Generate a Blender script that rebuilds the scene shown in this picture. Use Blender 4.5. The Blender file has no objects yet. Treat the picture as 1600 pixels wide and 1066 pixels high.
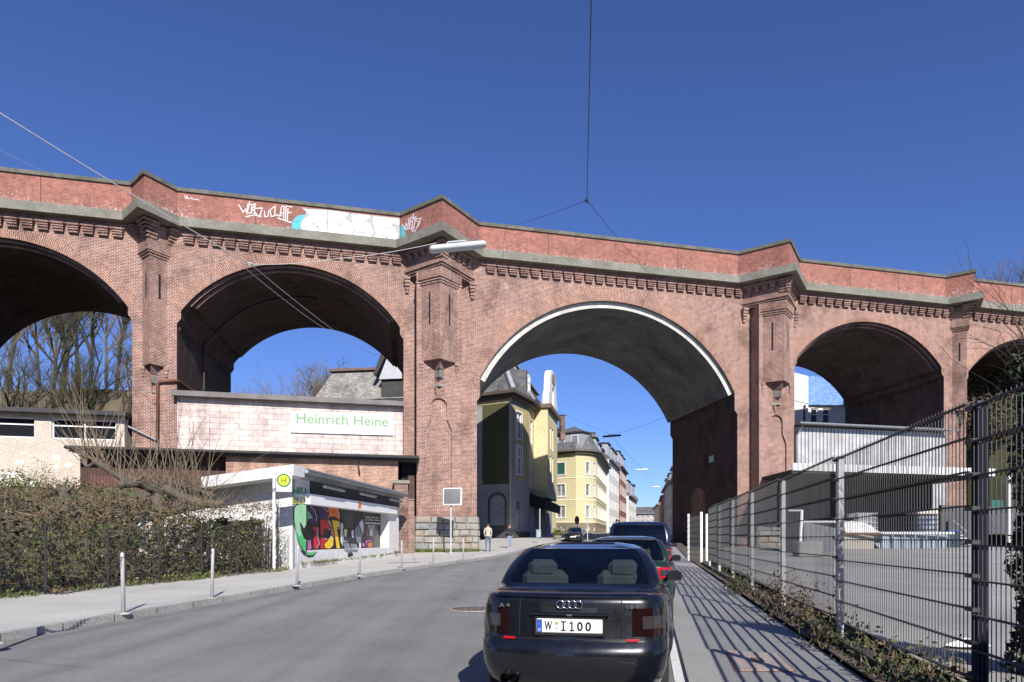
import bpy, math, random
from mathutils import Vector, Matrix
from mathutils.geometry import tessellate_polygon

# ------------------------------------------------------------------ camera, sky, sun, exposure
rad = math.radians
sc = bpy.context.scene
COL = sc.collection
random.seed(11)
F, HY, EYE = 1066.67, 843.0, 1.5          # focal length and horizon in photo pixels, eye height in metres

cam = bpy.data.cameras.new("camera")
cam.sensor_width = 36.0
cam.lens = 24.0
cam.shift_y = (HY - 533.0) / 1600.0
cam.clip_start = 0.05
cam.clip_end = 3000.0
cam_o = bpy.data.objects.new("camera", cam)
cam_o.location = (0, 0, EYE)
cam_o.rotation_euler = (rad(90), 0, 0)
COL.objects.link(cam_o)
sc.camera = cam_o

SUN_EL, SUN_AZ = 33.5, 165.0              # azimuth clockwise from +Y
wd = bpy.data.worlds.new("World")
sc.world = wd
wd.use_nodes = True
wn = wd.node_tree
sky = wn.nodes.new("ShaderNodeTexSky")
sky.sky_type = 'NISHITA'
sky.sun_disc = False
sky.sun_elevation = rad(SUN_EL)
sky.sun_rotation = rad(SUN_AZ)
sky.altitude = 1200
sky.air_density = 1.0
sky.dust_density = 0.35
sky.ozone_density = 4.0
bg = wn.nodes["Background"]
bg.inputs[1].default_value = 0.074
tint = wn.nodes.new("ShaderNodeMix"); tint.data_type = 'RGBA'; tint.blend_type = 'MULTIPLY'
tint.inputs[0].default_value = 1.0
tint.inputs[7].default_value = (.80, .935, 1.40, 1)
wn.links.new(sky.outputs[0], tint.inputs[6])
wn.links.new(tint.outputs[2], bg.inputs[0])

sl = bpy.data.lights.new("sun", 'SUN')
sl.energy = 5.0
sl.angle = rad(0.4)
sl.color = (1.0, 0.955, 0.89)
so = bpy.data.objects.new("sun", sl)
sdir = Vector((math.sin(rad(SUN_AZ)) * math.cos(rad(SUN_EL)), math.cos(rad(SUN_AZ)) * math.cos(rad(SUN_EL)), math.sin(rad(SUN_EL))))
so.rotation_euler = (-sdir).to_track_quat('-Z', 'Y').to_euler()
so.location = sdir * 60
COL.objects.link(so)

sc.view_settings.view_transform = 'Standard'
sc.view_settings.look = 'None'
sc.view_settings.gamma = 1.0
sc.view_settings.use_curve_mapping = False
sc.view_settings.exposure = 0.42
sc.render.engine = 'CYCLES'
sc.cycles.max_bounces = 8
sc.cycles.transparent_max_bounces = 24
sc.cycles.use_denoising = True

# ------------------------------------------------------------------ coordinates
def at(px, py, Y):
    return Vector(((px - 800) / F * Y, Y, EYE + (HY - py) / F * Y))

def onplane(px, py, P0, n):
    d = Vector(((px - 800) / F, 1.0, (HY - py) / F))
    C = Vector((0, 0, EYE))
    return C + d * ((P0 - C).dot(n) / d.dot(n))

def g(Y):
    """height of the street, which climbs gently and then a little more beyond the viaduct"""
    z = 0.0112 * min(Y, 38)
    if Y > 38:
        z += 0.034 * (min(Y, 92) - 38)
    if Y > 92:
        z += 0.012 * (Y - 92)
    return z

TH = math.atan(0.1995)
SD, CD = math.sin(TH), math.cos(TH)
def road(s, l, dz=0.0):
    """s metres along the street, l metres to the right of the camera's line"""
    X, Y = s * SD + l * CD, s * CD - l * SD
    return Vector((X, Y, g(Y) + dz))

# ------------------------------------------------------------------ objects
WM = {}
def tag(o, label, cat, group=None, kind=None):
    if label: o['label'] = label
    if cat: o['category'] = cat
    if group: o['group'] = group
    if kind: o['kind'] = kind
    return o

def thing(name, label, cat, loc=(0, 0, 0), rz=0.0, group=None):
    o = bpy.data.objects.new(name, None)
    o.empty_display_size = 0.3
    COL.objects.link(o)
    o.location = loc
    o.rotation_euler = (0, 0, rz)
    WM[o] = Matrix.Translation(Vector(loc)) @ Matrix.Rotation(rz, 4, 'Z')
    return tag(o, label, cat, group)

def copy_tree(o, parent=None):
    c = o.copy()
    COL.objects.link(c)
    if parent: c.parent = parent
    for ch in list(o.children):
        copy_tree(ch, c)
    return c

class MB:
    def __init__(self):
        self.v, self.f, self.m, self.uv, self.sm = [], [], [], {}, []
    def add(self, vs, fs, mi=0, uvs=None, smooth=False):
        b = len(self.v)
        self.v += [Vector(p) for p in vs]
        for k, f in enumerate(fs):
            if uvs is not None: self.uv[len(self.f)] = [uvs[i] for i in f]
            self.f.append([b + i for i in f]); self.m.append(mi); self.sm.append(smooth)
        return self
    def quad(self, a, b, c, d, mi=0, uvs=None):
        return self.add([a, b, c, d], [(0, 1, 2, 3)], mi, uvs)
    def hexa(self, p, mi=0):
        """8 corners: bottom 0-3, top 4-7"""
        return self.add(p, [(3, 2, 1, 0), (4, 5, 6, 7), (0, 1, 5, 4), (1, 2, 6, 5), (2, 3, 7, 6), (3, 0, 4, 7)], mi)
    def box(self, c, s, mi=0, rz=0.0, M=None):
        x, y, z = s[0] / 2, s[1] / 2, s[2] / 2
        ps = [(-x, -y, -z), (x, -y, -z), (x, y, -z), (-x, y, -z), (-x, -y, z), (x, -y, z), (x, y, z), (-x, y, z)]
        T = Matrix.Translation(Vector(c)) @ Matrix.Rotation(rz, 4, 'Z')
        if M is not None: T = M @ T
        return self.hexa([T @ Vector(p) for p in ps], mi)
    def bbox(self, c, s, mi=0, rz=0.0, b=0.02, M=None):
        """box with chamfered edges"""
        x, y, z = s[0] / 2, s[1] / 2, s[2] / 2
        b = min(b, x * .9, y * .9, z * .9)
        T = Matrix.Translation(Vector(c)) @ Matrix.Rotation(rz, 4, 'Z')
        if M is not None: T = M @ T
        vs, idx = [], {}
        for sx in (-1, 1):
            for sy in (-1, 1):
                for sz in (-1, 1):
                    for ax in range(3):
                        p = [sx * (x - b), sy * (y - b), sz * (z - b)]
                        p[ax] = (sx * x, sy * y, sz * z)[ax]
                        idx[(sx, sy, sz, ax)] = len(vs); vs.append(T @ Vector(p))
        fs = []
        for ax in range(3):
            o1, o2 = [a for a in range(3) if a != ax]
            for s_ in (-1, 1):
                q = []
                for a, c_ in ((-1, -1), (1, -1), (1, 1), (-1, 1)):
                    k = [0, 0, 0]; k[ax] = s_; k[o1] = a; k[o2] = c_
                    q.append(idx[(k[0], k[1], k[2], ax)])
                fs.append(q if s_ > 0 else q[::-1])
            for a in (-1, 1):
                for c_ in (-1, 1):
                    q = []
                    for e, axx in ((-1, o1), (1, o1), (1, o2), (-1, o2)):
                        k = [0, 0, 0]; k[ax] = e; k[o1] = a; k[o2] = c_
                        q.append(idx[(k[0], k[1], k[2], axx)])
                    fs.append(q)
        for sx in (-1, 1):
            for sy in (-1, 1):
                for sz in (-1, 1):
                    fs.append([idx[(sx, sy, sz, a)] for a in range(3)])
        return self.add(vs, fs, mi)
    def prism(self, poly, vec, mi=0):
        n = len(poly); vec = Vector(vec)
        P = [Vector(p) for p in poly]
        self.add(P + [p + vec for p in P], [(i, (i + 1) % n, n + (i + 1) % n, n + i) for i in range(n)], mi)
        tri = tessellate_polygon([P])
        self.add(P, [tuple(t) for t in tri], mi)
        return self.add([p + vec for p in P], [tuple(t) for t in tri], mi)
    def plate(self, outer, holes, fn, depth=None, mi=0, mir=None):
        """flat wall with holes; fn maps 2D to 3D; depth = reveal vector of the holes"""
        loops = [[Vector((p[0], p[1], 0)) for p in L] for L in [outer] + holes]
        flat = [p for L in loops for p in L]
        tri = tessellate_polygon(loops)
        P = [fn(p.x, p.y) for p in flat]
        self.add(P, [tuple(t) for t in tri], mi)
        if depth is not None:
            depth = Vector(depth)
            for L in holes:
                n = len(L)
                Q = [fn(p[0], p[1]) for p in L]
                self.add(Q + [q + depth for q in Q], [(i, (i + 1) % n, n + (i + 1) % n, n + i) for i in range(n)], mir if mir is not None else mi)
        return self
    def tube(self, pts, r, n=6, mi=0, caps=True, smooth=True):
        pts = [Vector(p) for p in pts]
        rs = r if isinstance(r, (list, tuple)) else [r] * len(pts)
        vs, fs = [], []
        ref = None
        for i, p in enumerate(pts):
            d = (pts[min(i + 1, len(pts) - 1)] - pts[max(i - 1, 0)])
            if d.length < 1e-9: d = Vector((0, 0, 1))
            d.normalize()
            if ref is None:
                ref = Vector((1, 0, 0)) if abs(d.x) < .8 else Vector((0, 1, 0))
            a = d.cross(ref)
            if a.length < 1e-4: a = d.orthogonal()
            a.normalize(); b = d.cross(a); ref = -b.cross(d) if False else ref
            for k in range(n):
                t = 2 * math.pi * k / n
                vs.append(p + (a * math.cos(t) + b * math.sin(t)) * rs[i])
        for i in range(len(pts) - 1):
            for k in range(n):
                k2 = (k + 1) % n
                fs.append((i * n + k, i * n + k2, (i + 1) * n + k2, (i + 1) * n + k))
        self.add(vs, fs, mi, smooth=smooth)
        if caps and n > 3:
            b = len(self.v) - len(vs)
            for s_ in (0, len(pts) - 1):
                self.f.append([b + s_ * n + k for k in range(n)]); self.m.append(mi); self.sm.append(False)
        return self
    def lathe(self, c, prof, n=16, mi=0, M=None, smooth=True):
        c = Vector(c)
        vs, fs = [], []
        for (r, z) in prof:
            for k in range(n):
                t = 2 * math.pi * k / n
                p = Vector((r * math.cos(t), r * math.sin(t), z))
                if M is not None: p = M @ p
                vs.append(c + p)
        for i in range(len(prof) - 1):
            for k in range(n):
                k2 = (k + 1) % n
                fs.append((i * n + k, i * n + k2, (i + 1) * n + k2, (i + 1) * n + k))
        return self.add(vs, fs, mi, smooth=smooth)
    def torus(self, c, R, r, M=None, n=24, k=8, mi=0):
        pts, vs, fs = [], [], []
        for i in range(n):
            a = 2 * math.pi * i / n
            for j in range(k):
                b = 2 * math.pi * j / k
                p = Vector(((R + r * math.cos(b)) * math.cos(a), (R + r * math.cos(b)) * math.sin(a), r * math.sin(b)))
                if M is not None: p = M @ p
                vs.append(Vector(c) + p)
        for i in range(n):
            for j in range(k):
                fs.append((i * k + j, ((i + 1) % n) * k + j, ((i + 1) % n) * k + (j + 1) % k, i * k + (j + 1) % k))
        return self.add(vs, fs, mi, smooth=True)
    def text(self, s, size, org, right, up, mi=0, bold=0.0, fit=None, center=False):
        """lettering as a flat mesh; fit = (width, height) stretches it to a size"""
        cu = bpy.data.curves.new("lettering", 'FONT')
        cu.body = s; cu.size = 1.0; cu.offset = bold; cu.resolution_u = 3
        ob = bpy.data.objects.new("lettering", cu)
        COL.objects.link(ob)
        dg = bpy.context.evaluated_depsgraph_get()
        me = ob.evaluated_get(dg).to_mesh()
        vs = [v.co.copy() for v in me.vertices]; fs = [tuple(p.vertices) for p in me.polygons]
        ob.evaluated_get(dg).to_mesh_clear()
        bpy.data.objects.remove(ob); bpy.data.curves.remove(cu)
        if not vs: return self
        x0, x1 = min(v.x for v in vs), max(v.x for v in vs)
        y0, y1 = min(v.y for v in vs), max(v.y for v in vs)
        sx = sy = size
        if fit: sx, sy = fit[0] / (x1 - x0), fit[1] / (y1 - y0)
        ox = (x0 + x1) / 2 if center else x0
        oy = (y0 + y1) / 2 if center else y0
        right, up, org = Vector(right).normalized(), Vector(up).normalized(), Vector(org)
        return self.add([org + right * ((v.x - ox) * sx) + up * ((v.y - oy) * sy) for v in vs], fs, mi)
    def build(self, name, mats, parent=None, smooth=None, label=None):
        if not isinstance(mats, (list, tuple)): mats = [mats]
        me = bpy.data.meshes.new(name)
        vs = self.v
        me_v = vs
        if parent is not None and parent in WM:
            inv = WM[parent].inverted()
            me_v = [inv @ p for p in vs]
        me.from_pydata([tuple(p) for p in me_v], [], self.f)
        for m in mats: me.materials.append(m)
        me.polygons.foreach_set("material_index", self.m)
        sm = self.sm if smooth is None else [smooth] * len(self.f)
        me.polygons.foreach_set("use_smooth", sm)
        uvl = me.uv_layers.new(name="metres")
        data = [0.0] * (2 * len(me.loops))
        li = 0
        for fi, f in enumerate(self.f):
            cu = self.uv.get(fi)
            if cu is not None:
                for (a, b) in cu:
                    data[li] = a; data[li + 1] = b; li += 2
                continue
            p0, p1, p2 = vs[f[0]], vs[f[1]], vs[f[2]]
            n = (p1 - p0).cross(p2 - p0)
            if len(f) > 3: n = n + (p2 - p0).cross(vs[f[3]] - p0)
            if n.length > 1e-12: n.normalize()
            if abs(n.z) > .75:
                for i in f:
                    data[li] = vs[i].x; data[li + 1] = vs[i].y; li += 2
            else:
                t = Vector((-n.y, n.x, 0))
                if t.x + .5 * t.y < 0: t = -t
                t.normalize()
                for i in f:
                    data[li] = vs[i].dot(t); data[li + 1] = vs[i].z; li += 2
        uvl.data.foreach_set("uv", data)
        me.update()
        o = bpy.data.objects.new(name, me)
        COL.objects.link(o)
        if parent is not None:
            o.parent = parent
            WM[o] = WM.get(parent, Matrix.Identity(4))
        if label: o['label'] = label
        return o

def single(mb, name, mats, label, cat, group=None):
    return tag(mb.build(name, mats), label, cat, group)
def struct(mb, name, mats, smooth=None):
    o = mb.build(name, mats, smooth=smooth); o['kind'] = 'structure'; return o

# ------------------------------------------------------------------ materials
def new_mat(name):
    m = bpy.data.materials.new(name); m.use_nodes = True
    nt = m.node_tree
    return m, nt, nt.nodes["Principled BSDF"]

def rgba(c): return (c[0], c[1], c[2], 1.0)

def noise_node(nt, scale, detail=4, vec=None, rough=.6):
    n = nt.nodes.new("ShaderNodeTexNoise")
    n.inputs["Scale"].default_value = scale
    n.inputs["Detail"].default_value = detail
    n.inputs["Roughness"].default_value = rough
    if vec is not None: nt.links.new(vec, n.inputs["Vector"])
    return n

def ramp(nt, fac, stops):
    r = nt.nodes.new("ShaderNodeValToRGB")
    el = r.color_ramp.elements
    while len(el) < len(stops): el.new(.5)
    for e, (p, c) in zip(el, stops):
        e.position = p; e.color = rgba(c) if len(c) == 3 else c
    nt.links.new(fac, r.inputs[0])
    return r

def mixc(nt, fac, a, b, mode='MIX'):
    m = nt.nodes.new("ShaderNodeMix"); m.data_type = 'RGBA'; m.blend_type = mode
    def put(sock, v):
        if isinstance(v, (int, float)): sock.default_value = v
        elif isinstance(v, (tuple, list)): sock.default_value = rgba(v)
        else: nt.links.new(v, sock)
    put(m.inputs[0], fac); put(m.inputs[6], a); put(m.inputs[7], b)
    return m.outputs[2]

def bump(nt, bs, h, strength=.3, dist=.02):
    b = nt.nodes.new("ShaderNodeBump")
    b.inputs["Strength"].default_value = strength; b.inputs["Distance"].default_value = dist
    nt.links.new(h, b.inputs["Height"]); nt.links.new(b.outputs[0], bs.inputs["Normal"])

def mat(name, c1, c2=None, scale=3.0, rough=.75, fine=None, bmp=0.0, metal=0.0, spec=None, coat=0.0):
    """mottled surface: two colours mixed by noise, plus fine grain"""
    m, nt, bs = new_mat(name)
    tc = nt.nodes.new("ShaderNodeTexCoord")
    c2 = c2 or tuple(x * .8 for x in c1)
    n1 = noise_node(nt, scale, 5, tc.outputs["Object"])
    r = ramp(nt, n1.outputs[0], [(.32, c1), (.68, c2)])
    col = r.outputs[0]
    if fine:
        n2 = noise_node(nt, fine, 3, tc.outputs["Object"])
        r2 = ramp(nt, n2.outputs[0], [(.3, (.72, .72, .72)), (.7, (1.2, 1.2, 1.2))])
        col = mixc(nt, 1.0, col, r2.outputs[0], 'MULTIPLY')
        if bmp: bump(nt, bs, n2.outputs[0], bmp)
    elif bmp: bump(nt, bs, n1.outputs[0], bmp)
    nt.links.new(col, bs.inputs["Base Color"])
    bs.inputs["Roughness"].default_value = rough
    bs.inputs["Metallic"].default_value = metal
    if spec is not None: bs.inputs["Specular IOR Level"].default_value = spec
    if coat: bs.inputs["Coat Weight"].default_value = coat; bs.inputs["Coat Roughness"].default_value = .04
    return m

def brick(name, c1, c2, mortar, bw=.26, bh=.085, ms=.012, stain=(.55, .5, .48), white=0.0, dark=.5, dirt=.45, bias=0.0):
    m, nt, bs = new_mat(name)
    uvn = nt.nodes.new("ShaderNodeUVMap"); uvn.uv_map = "metres"
    tc = nt.nodes.new("ShaderNodeTexCoord")
    b = nt.nodes.new("ShaderNodeTexBrick")
    b.inputs["Scale"].default_value = 1.0
    b.inputs["Brick Width"].default_value = bw
    b.inputs["Row Height"].default_value = bh
    b.inputs["Mortar Size"].default_value = ms
    b.inputs["Mortar Smooth"].default_value = .2
    b.inputs["Bias"].default_value = bias
    b.inputs["Color1"].default_value = rgba(c1)
    b.inputs["Color2"].default_value = rgba(c2)
    b.inputs["Mortar"].default_value = rgba(mortar)
    nt.links.new(uvn.outputs[0], b.inputs["Vector"])
    # single dark burnt bricks: a second brick pattern with the same joints
    b2 = nt.nodes.new("ShaderNodeTexBrick")
    for k in ("Scale", "Brick Width", "Row Height", "Mortar Size"):
        b2.inputs[k].default_value = b.inputs[k].default_value
    b2.inputs["Color1"].default_value = rgba((dark, dark, dark * 1.03)); b2.inputs["Color2"].default_value = (1.12, 1.1, 1.08, 1)
    b2.inputs["Mortar"].default_value = (1, 1, 1, 1)
    b2.inputs["Bias"].default_value = .35
    mp = nt.nodes.new("ShaderNodeMapping"); mp.inputs["Location"].default_value = (bw * 38, bh * 46, 0)
    nt.links.new(uvn.outputs[0], mp.inputs[0]); nt.links.new(mp.outputs[0], b2.inputs["Vector"])
    col = mixc(nt, .8, b.outputs[0], b2.outputs[0], 'MULTIPLY')
    n1 = noise_node(nt, .55, 6, tc.outputs["Object"], .65)
    r1 = ramp(nt, n1.outputs[0], [(.34, (stain[0] * .8, stain[1] * .8, stain[2] * .8)), (.5, (1, 1, 1)), (.68, (1.22, 1.15, 1.1))])
    col = mixc(nt, dirt * 1.6 if dirt * 1.6 < 1 else 1.0, col, r1.outputs[0], 'MULTIPLY')
    n3 = noise_node(nt, 3.1, 5, tc.outputs["Object"], .7)
    r3 = ramp(nt, n3.outputs[0], [(.35, (.70, .68, .68)), (.65, (1.2, 1.17, 1.15))])
    col = mixc(nt, .75, col, r3.outputs[0], 'MULTIPLY')
    mps = nt.nodes.new("ShaderNodeMapping"); mps.inputs["Scale"].default_value = (1.5, 1.5, .09)
    nt.links.new(tc.outputs["Object"], mps.inputs[0])
    n4 = noise_node(nt, 1.0, 5, mps.outputs[0], .65)
    r4 = ramp(nt, n4.outputs[0], [(.33, (.62, .6, .6)), (.5, (1, 1, 1)), (.70, (1.14, 1.12, 1.1))])
    col = mixc(nt, dirt, col, r4.outputs[0], 'MULTIPLY')
    if white > 0:
        n2 = noise_node(nt, 1.1, 7, tc.outputs["Object"], .75)
        r2 = ramp(nt, n2.outputs[0], [(.60, (0, 0, 0)), (.74, (white, white, white))])
        col = mixc(nt, r2.outputs[0], col, (.44, .38, .35))
    nt.links.new(col, bs.inputs["Base Color"])
    bs.inputs["Roughness"].default_value = .85
    bs.inputs["Specular IOR Level"].default_value = .25
    inv = nt.nodes.new("ShaderNodeMath"); inv.operation = 'SUBTRACT'; inv.inputs[0].default_value = 1.0
    nt.links.new(b.outputs["Fac"], inv.inputs[1])
    bump(nt, bs, inv.outputs[0], .35, .012)
    return m

def parapet_brick():
    m = brick("parapet_brick", (.25, .085, .062), (.32, .122, .09), (.38, .26, .22), .25, .08, .009, stain=(.8, .78, .76), dark=.8, dirt=.3)
    nt = m.node_tree; bs = nt.nodes["Principled BSDF"]
    src = bs.inputs["Base Color"].links[0].from_socket
    uvn = nt.nodes.new("ShaderNodeUVMap"); uvn.uv_map = "metres"
    sep = nt.nodes.new("ShaderNodeSeparateXYZ"); nt.links.new(uvn.outputs[0], sep.inputs[0])
    mr = nt.nodes.new("ShaderNodeMapRange")
    mr.inputs[1].default_value = 22.1; mr.inputs[2].default_value = 20.5; mr.inputs[3].default_value = -.12; mr.inputs[4].default_value = .16
    nt.links.new(sep.outputs[1], mr.inputs[0])
    tc = nt.nodes.new("ShaderNodeTexCoord")
    n = noise_node(nt, 7.0, 4, tc.outputs["Object"], .7)
    nb = noise_node(nt, .35, 3, tc.outputs["Object"], .5)
    a = nt.nodes.new("ShaderNodeMath"); a.operation = 'ADD'
    nt.links.new(n.outputs[0], a.inputs[0]); nt.links.new(mr.outputs[0], a.inputs[1])
    a2 = nt.nodes.new("ShaderNodeMath"); a2.operation = 'MULTIPLY_ADD'; a2.inputs[1].default_value = .35; a2.inputs[2].default_value = -.17
    nt.links.new(nb.outputs[0], a2.inputs[0])
    a3 = nt.nodes.new("ShaderNodeMath"); a3.operation = 'ADD'
    nt.links.new(a.outputs[0], a3.inputs[0]); nt.links.new(a2.outputs[0], a3.inputs[1])
    r = ramp(nt, a3.outputs[0], [(.66, (0, 0, 0)), (.76, (.7, .7, .7))])
    col = mixc(nt, r.outputs[0], src, (.55, .48, .45))
    nt.links.new(col, bs.inputs["Base Color"])
    return m

def glass_mat(name, tint, rough=.03, through=.6):
    """window glass: fresnel reflection over a tinted transparent pane"""
    m, nt, bs = new_mat(name)
    nt.nodes.remove(bs)
    out = nt.nodes["Material Output"]
    tr = nt.nodes.new("ShaderNodeBsdfTransparent"); tr.inputs[0].default_value = rgba(tint)
    df = nt.nodes.new("ShaderNodeBsdfDiffuse"); df.inputs[0].default_value = (.02, .022, .025, 1)
    gl = nt.nodes.new("ShaderNodeBsdfGlossy"); gl.inputs[0].default_value = (.9, .93, .95, 1); gl.inputs["Roughness"].default_value = rough
    fr = nt.nodes.new("ShaderNodeFresnel"); fr.inputs[0].default_value = 1.55
    m1 = nt.nodes.new("ShaderNodeMixShader"); m1.inputs[0].default_value = through
    nt.links.new(df.outputs[0], m1.inputs[1]); nt.links.new(tr.outputs[0], m1.inputs[2])
    m2 = nt.nodes.new("ShaderNodeMixShader")
    nt.links.new(fr.outputs[0], m2.inputs[0]); nt.links.new(m1.outputs[0], m2.inputs[1]); nt.links.new(gl.outputs[0], m2.inputs[2])
    nt.links.new(m2.outputs[0], out.inputs[0])
    return m

def solid(name, c, rough=.5, metal=0.0, coat=0.0, spec=None):
    m, nt, bs = new_mat(name)
    tc = nt.nodes.new("ShaderNodeTexCoord")
    n = noise_node(nt, 9.0, 4, tc.outputs["Object"])
    r = ramp(nt, n.outputs[0], [(.3, tuple(x * .92 for x in c)), (.7, tuple(min(1, x * 1.06) for x in c))])
    nt.links.new(r.outputs[0], bs.inputs["Base Color"])
    bs.inputs["Roughness"].default_value = rough; bs.inputs["Metallic"].default_value = metal
    if coat: bs.inputs["Coat Weight"].default_value = coat; bs.inputs["Coat Roughness"].default_value = .03
    if spec is not None: bs.inputs["Specular IOR Level"].default_value = spec
    return m

def ribbed(name, c1, c2, pitch, rough=.5, metal=0.0, horizontal=False, depth=.5, stain=.25):
    """corrugated sheet or board: ridges from a wave over the metre UVs"""
    m, nt, bs = new_mat(name)
    uvn = nt.nodes.new("ShaderNodeUVMap"); uvn.uv_map = "metres"
    tc = nt.nodes.new("ShaderNodeTexCoord")
    w = nt.nodes.new("ShaderNodeTexWave"); w.wave_type = 'BANDS'; w.bands_direction = 'Y' if horizontal else 'X'
    w.inputs["Scale"].default_value = 2 * math.pi / (20 * pitch) ; w.inputs["Distortion"].default_value = 0
    nt.links.new(uvn.outputs[0], w.inputs["Vector"])
    r = ramp(nt, w.outputs["Fac"], [(.12, c2), (.3, c1)])
    n = noise_node(nt, 1.2, 5, tc.outputs["Object"])
    r2 = ramp(nt, n.outputs[0], [(.35, (1 - stain,) * 3), (.65, (1.05,) * 3)])
    col = mixc(nt, 1.0, r.outputs[0], r2.outputs[0], 'MULTIPLY')
    nt.links.new(col, bs.inputs["Base Color"])
    bs.inputs["Roughness"].default_value = rough; bs.inputs["Metallic"].default_value = metal
    bump(nt, bs, w.outputs["Fac"], depth, .03)
    return m

M = {}
M['brick'] = brick("viaduct_brick", (.17, .066, .05), (.285, .122, .088), (.44, .36, .31), .26, .085, .016, white=.7, dark=.32, stain=(.62, .56, .55))
M['brick_ring'] = brick("arch_ring_brick", (.22, .083, .052), (.30, .13, .082), (.41, .34, .29), .30, .10, .018, white=.45, dark=.6, dirt=.35)
M['brick_in'] = brick("vault_brick", (.06, .034, .031), (.085, .05, .044), (.095, .08, .074), .26, .085, .012, white=.25, dark=.55)  # kept dark for soot and for the deep shade under the arches
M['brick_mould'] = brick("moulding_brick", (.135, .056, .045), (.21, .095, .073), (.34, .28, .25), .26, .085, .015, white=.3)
M['brick_annex'] = brick("annex_brick", (.30, .13, .085), (.40, .21, .145), (.45, .38, .32), .25, .085, .015, white=.6, dark=.6, dirt=.6)
M['brick_dark'] = brick("old_dark_brick", (.16, .075, .06), (.23, .12, .1), (.3, .26, .23), .25, .085, .014, white=.3, dark=.5, dirt=.6)
M['parapet'] = parapet_brick()
M['ledge'] = mat("ledge_concrete", (.155, .15, .118), (.25, .24, .20), 1.1, .9, 14, .3)
M['coping'] = mat("coping_concrete", (.085, .082, .062), (.17, .165, .13), 1.5, .9, 18, .4)
M['soffit'] = mat("arch_concrete", (.20, .195, .185), (.085, .083, .08), .42, .9, 5, .2)
M['whitering'] = mat("white_ring_paint", (.62, .60, .55), (.42, .40, .365), 1.6, .8, 20, .2)
M['black'] = solid("dark_void", (.008, .008, .009), .9)
M['stone1'] = mat("rough_stone_grey", (.33, .31, .27), (.22, .205, .18), 2.5, .95, 16, .8)
M['stone2'] = mat("rough_stone_warm", (.36, .30, .24), (.25, .21, .17), 2.5, .95, 16, .8)
M['stone3'] = mat("rough_stone_cool", (.25, .26, .25), (.17, .175, .17), 2.5, .95, 16, .8)
M['stonelt'] = mat("bracket_stone", (.36, .34, .29), (.22, .2, .17), 3, .9, 15, .4)
M['mortar'] = mat("mortar", (.3, .28, .25), (.22, .2, .18), 4, .95)
M['asphalt'] = mat("asphalt", (.165, .166, .167), (.205, .205, .203), .25, .85, 55, .25)
def asphalt(name, c1, c2):
    m, nt, bs = new_mat(name)
    tc = nt.nodes.new("ShaderNodeTexCoord")
    mp = nt.nodes.new("ShaderNodeMapping"); mp.inputs["Rotation"].default_value = (0, 0, rad(16)); mp.inputs["Scale"].default_value = (1.1, .035, 1)
    nt.links.new(tc.outputs["Object"], mp.inputs[0])
    n1 = noise_node(nt, 1.0, 4, mp.outputs[0], .55)
    r1 = ramp(nt, n1.outputs[0], [(.34, c1), (.66, c2)])
    n2 = noise_node(nt, 60, 2, tc.outputs["Object"]); r2 = ramp(nt, n2.outputs[0], [(.3, (.7,) * 3), (.7, (1.25,) * 3)])
    col = mixc(nt, .8, r1.outputs[0], r2.outputs[0], 'MULTIPLY')
    n3 = noise_node(nt, .5, 5, tc.outputs["Object"], .7); r3 = ramp(nt, n3.outputs[0], [(.36, (.82,) * 3), (.6, (1.06,) * 3)])
    col = mixc(nt, .8, col, r3.outputs[0], 'MULTIPLY')
    v = nt.nodes.new("ShaderNodeTexVoronoi"); v.feature = 'DISTANCE_TO_EDGE'; v.inputs["Scale"].default_value = .22
    mpw = noise_node(nt, 1.3, 4, tc.outputs["Object"]); mx = mixc(nt, .22, tc.outputs["Object"], mpw.outputs["Color"], 'ADD')
    nt.links.new(mx, v.inputs["Vector"])
    rv = ramp(nt, v.outputs["Distance"], [(.0, (.62,) * 3), (.006, (1, 1, 1))])
    gate = noise_node(nt, .12, 2, tc.outputs["Object"]); rg = ramp(nt, gate.outputs[0], [(.48, (0,) * 3), (.56, (1,) * 3)])
    col = mixc(nt, rg.outputs[0], col, mixc(nt, 1.0, col, rv.outputs[0], 'MULTIPLY'))
    nt.links.new(col, bs.inputs["Base Color"]); bs.inputs["Roughness"].default_value = .82
    bump(nt, bs, n2.outputs[0], .2)
    return m
M['asphalt'] = asphalt("asphalt", (.165, .163, .157), (.24, .236, .225))
M['pave'] = mat("pavement", (.54, .52, .475), (.43, .42, .39), .5, .9, 40, .2)
M['path'] = mat("footpath_asphalt", (.26, .258, .25), (.31, .305, .295), .6, .9, 60, .25)
M['kerb'] = mat("kerb_stone", (.42, .41, .38), (.30, .29, .27), 1.2, .9, 25, .3)
M['yard'] = mat("yard_tarmac", (.27, .26, .24), (.38, .365, .34), .35, .9, 30, .2)
M['soil'] = mat("soil", (.085, .065, .048), (.13, .1, .075), 1.4, 1.0, 12, .6)
M['grass'] = mat("meadow", (.075, .085, .03), (.12, .105, .055), .3, 1.0, 4, .8)
M['white'] = mat("white_render", (.78, .77, .74), (.66, .65, .62), .9, .85, 16, .1)
M['whitepaint'] = solid("white_paint", (.8, .8, .79), .5)
M['roofdark'] = mat("bitumen_roof", (.04, .04, .042), (.065, .062, .06), 1.2, .85, 20, .3)
M['slate'] = brick("slate_shingles", (.10, .105, .115), (.17, .17, .175), (.05, .05, .052), .3, .16, .008, stain=(.7, .7, .72), white=.45, dark=.65)
M['slate_pale'] = brick("weathered_slate", (.22, .22, .21), (.32, .32, .30), (.12, .12, .115), .3, .16, .01, stain=(.6, .6, .6), white=.8, dark=.7)
M['galv'] = mat("galvanised_steel", (.46, .47, .48), (.56, .57, .58), 6, .45, None, 0, .25)
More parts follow.
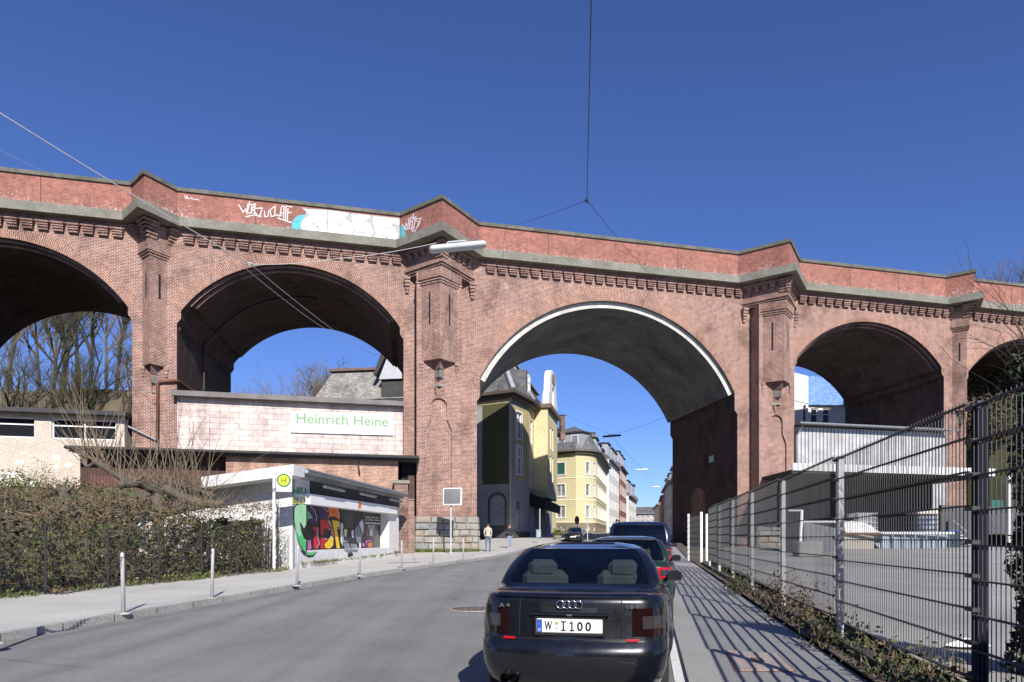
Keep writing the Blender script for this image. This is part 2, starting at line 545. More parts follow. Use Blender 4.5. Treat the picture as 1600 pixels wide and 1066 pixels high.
M['steel_grey'] = mat("weathered_zinc", (.30, .32, .33), (.40, .42, .43), 4, .5, None, 0, .35)
M['wire'] = solid("dark_wire", (.03, .03, .032), .5)
M['wire_pale'] = solid("pale_cable", (.5, .5, .48), .5)
M['mesh'] = solid("fence_wire", (.10, .105, .11), .5, .3)
M['shadowed'] = solid("shaded_post_blue", (.008, .010, .022), .75, 0, 0, .15)  # dark blue stands in for the shade on the nearest fence post
M['glass'] = glass_mat("window_glass", (.25, .28, .3), .02, .25)
M['frame'] = solid("white_window_frame", (.75, .75, .73), .5)
M['rust'] = solid("red_brown_pipe", (.13, .045, .03), .6)
M['wood_brown'] = ribbed("brown_boards", (.10, .05, .035), (.03, .016, .012), .12, .8)
# ------------------------------------------------------------------ ground
def strip(mb, left, right, dz, mi=0, lift=None):
    for i in range(len(left) - 1):
        q = [left[i], left[i + 1], right[i + 1], right[i]]
        mb.quad(*[Vector((p[0], p[1], (lift or g)(p[1]) + dz)) for p in q], mi)

def resample(path, n):
    L = [0.0]
    for a, b in zip(path, path[1:]): L.append(L[-1] + math.dist(a, b))
    out = []
    for k in range(n + 1):
        d = L[-1] * k / n
        i = max(j for j in range(len(L)) if L[j] <= d + 1e-9)
        i = min(i, len(path) - 2)
        t = (d - L[i]) / (L[i + 1] - L[i])
        out.append((path[i][0] + t * (path[i + 1][0] - path[i][0]), path[i][1] + t * (path[i + 1][1] - path[i][1])))
    return out

mb = MB()
xs = [-900, -300, -120, -60, -30, -15, 0, 15, 30, 60, 120, 300, 900]
ys = [-300, -60, -15, 0, 8, 16, 24, 32, 38, 44, 52, 60, 70, 80, 92, 120, 200, 400, 1200]
for i in range(len(xs) - 1):
    for j in range(len(ys) - 1):
        c = [(xs[i], ys[j]), (xs[i + 1], ys[j]), (xs[i + 1], ys[j + 1]), (xs[i], ys[j + 1])]
        mb.quad(*[Vector((x, y, (g(y) if y < 200 else g(200)) - .16)) for x, y in c])
struct(mb, "ground", M['grass'])

CURB = [(-9.3, -6), (-7.6, 4), (-6.97, 9.3), (-6.6, 11.5), (-5.94, 15.8), (-5.0, 21.8), (-3.2, 30), (-1.4, 37.2), (0.1, 43), (3.3, 58), (7.0, 75), (12.5, 100), (21, 140)]
curb = resample(CURB, 70)
def rl(s, l):
    p = road(s, l); return (p.x, p.y)
RIGHT = [rl(-6, .36), rl(10, .36), rl(20, .38), rl(40, .5), rl(60, 1.2), rl(80, 3.0), rl(103, 9), rl(145, 18)]
right = resample(RIGHT, 70)
mb = MB(); strip(mb, curb, right, 0.0); struct(mb, "road", M['asphalt'])
# side street opening to the left behind the corner house
mb = MB()
mb.quad(*[Vector((x, y, g(y) + .004)) for x, y in ((3.2, 82), (-14, 92), (-14, 96), (6.6, 93))])
struct(mb, "side_street", M['asphalt'])

def offset(path, d):
    out = []
    for i, p in enumerate(path):
        a, b = path[max(0, i - 1)], path[min(len(path) - 1, i + 1)]
        dx, dy = b[0] - a[0], b[1] - a[1]
        L = math.hypot(dx, dy)
        out.append((p[0] - dy / L * d, p[1] + dx / L * d))
    return out
# left kerb and pavement
k1 = offset(curb, .16)
mb = MB()
strip(mb, curb, k1, .12)
for i in range(len(curb) - 1):
    a, b = curb[i], curb[i + 1]
    mb.quad(Vector((a[0], a[1], g(a[1]) - .1)), Vector((b[0], b[1], g(b[1]) - .1)), Vector((b[0], b[1], g(b[1]) + .12)), Vector((a[0], a[1], g(a[1]) + .12)))
acc = 0.0
for i in range(len(curb) - 1):
    a, b, c, d = curb[i], curb[i + 1], k1[i + 1], k1[i]
    n = 2 if math.dist(a, b) > 1.6 else 1
    for j in range(n):
        f = (j + .5) / n
        p, q = (a[0] + (b[0] - a[0]) * f, a[1] + (b[1] - a[1]) * f), (d[0] + (c[0] - d[0]) * f, d[1] + (c[1] - d[1]) * f)
        L = math.dist(a, b); tx_, ty_ = (b[0] - a[0]) / L * .008, (b[1] - a[1]) / L * .008
        z0, z1 = g(p[1]) - .02, g(p[1]) + .1215
        o = ((p[0] - q[0]) * .03, (p[1] - q[1]) * .03)
        mb.hexa([Vector((p[0] + o[0] - tx_, p[1] + o[1] - ty_, z0)), Vector((p[0] + o[0] + tx_, p[1] + o[1] + ty_, z0)), Vector((q[0] + tx_, q[1] + ty_, z0)), Vector((q[0] - tx_, q[1] - ty_, z0)),
                 Vector((p[0] + o[0] - tx_, p[1] + o[1] - ty_, z1)), Vector((p[0] + o[0] + tx_, p[1] + o[1] + ty_, z1)), Vector((q[0] + tx_, q[1] + ty_, z1)), Vector((q[0] - tx_, q[1] - ty_, z1))], 1)
struct(mb, "kerb", [M['kerb'], M['soil']])
gut = offset(curb, -.32)
mb = MB(); strip(mb, curb, gut, .004); struct(mb, "gutter", mat("gutter_stone", (.22, .215, .205), (.16, .155, .15), 2, .9, 30, .3))
k2 = offset(curb, 7.5)
mb = MB(); strip(mb, k1, k2, .118); struct(mb, "pavement", M['pave'])
# right footpath, marked edge line
mb = MB()
s0 = [rl(s, .387) for s in range(-6, 61, 2)]; s1 = [rl(s, 2.08) for s in range(-6, 61, 2)]
strip(mb, s0, s1, .05)
for i in range(len(s0) - 1):
    a, b = s0[i], s0[i + 1]
    mb.quad(Vector((a[0], a[1], g(a[1]) - .05)), Vector((b[0], b[1], g(b[1]) - .05)), Vector((b[0], b[1], g(b[1]) + .05)), Vector((a[0], a[1], g(a[1]) + .05)))
struct(mb, "footpath", M['path'])
mb = MB()
strip(mb, [rl(s, .26) for s in range(-6, 40, 2)], [rl(s, .385) for s in range(-6, 40, 2)], .006)
struct(mb, "road_edge_line", mat("road_paint", (.72, .72, .70), (.6, .6, .58), 3, .7, 40, .1))
# planted verge between footpath and fence, yard behind it
mb = MB()
strip(mb, [rl(s, 2.08) for s in range(-6, 61, 2)], [rl(s, 2.75) for s in range(-6, 61, 2)], .09)
struct(mb, "verge", M['soil'])
def gy(Y): return max(.1 + .019 * Y, g(Y) - .05) + .02
mb = MB()
strip(mb, resample([rl(-6, 2.75), rl(30, 2.75)], 24), resample([rl(-6, 60), rl(30, 60)], 24), 0, 0, gy)
a0, a1 = resample([rl(30, 2.75), rl(48, 5)], 12), resample([rl(30, 60), rl(60, 60)], 12)
strip(mb, a0, a1, 0, 0, gy)
struct(mb, "yard", M['yard'])
# garden bank on the left
mb = MB()
hl = [(-12.7, 8.0), (-11.7, 11.5), (-10.85, 14.2), (-8.6, 23.8), (-8.5, 28.2)]
rows = [hl, [(-16, 8), (-14.5, 14), (-13.6, 18), (-11.5, 27.5), (-11, 30)], [(-30, 16), (-24, 24), (-20, 27), (-16, 30), (-14.2, 32)], [(-44, 30), (-33, 33.5), (-26, 34.5), (-20, 36.2), (-14, 37.5)], [(-48, 37), (-33, 38.5), (-26, 39.2), (-20, 40.5), (-14, 41.5)]]
zz = [.28, .45, 1.7, 3.9, 4.3]
grid = []
for r_, z_ in zip(rows, zz):
    r2 = resample(r_, 30)
    grid.append([Vector((x, y, g(y) * .3 + z_ + (random.uniform(-.12, .12) if z_ > .5 else 0))) for x, y in r2])
for j in range(4):
    for i in range(30):
        mb.quad(grid[j][i], grid[j][i + 1], grid[j + 1][i + 1], grid[j + 1][i])
struct(mb, "garden_bank", mat("garden_soil", (.11, .08, .055), (.075, .085, .035), 1.1, 1.0, 9, .7), smooth=True)
# hills behind the viaduct on both sides
def hill(name, pts, m):
    mb = MB()
    for j in range(len(pts) - 1):
        for i in range(len(pts[0]) - 1):
            mb.quad(pts[j][i], pts[j][i + 1], pts[j + 1][i + 1], pts[j + 1][i])
    return struct(mb, name, m, smooth=True)
def hgrid(x0, x1, y0, y1, nx, ny, fz, seed):
    rnd = random.Random(seed)
    return [[Vector((x0 + (x1 - x0) * i / nx, y0 + (y1 - y0) * j / ny, fz(x0 + (x1 - x0) * i / nx, y0 + (y1 - y0) * j / ny) + rnd.uniform(-.35, .35))) for i in range(nx + 1)] for j in range(ny + 1)]
sm_ = lambda t: max(0, min(1, t)) ** 2 * (3 - 2 * max(0, min(1, t)))
HL = lambda x, y: 1.0 + sm_((y - 54) / 36) * sm_((-20 - x) / 16) * 20
hill("hillside_left", hgrid(-150, -18, 50, 170, 22, 20, HL, 3), mat("leafy_slope", (.15, .105, .065), (.10, .10, .045), .35, 1.0, 3, .9))
HR = lambda x, y: 1.6 + sm_((x - 36) / 12) * sm_((y - 46) / 22) * 14
hill("hillside_right", hgrid(34, 160, 44, 150, 30, 24, HR, 5), mat("grassy_slope", (.045, .055, .016), (.075, .062, .03), .9, 1.0, 3, .9))

# ------------------------------------------------------------------ viaduct
O_ = Vector((-4.6, 44.4, 0)); E_ = Vector((.9705, .2413, 0)); A_ = Vector((-.148, .989, 0))
def V(u, w, z): return O_ + E_ * u + A_ * w + Vector((0, 0, z))
VW = 12.4
TOP = 19.9
via = thing("viaduct", "long red brick railway viaduct with five round arches crossing the street", "viaduct", (O_.x, O_.y, .5))
ARCH = [(-31.4, -18.42, 15.1, 3.4), (-15.57, -2.66, 15.1, 3.4), (2.57, 21.4, 12.15, 5.85), (26.6, 39.75, 15.1, 3.1), (42.35, 55.3, 14.9, 3.1)]
INS = .22
def arc(k, dr=0.0, n=48, lim=None):
    u0, u1, zs, r = ARCH[k]
    hs = (u1 - u0) / 2; Rr = (hs * hs + r * r) / (2 * r); uc = (u0 + u1) / 2; zc = zs + r - Rr
    am = math.asin(hs / Rr)
    if lim is not None: am = min(am, lim)
    out = []
    for i in range(n + 1):
        a = -am + 2 * am * i / n
        out.append((uc + (Rr + dr) * math.sin(a), zc + (Rr + dr) * math.cos(a), (Rr) * (a + am)))
    return out
def stepz(k): return ARCH[k][2] - (1.55 if k == 2 else .75)

mbW, mbR = MB(), MB()
edges = [-37.0] + [x for a in ARCH for x in a[:2]] + [63.0]
for k in range(6):
    ua, ub = edges[2 * k], edges[2 * k + 1]
    la, ra = k > 0, k < 5
    zg = -.5
    poly = [(ua + (INS if la else 0), zg), (ub - (INS if ra else 0), zg)]
    if ra: poly += [(ub - INS, stepz(k)), (ub, stepz(k) + .3)]
    poly += [(ub, TOP), (ua, TOP)]
    if la: poly += [(ua, stepz(k - 1) + .3), (ua + INS, stepz(k - 1))]
    for w in (0.0, VW):
        (mbW if w == 0 else mbR).plate(poly, [], lambda u, z, w=w: V(u, w, z))
for k, (u0, u1, zs, r) in enumerate(ARCH):
    A = arc(k)
    for w in (0.0, VW):
        for i in range(len(A) - 1):
            (mbW if w == 0 else mbR).quad(V(A[i][0], w, A[i][1]), V(A[i + 1][0], w, A[i + 1][1]), V(A[i + 1][0], w, TOP), V(A[i][0], w, TOP))
    tgt = MB()
    for i in range(len(A) - 1):
        a, b = A[i], A[i + 1]
        tgt.quad(V(a[0], 0, a[1]), V(b[0], 0, b[1]), V(b[0], VW, b[1]), V(a[0], VW, a[1]), 0, [(0, a[2]), (0, b[2]), (VW, b[2]), (VW, a[2])])
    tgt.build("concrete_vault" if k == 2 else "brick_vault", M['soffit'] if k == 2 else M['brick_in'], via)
    st = stepz(k)
    for (u, s) in ((u0, -1), (u1, 1)):
        mbIn = MB()
        mbIn.quad(V(u, 0, st + .3), V(u, VW, st + .3), V(u, VW, zs), V(u, 0, zs))
        mbIn.quad(V(u + s * INS, 0, -.5), V(u + s * INS, VW, -.5), V(u + s * INS, VW, st), V(u + s * INS, 0, st))
        mbIn.quad(V(u + s * INS, 0, st), V(u + s * INS, VW, st), V(u, VW, st + .3), V(u, 0, st + .3))
        # row of projecting headers under the springing
        n = 22
        for i in range(n):
            w = .35 + (VW - .7) * i / n
            zz_ = st - .02
            p = [V(u + s * (INS + .02), w, zz_ - .3), V(u + s * (INS - .07), w, zz_ - .3), V(u + s * (INS - .07), w + .28, zz_ - .3), V(u + s * (INS + .02), w + .28, zz_ - .3)]
            if k != 2: mbIn.hexa(p + [q + Vector((0, 0, .3)) for q in p])
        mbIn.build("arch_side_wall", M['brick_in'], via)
mbW.build("facade_wall", M['brick'], via)
mbR.build("rear_wall", M['brick'], via)
mb = MB(); mb.hexa([V(-37, .3, 19.7), V(63, .3, 19.7), V(63, VW - .3, 19.7), V(-37, VW - .3, 19.7), V(-37, .3, 20.3), V(63, .3, 20.3), V(63, VW - .3, 20.3), V(-37, VW - .3, 20.3)])
mb.hexa([V(-37, VW - .3, 19.7), V(63, VW - .3, 19.7), V(63, VW + .1, 19.7), V(-37, VW + .1, 19.7), V(-37, VW - .3, 22.2), V(63, VW - .3, 22.2), V(63, VW + .1, 22.2), V(-37, VW + .1, 22.2)])
mb.build("track_deck", M['ledge'], via)

# arch rings of radial brick, and the stepped mouldings under them
for k in range(5):
    u0, u1, zs, r = ARCH[k]
    th = .95 if k == 2 else .78
    A, B = arc(k), arc(k, th)
    mb = MB()
    for i in range(len(A) - 1):
        a, b, c, d = A[i], A[i + 1], B[i + 1], B[i]
        mb.quad(V(a[0], -.012, a[1]), V(b[0], -.012, b[1]), V(c[0], -.012, c[1]), V(d[0], -.012, d[1]), 0, [(0, a[2]), (0, b[2]), (th, b[2]), (th, a[2])])
        mb.quad(V(a[0], -.012, a[1]), V(b[0], -.012, b[1]), V(b[0], .05, b[1]), V(a[0], .05, a[1]), 0, [(0, a[2]), (0, b[2]), (.06, b[2]), (.06, a[2])])
    mb.build("arch_ring", M['brick_ring'], via)
    def lip(dr, w0, w1, lim):
        mb = MB()
        A, B = arc(k, 0.0, 48, lim), arc(k, -dr, 48, lim)
        for i in range(len(A) - 1):
            a, b, c, d = A[i], A[i + 1], B[i + 1], B[i]
            mb.quad(V(a[0], w0, a[1]), V(b[0], w0, b[1]), V(c[0], w0, c[1]), V(d[0], w0, d[1]), 0, [(0, a[2]), (0, b[2]), (dr, b[2]), (dr, a[2])])
            mb.quad(V(d[0], w0, d[1]), V(c[0], w0, c[1]), V(c[0], w1, c[1]), V(d[0], w1, d[1]), 1, [(w0, a[2]), (w0, b[2]), (w1, b[2]), (w1, a[2])])
            mb.quad(V(a[0], w1, a[1]), V(b[0], w1, b[1]), V(c[0], w1, c[1]), V(d[0], w1, d[1]), 0)
        for j in (0, -1):
            a, d = A[j], B[j]
            mb.quad(V(a[0], w0, a[1]), V(d[0], w0, d[1]), V(d[0], w1, d[1]), V(a[0], w1, a[1]), 0)
        return mb
    if k == 2:
        lip(.40, .30, VW - .3, None).build("white_arch_ring", [M['whitering'], M['soffit']], via)
    else:
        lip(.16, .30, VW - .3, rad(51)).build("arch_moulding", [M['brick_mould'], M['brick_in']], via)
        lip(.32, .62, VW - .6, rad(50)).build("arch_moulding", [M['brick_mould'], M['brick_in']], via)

# piers: centre, half-width and projection of the parapet nose
BIG = [(-.08, 2.55, 2.9), (24.25, 2.55, 2.75)]
SMALL = [(-17.0, 1.22, 1.6), (41.45, 1.32, 1.5)]
NOSE = sorted(BIG + SMALL)
def nose_path(scale_hw=1.0, dd=0.0):
    p = [(-37.0, 0.0)]
    for (uc, hw, d) in NOSE:
        p += [(uc - hw, 0.0), (uc, -d), (uc + hw, 0.0)]
    return p + [(63.0, 0.0)]
def moff(path, d):
    """mitred offset towards the viewer (negative w)"""
    out = []
    for i, p in enumerate(path):
        ns = []
        for a, b in ((path[i - 1], p) if i else (None, None), (p, path[i + 1]) if i < len(path) - 1 else (None, None)):
            if a is None: continue
            dx, dy = b[0] - a[0], b[1] - a[1]
            L = math.hypot(dx, dy); ns.append(Vector((dy / L, -dx / L)))
        n = sum(ns, Vector((0, 0)))
        n = n / len(ns)
        n = n / max(n.length_squared, .3)
        out.append((p[0] + n.x * d, p[1] + n.y * d))
    return out
def sweep(path, d0, d1, z0, z1, mi=0, mb=None):
    mb = mb or MB()
    a, b = moff(path, d0), moff(path, d1)
    for i in range(len(path) - 1):
        mb.hexa([V(*a[i], z0), V(*a[i + 1], z0), V(*b[i + 1], z0), V(*b[i], z0), V(*a[i], z1), V(*a[i + 1], z1), V(*b[i + 1], z1), V(*b[i], z1)], mi)
    return mb
PATH = nose_path()
sweep(PATH, .58, -.9, 19.93, 20.46).build("concrete_ledge", M['ledge'], via)
mb = sweep(PATH, 0.0, -.36, 20.462, 22.2)
# expansion joints: thin dark slots in the wall
for i in range(len(PATH) - 1):
    a, b = PATH[i], PATH[i + 1]
    L = math.dist(a, b)
    if L > 6:
        n = max(2, round(L / 4.6))
        for j in range(0, n + 1):
            u = a[0] + (b[0] - a[0]) * j / n
            mb.hexa([V(u - .02, -.004, 20.47), V(u + .02, -.004, 20.47), V(u + .02, .01, 20.47), V(u - .02, .01, 20.47), V(u - .02, -.004, 22.19), V(u + .02, -.004, 22.19), V(u + .02, .01, 22.19), V(u - .02, .01, 22.19)], 1)
mb.build("parapet", [M['parapet'], M['roofdark']], via)
sweep(PATH, .10, -.44, 22.202, 22.42).build("coping", M['coping'], via)

# corbel table under the ledge
mbC = MB()
sweep([(-37, 0), (63, 0)], .13, -.05, 19.60, 19.926, 0, mbC)
def tooth(mb, u, w, du, z0, z1, proud):
    """three courses stepping out upwards, facing along -w, centred at u"""
    n = 4
    for q in range(n):
        a, b = z0 + (z1 - z0) * q / n, z0 + (z1 - z0) * (q + 1) / n - .022
        hw = du * (.72 + .28 * (q + 1) / n)
        pr = proud * (.4 + .6 * (q + 1) / n)
        mb.hexa([V(u - hw, w - pr, a), V(u + hw, w - pr, a), V(u + hw, w + .02, a), V(u - hw, w + .02, a), V(u - hw, w - pr, b), V(u + hw, w - pr, b), V(u + hw, w + .02, b), V(u - hw, w + .02, b)])
u = -36.5
while u < 62.6:
    if all(abs(u - c) > h + .05 for c, h, d in NOSE):
        tooth(mbC, u, 0, .315, 19.10, 19.60, .34)
    u += .765
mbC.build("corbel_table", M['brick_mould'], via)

def tri(mb, uc, hw, wb, d, z0, z1, mi=0):
    mb.prism([V(uc - hw, wb, z0), V(uc, wb - d, z0), V(uc + hw, wb, z0)], (0, 0, z1 - z0), mi)
def bx(mb, u0, u1, w0, w1, z0, z1, mi=0):
    mb.hexa([V(u0, w0, z0), V(u1, w0, z0), V(u1, w1, z0), V(u0, w1, z0), V(u0, w0, z1), V(u1, w0, z1), V(u1, w1, z1), V(u0, w1, z1)], mi)
def noseblock(mb, uc, hw, d, wb, f0, f1, side, z0, z1, pr):
    """block standing proud of a nose face between fractions f0..f1 of it"""
    sgn = -1 if side == 'L' else 1
    P = lambda f, o: (uc + sgn * (hw * (1 - f)) + sgn * o * d / math.hypot(hw, d), wb - d * f - o * hw / math.hypot(hw, d))
    a, b, c, e = P(f0, pr), P(f1, pr), P(f1, -.02), P(f0, -.02)
    mb.hexa([V(*a, z0), V(*b, z0), V(*c, z0), V(*e, z0), V(*a, z1), V(*b, z1), V(*c, z1), V(*e, z1)])

def bracket(mb, mbs, uc, hw, wb, d, zb):
    """foot of a turret: two little arched squinches and a stone-nosed bracket"""
    for s in (-1, 1):
        for q in range(4):
            bx(mb, uc + s * (hw - .02) - .13 + .03 * q, uc + s * (hw - .02) + .13 - .03 * q, wb - .10 + .02 * q, wb + .01, zb - .22 * (q + 1), zb - .22 * q - .03)
    tri(mb, uc, hw * .27, wb, d * .80, zb - .55, zb)
    tri(mbs, uc, hw * .27, wb, d * .66, zb - 1.05, zb - .552)
    tri(mb, uc, hw * .30, wb, d * .28, zb - 1.45, zb - 1.052)
    mb2 = MB(); tri(mb2, uc, hw * .36, wb, d * .36, zb - 1.60, zb - 1.452); mbs.extra = mb2
    for q in range(5):
        bx(mb, uc - hw * (.28 - .035 * q), uc + hw * (.28 - .035 * q), wb - .15 + .02 * q, wb + .01, zb - 1.72 - .12 * q, zb - 1.61 - .12 * q)

def slit(uc, hw, wb, d, side, f, z0, z1, wd_=.13):
    mb = MB()
    noseblock(mb, uc, hw, d, wb, f - wd_ / 2 / math.hypot(hw, d), f + wd_ / 2 / math.hypot(hw, d), side, z0, z1, .006)
    return mb

for (uc, hwp, dp) in SMALL:
    mb, mbs = MB(), MB()
    hw, d = .66, .78
    tri(mb, uc, hw, 0, d, 11.7, 18.0)
    for q in range(3): tri(mb, uc, hw + .09 * (q + 1), 0, d + .1 * (q + 1), 18.0 + .13 * q, 18.11 + .13 * q)
    tri(mb, uc, .9, 0, 1.02, 18.39, 19.875)
    for q in range(5):
        z0 = 18.95 + .18 * q
        pr = .08 + .09 * q
        for side in 'LR':
            noseblock(mb, uc, .9, 1.02, 0, .66, 1.0 + pr * .75, side, z0, z0 + .155, pr)
            noseblock(mb, uc, .9, 1.02, 0, -.32, .18, side, z0, z0 + .155, pr)
    bracket(mb, mbs, uc, hw, 0, d, 11.72)
    tr = mb.build("turret", M['brick'], via)
    mbs.build("bracket_stone", M['stonelt'], tr); mbs.extra.build("bracket_stone", M['stonelt'], tr)
    slit(uc, hw, 0, d, 'R', .42, 15.6, 17.05).build("slit_window", M['black'], tr)
    slit(uc, hw, 0, d, 'L', .5, 15.6, 17.05).build("slit_window", M['black'], tr)

def niche(uc, z0):
    pts = [(uc - .82, z0), (uc + .82, z0), (uc + .82, 8.45), (uc + .52, 9.1), (uc + .52, 9.95)]
    for i in range(1, 8):
        a = math.pi * i / 8
        pts.append((uc + .52 * math.cos(a), 9.95 + .5 * math.sin(a)))
    return pts + [(uc - .52, 9.95), (uc - .52, 9.1), (uc - .82, 8.45)]
def stone_row(mb, P0, P1, n, z0, z1, rnd):
    """row of rough-faced blocks on a vertical face from P0 to P1 (points), outward normal n"""
    L = (P1 - P0).length; t = (P1 - P0) / L
    x = 0.0
    while x < L - .05:
        wv = min(rnd.uniform(.45, 1.15), L - x)
        if L - x - wv < .3: wv = L - x
        pr = rnd.uniform(.05, .15)
        c = .05
        up = Vector((0, 0, 1))
        a0, a1 = P0 + t * (x + .012), P0 + t * (x + wv - .012)
        zb, zt = z0 + .012, z1 - .012
        base = [a0 + up * zb, a1 + up * zb, a1 + up * zt, a0 + up * zt]
        j = lambda: rnd.uniform(-.03, .03)
        ctr = [(a0 + t * (c + j()) + up * (zb + c + j()) + n * (pr * rnd.uniform(.6, 1.2))), (a1 - t * (c + j()) + up * (zb + c + j()) + n * (pr * rnd.uniform(.6, 1.2))), (a1 - t * (c + j()) + up * (zt - c * .8 + j()) + n * (pr * rnd.uniform(.5, 1))), (a0 + t * (c + j()) + up * (zt - c * .8 + j()) + n * (pr * rnd.uniform(.5, 1)))]
        mid = (ctr[0] + ctr[1] + ctr[2] + ctr[3]) / 4 + n * rnd.uniform(.0, .05)
        vs = base + ctr + [mid]
        mb.add(vs, [(0, 1, 5, 4), (1, 2, 6, 5), (2, 3, 7, 6), (3, 0, 4, 7), (4, 5, 8), (5, 6, 8), (6, 7, 8), (7, 4, 8)], rnd.choice([0, 0, 0, 1, 1, 2]))
        x += wv

for bi, (uc, hwp, dp) in enumerate(BIG):
    off = -.1
    pu0, pu1 = uc + off - 1.43, uc + off + 1.43
    PW = -1.2
    mb = MB()
    nz = 2.5
    nic = niche(uc + off - .02, nz + 1.4)
    mb.plate([(pu0, -.5), (pu1, -.5), (pu1, 18.3), (pu0, 18.3)], [nic], lambda u_, z_: V(u_, PW, z_), A_ * .16)
    mb.add([V(p[0], PW + .16, p[1]) for p in nic], [tuple(t) for t in tessellate_polygon([[Vector((p[0], p[1], 0)) for p in nic]])])
    for u_ in (pu0, pu1):
        mb.quad(V(u_, PW, -.5), V(u_, 0, -.5), V(u_, 0, 18.3), V(u_, PW, 18.3))
    # raised brick lip over the niche
    for i in range(6, 15):
        a = math.pi * (i - 5) / 10
    mb.quad(V(pu0, PW, 18.3), V(pu1, PW, 18.3), V(pu1, 0, 18.3), V(pu0, 0, 18.3))
    bx(mb, pu0 - .05, pu0 + .22, PW - .05, PW + .3, 17.55, 17.62); bx(mb, pu1 - .22, pu1 + .05, PW - .05, PW + .3, 17.55, 17.62)
    pil = mb.build("pilaster", M['brick'], via)
    # turret on the pilaster and the stepped bands above it
    mb, mbs = MB(), MB()
    hw, d = 1.14, 1.02
    tu = uc + off
    tri(mb, tu, hw, PW, d, 12.7, 17.42)
    for q in range(3): tri(mb, tu, hw + .09 * (q + 1), PW, d + .09 * (q + 1), 17.42 + .15 * q, 17.545 + .15 * q)
    tri(mb, tu, hw + .22, PW, d + .22, 17.87, 18.3)
    for q in range(3): tri(mb, uc, 2.1 + .12 * q, 0, 2.36 + .13 * q, 18.302 + .14 * q, 18.42 + .14 * q)
    tri(mb, uc, 2.18, 0, 2.4, 18.722, 19.876)
    for side in 'LR':
        for f in (.16, .34, .52, .70):
            for q in range(3):
                noseblock(mb, uc, 2.18, 2.4, 0, f - .045 - .006 * q, f + .045 + .006 * q, side, 19.2 + .15 * q, 19.335 + .15 * q, .1 + .07 * q)
        for q in range(5):
            pr = .08 + .06 * q
            noseblock(mb, uc, 2.18, 2.4, 0, .84, 1.0 + pr * .42, side, 18.95 + .17 * q, 19.1 + .17 * q, pr)
        noseblock(mb, uc, 2.18, 2.4, 0, -.02, 1.05, side, 19.66, 19.873, .2)
    # stepped corbels where the bands meet the wall
    for s in (-1, 1):
        for q in range(5):
            bx(mb, uc + s * 2.12 - .2 + .025 * q, uc + s * 2.12 + .2 - .025 * q, -.42 + .07 * q, .01, 18.30 - .2 * (q + 1), 18.275 - .2 * q)
    bracket(mb, mbs, tu, hw, PW, d, 12.72)
    tr = mb.build("turret", M['brick'], via)
    mbs.build("bracket_stone", M['stonelt'], tr); mbs.extra.build("bracket_stone", M['stonelt'], tr)
    for side in 'LR':
        slit(tu, hw, PW, d, side, .45, 14.9, 16.9, .12).build("slit_window", M['black'], tr)
    # rough stone base
    mb = MB()
    rnd = random.Random(40 + bi)
    b0, b1, w0, w1 = pu0 - .1, uc + 2.42, PW - .08, -.1
    zt = 2.95
    bx(mb, b0 + .02, pu1 + .06, w0 + .02, 0, -.4, zt - .02, 3)
    bx(mb, pu1 + .06, b1 - .02, w0 + .02, 3.0, -.4, zt - .02, 3)
    nz_ = 6
    for r_ in range(nz_):
        z0 = .42 + (zt - .42) * r_ / nz_; z1 = .42 + (zt - .42) * (r_ + 1) / nz_
        stone_row(mb, V(b0, w0, 0), V(b1, w0, 0), -A_, z0, z1, rnd)
        stone_row(mb, V(b1, w0, 0), V(b1, 3.0, 0), E_, z0, z1, rnd)
        stone_row(mb, V(b0, 0, 0), V(b0, w0, 0), -E_, z0, z1, rnd)
    mb.build("stone_base", [M['stone1'], M['stone2'], M['stone3'], M['mortar']], via)

# flush brick skin beside the pilaster's right edge, down to the stone base
# pipes: dark drain along the vault of the second arch, red-brown downpipe on the pier
mb = MB()
k = 1; u0, u1, zs, r = ARCH[k]; hs = (u1 - u0) / 2; Rr = (hs * hs + r * r) / (2 * r); uc = (u0 + u1) / 2; zc = zs + r - Rr
pts = []
for i in range(14):
    a = rad(6) - rad(60) * i / 13
    pts.append(V(uc + (Rr - .45) * math.sin(a), 4.6 + .02 * i, zc + (Rr - .45) * math.cos(a)))
pts += [V(u0 - .02, 4.8, 14.4), V(u0 - .06, 4.8, 11.5), V(u0 - .06, 4.8, 10.9)]
mb.tube(pts, .075, 8)
mb.build("vault_drain", M['wire'], via)
mb = MB()
mb.tube([V(u0 - .1, 4.8, 10.9), V(u0 - .16, .2, 10.95), V(u0 - .16, -.14, 10.9), V(u0 - 1.15, -.14, 10.8), V(u0 - 1.22, -.14, 10.6), V(u0 - 1.22, -.14, 7.2)], .085, 8)
mb.build("downpipe", M['rust'], via)
mb = MB()
mb.tube([V(u0 - 1.22, -.14, 7.2), V(u0 - 1.22, -.14, 5.2)], .06, 8)
mb.tube([V(u0 - 2.8, -.14, 8.1), V(u0 - 1.3, -.14, 7.35)], .06, 8)
mb.build("downpipe", M['wire_pale'], via)
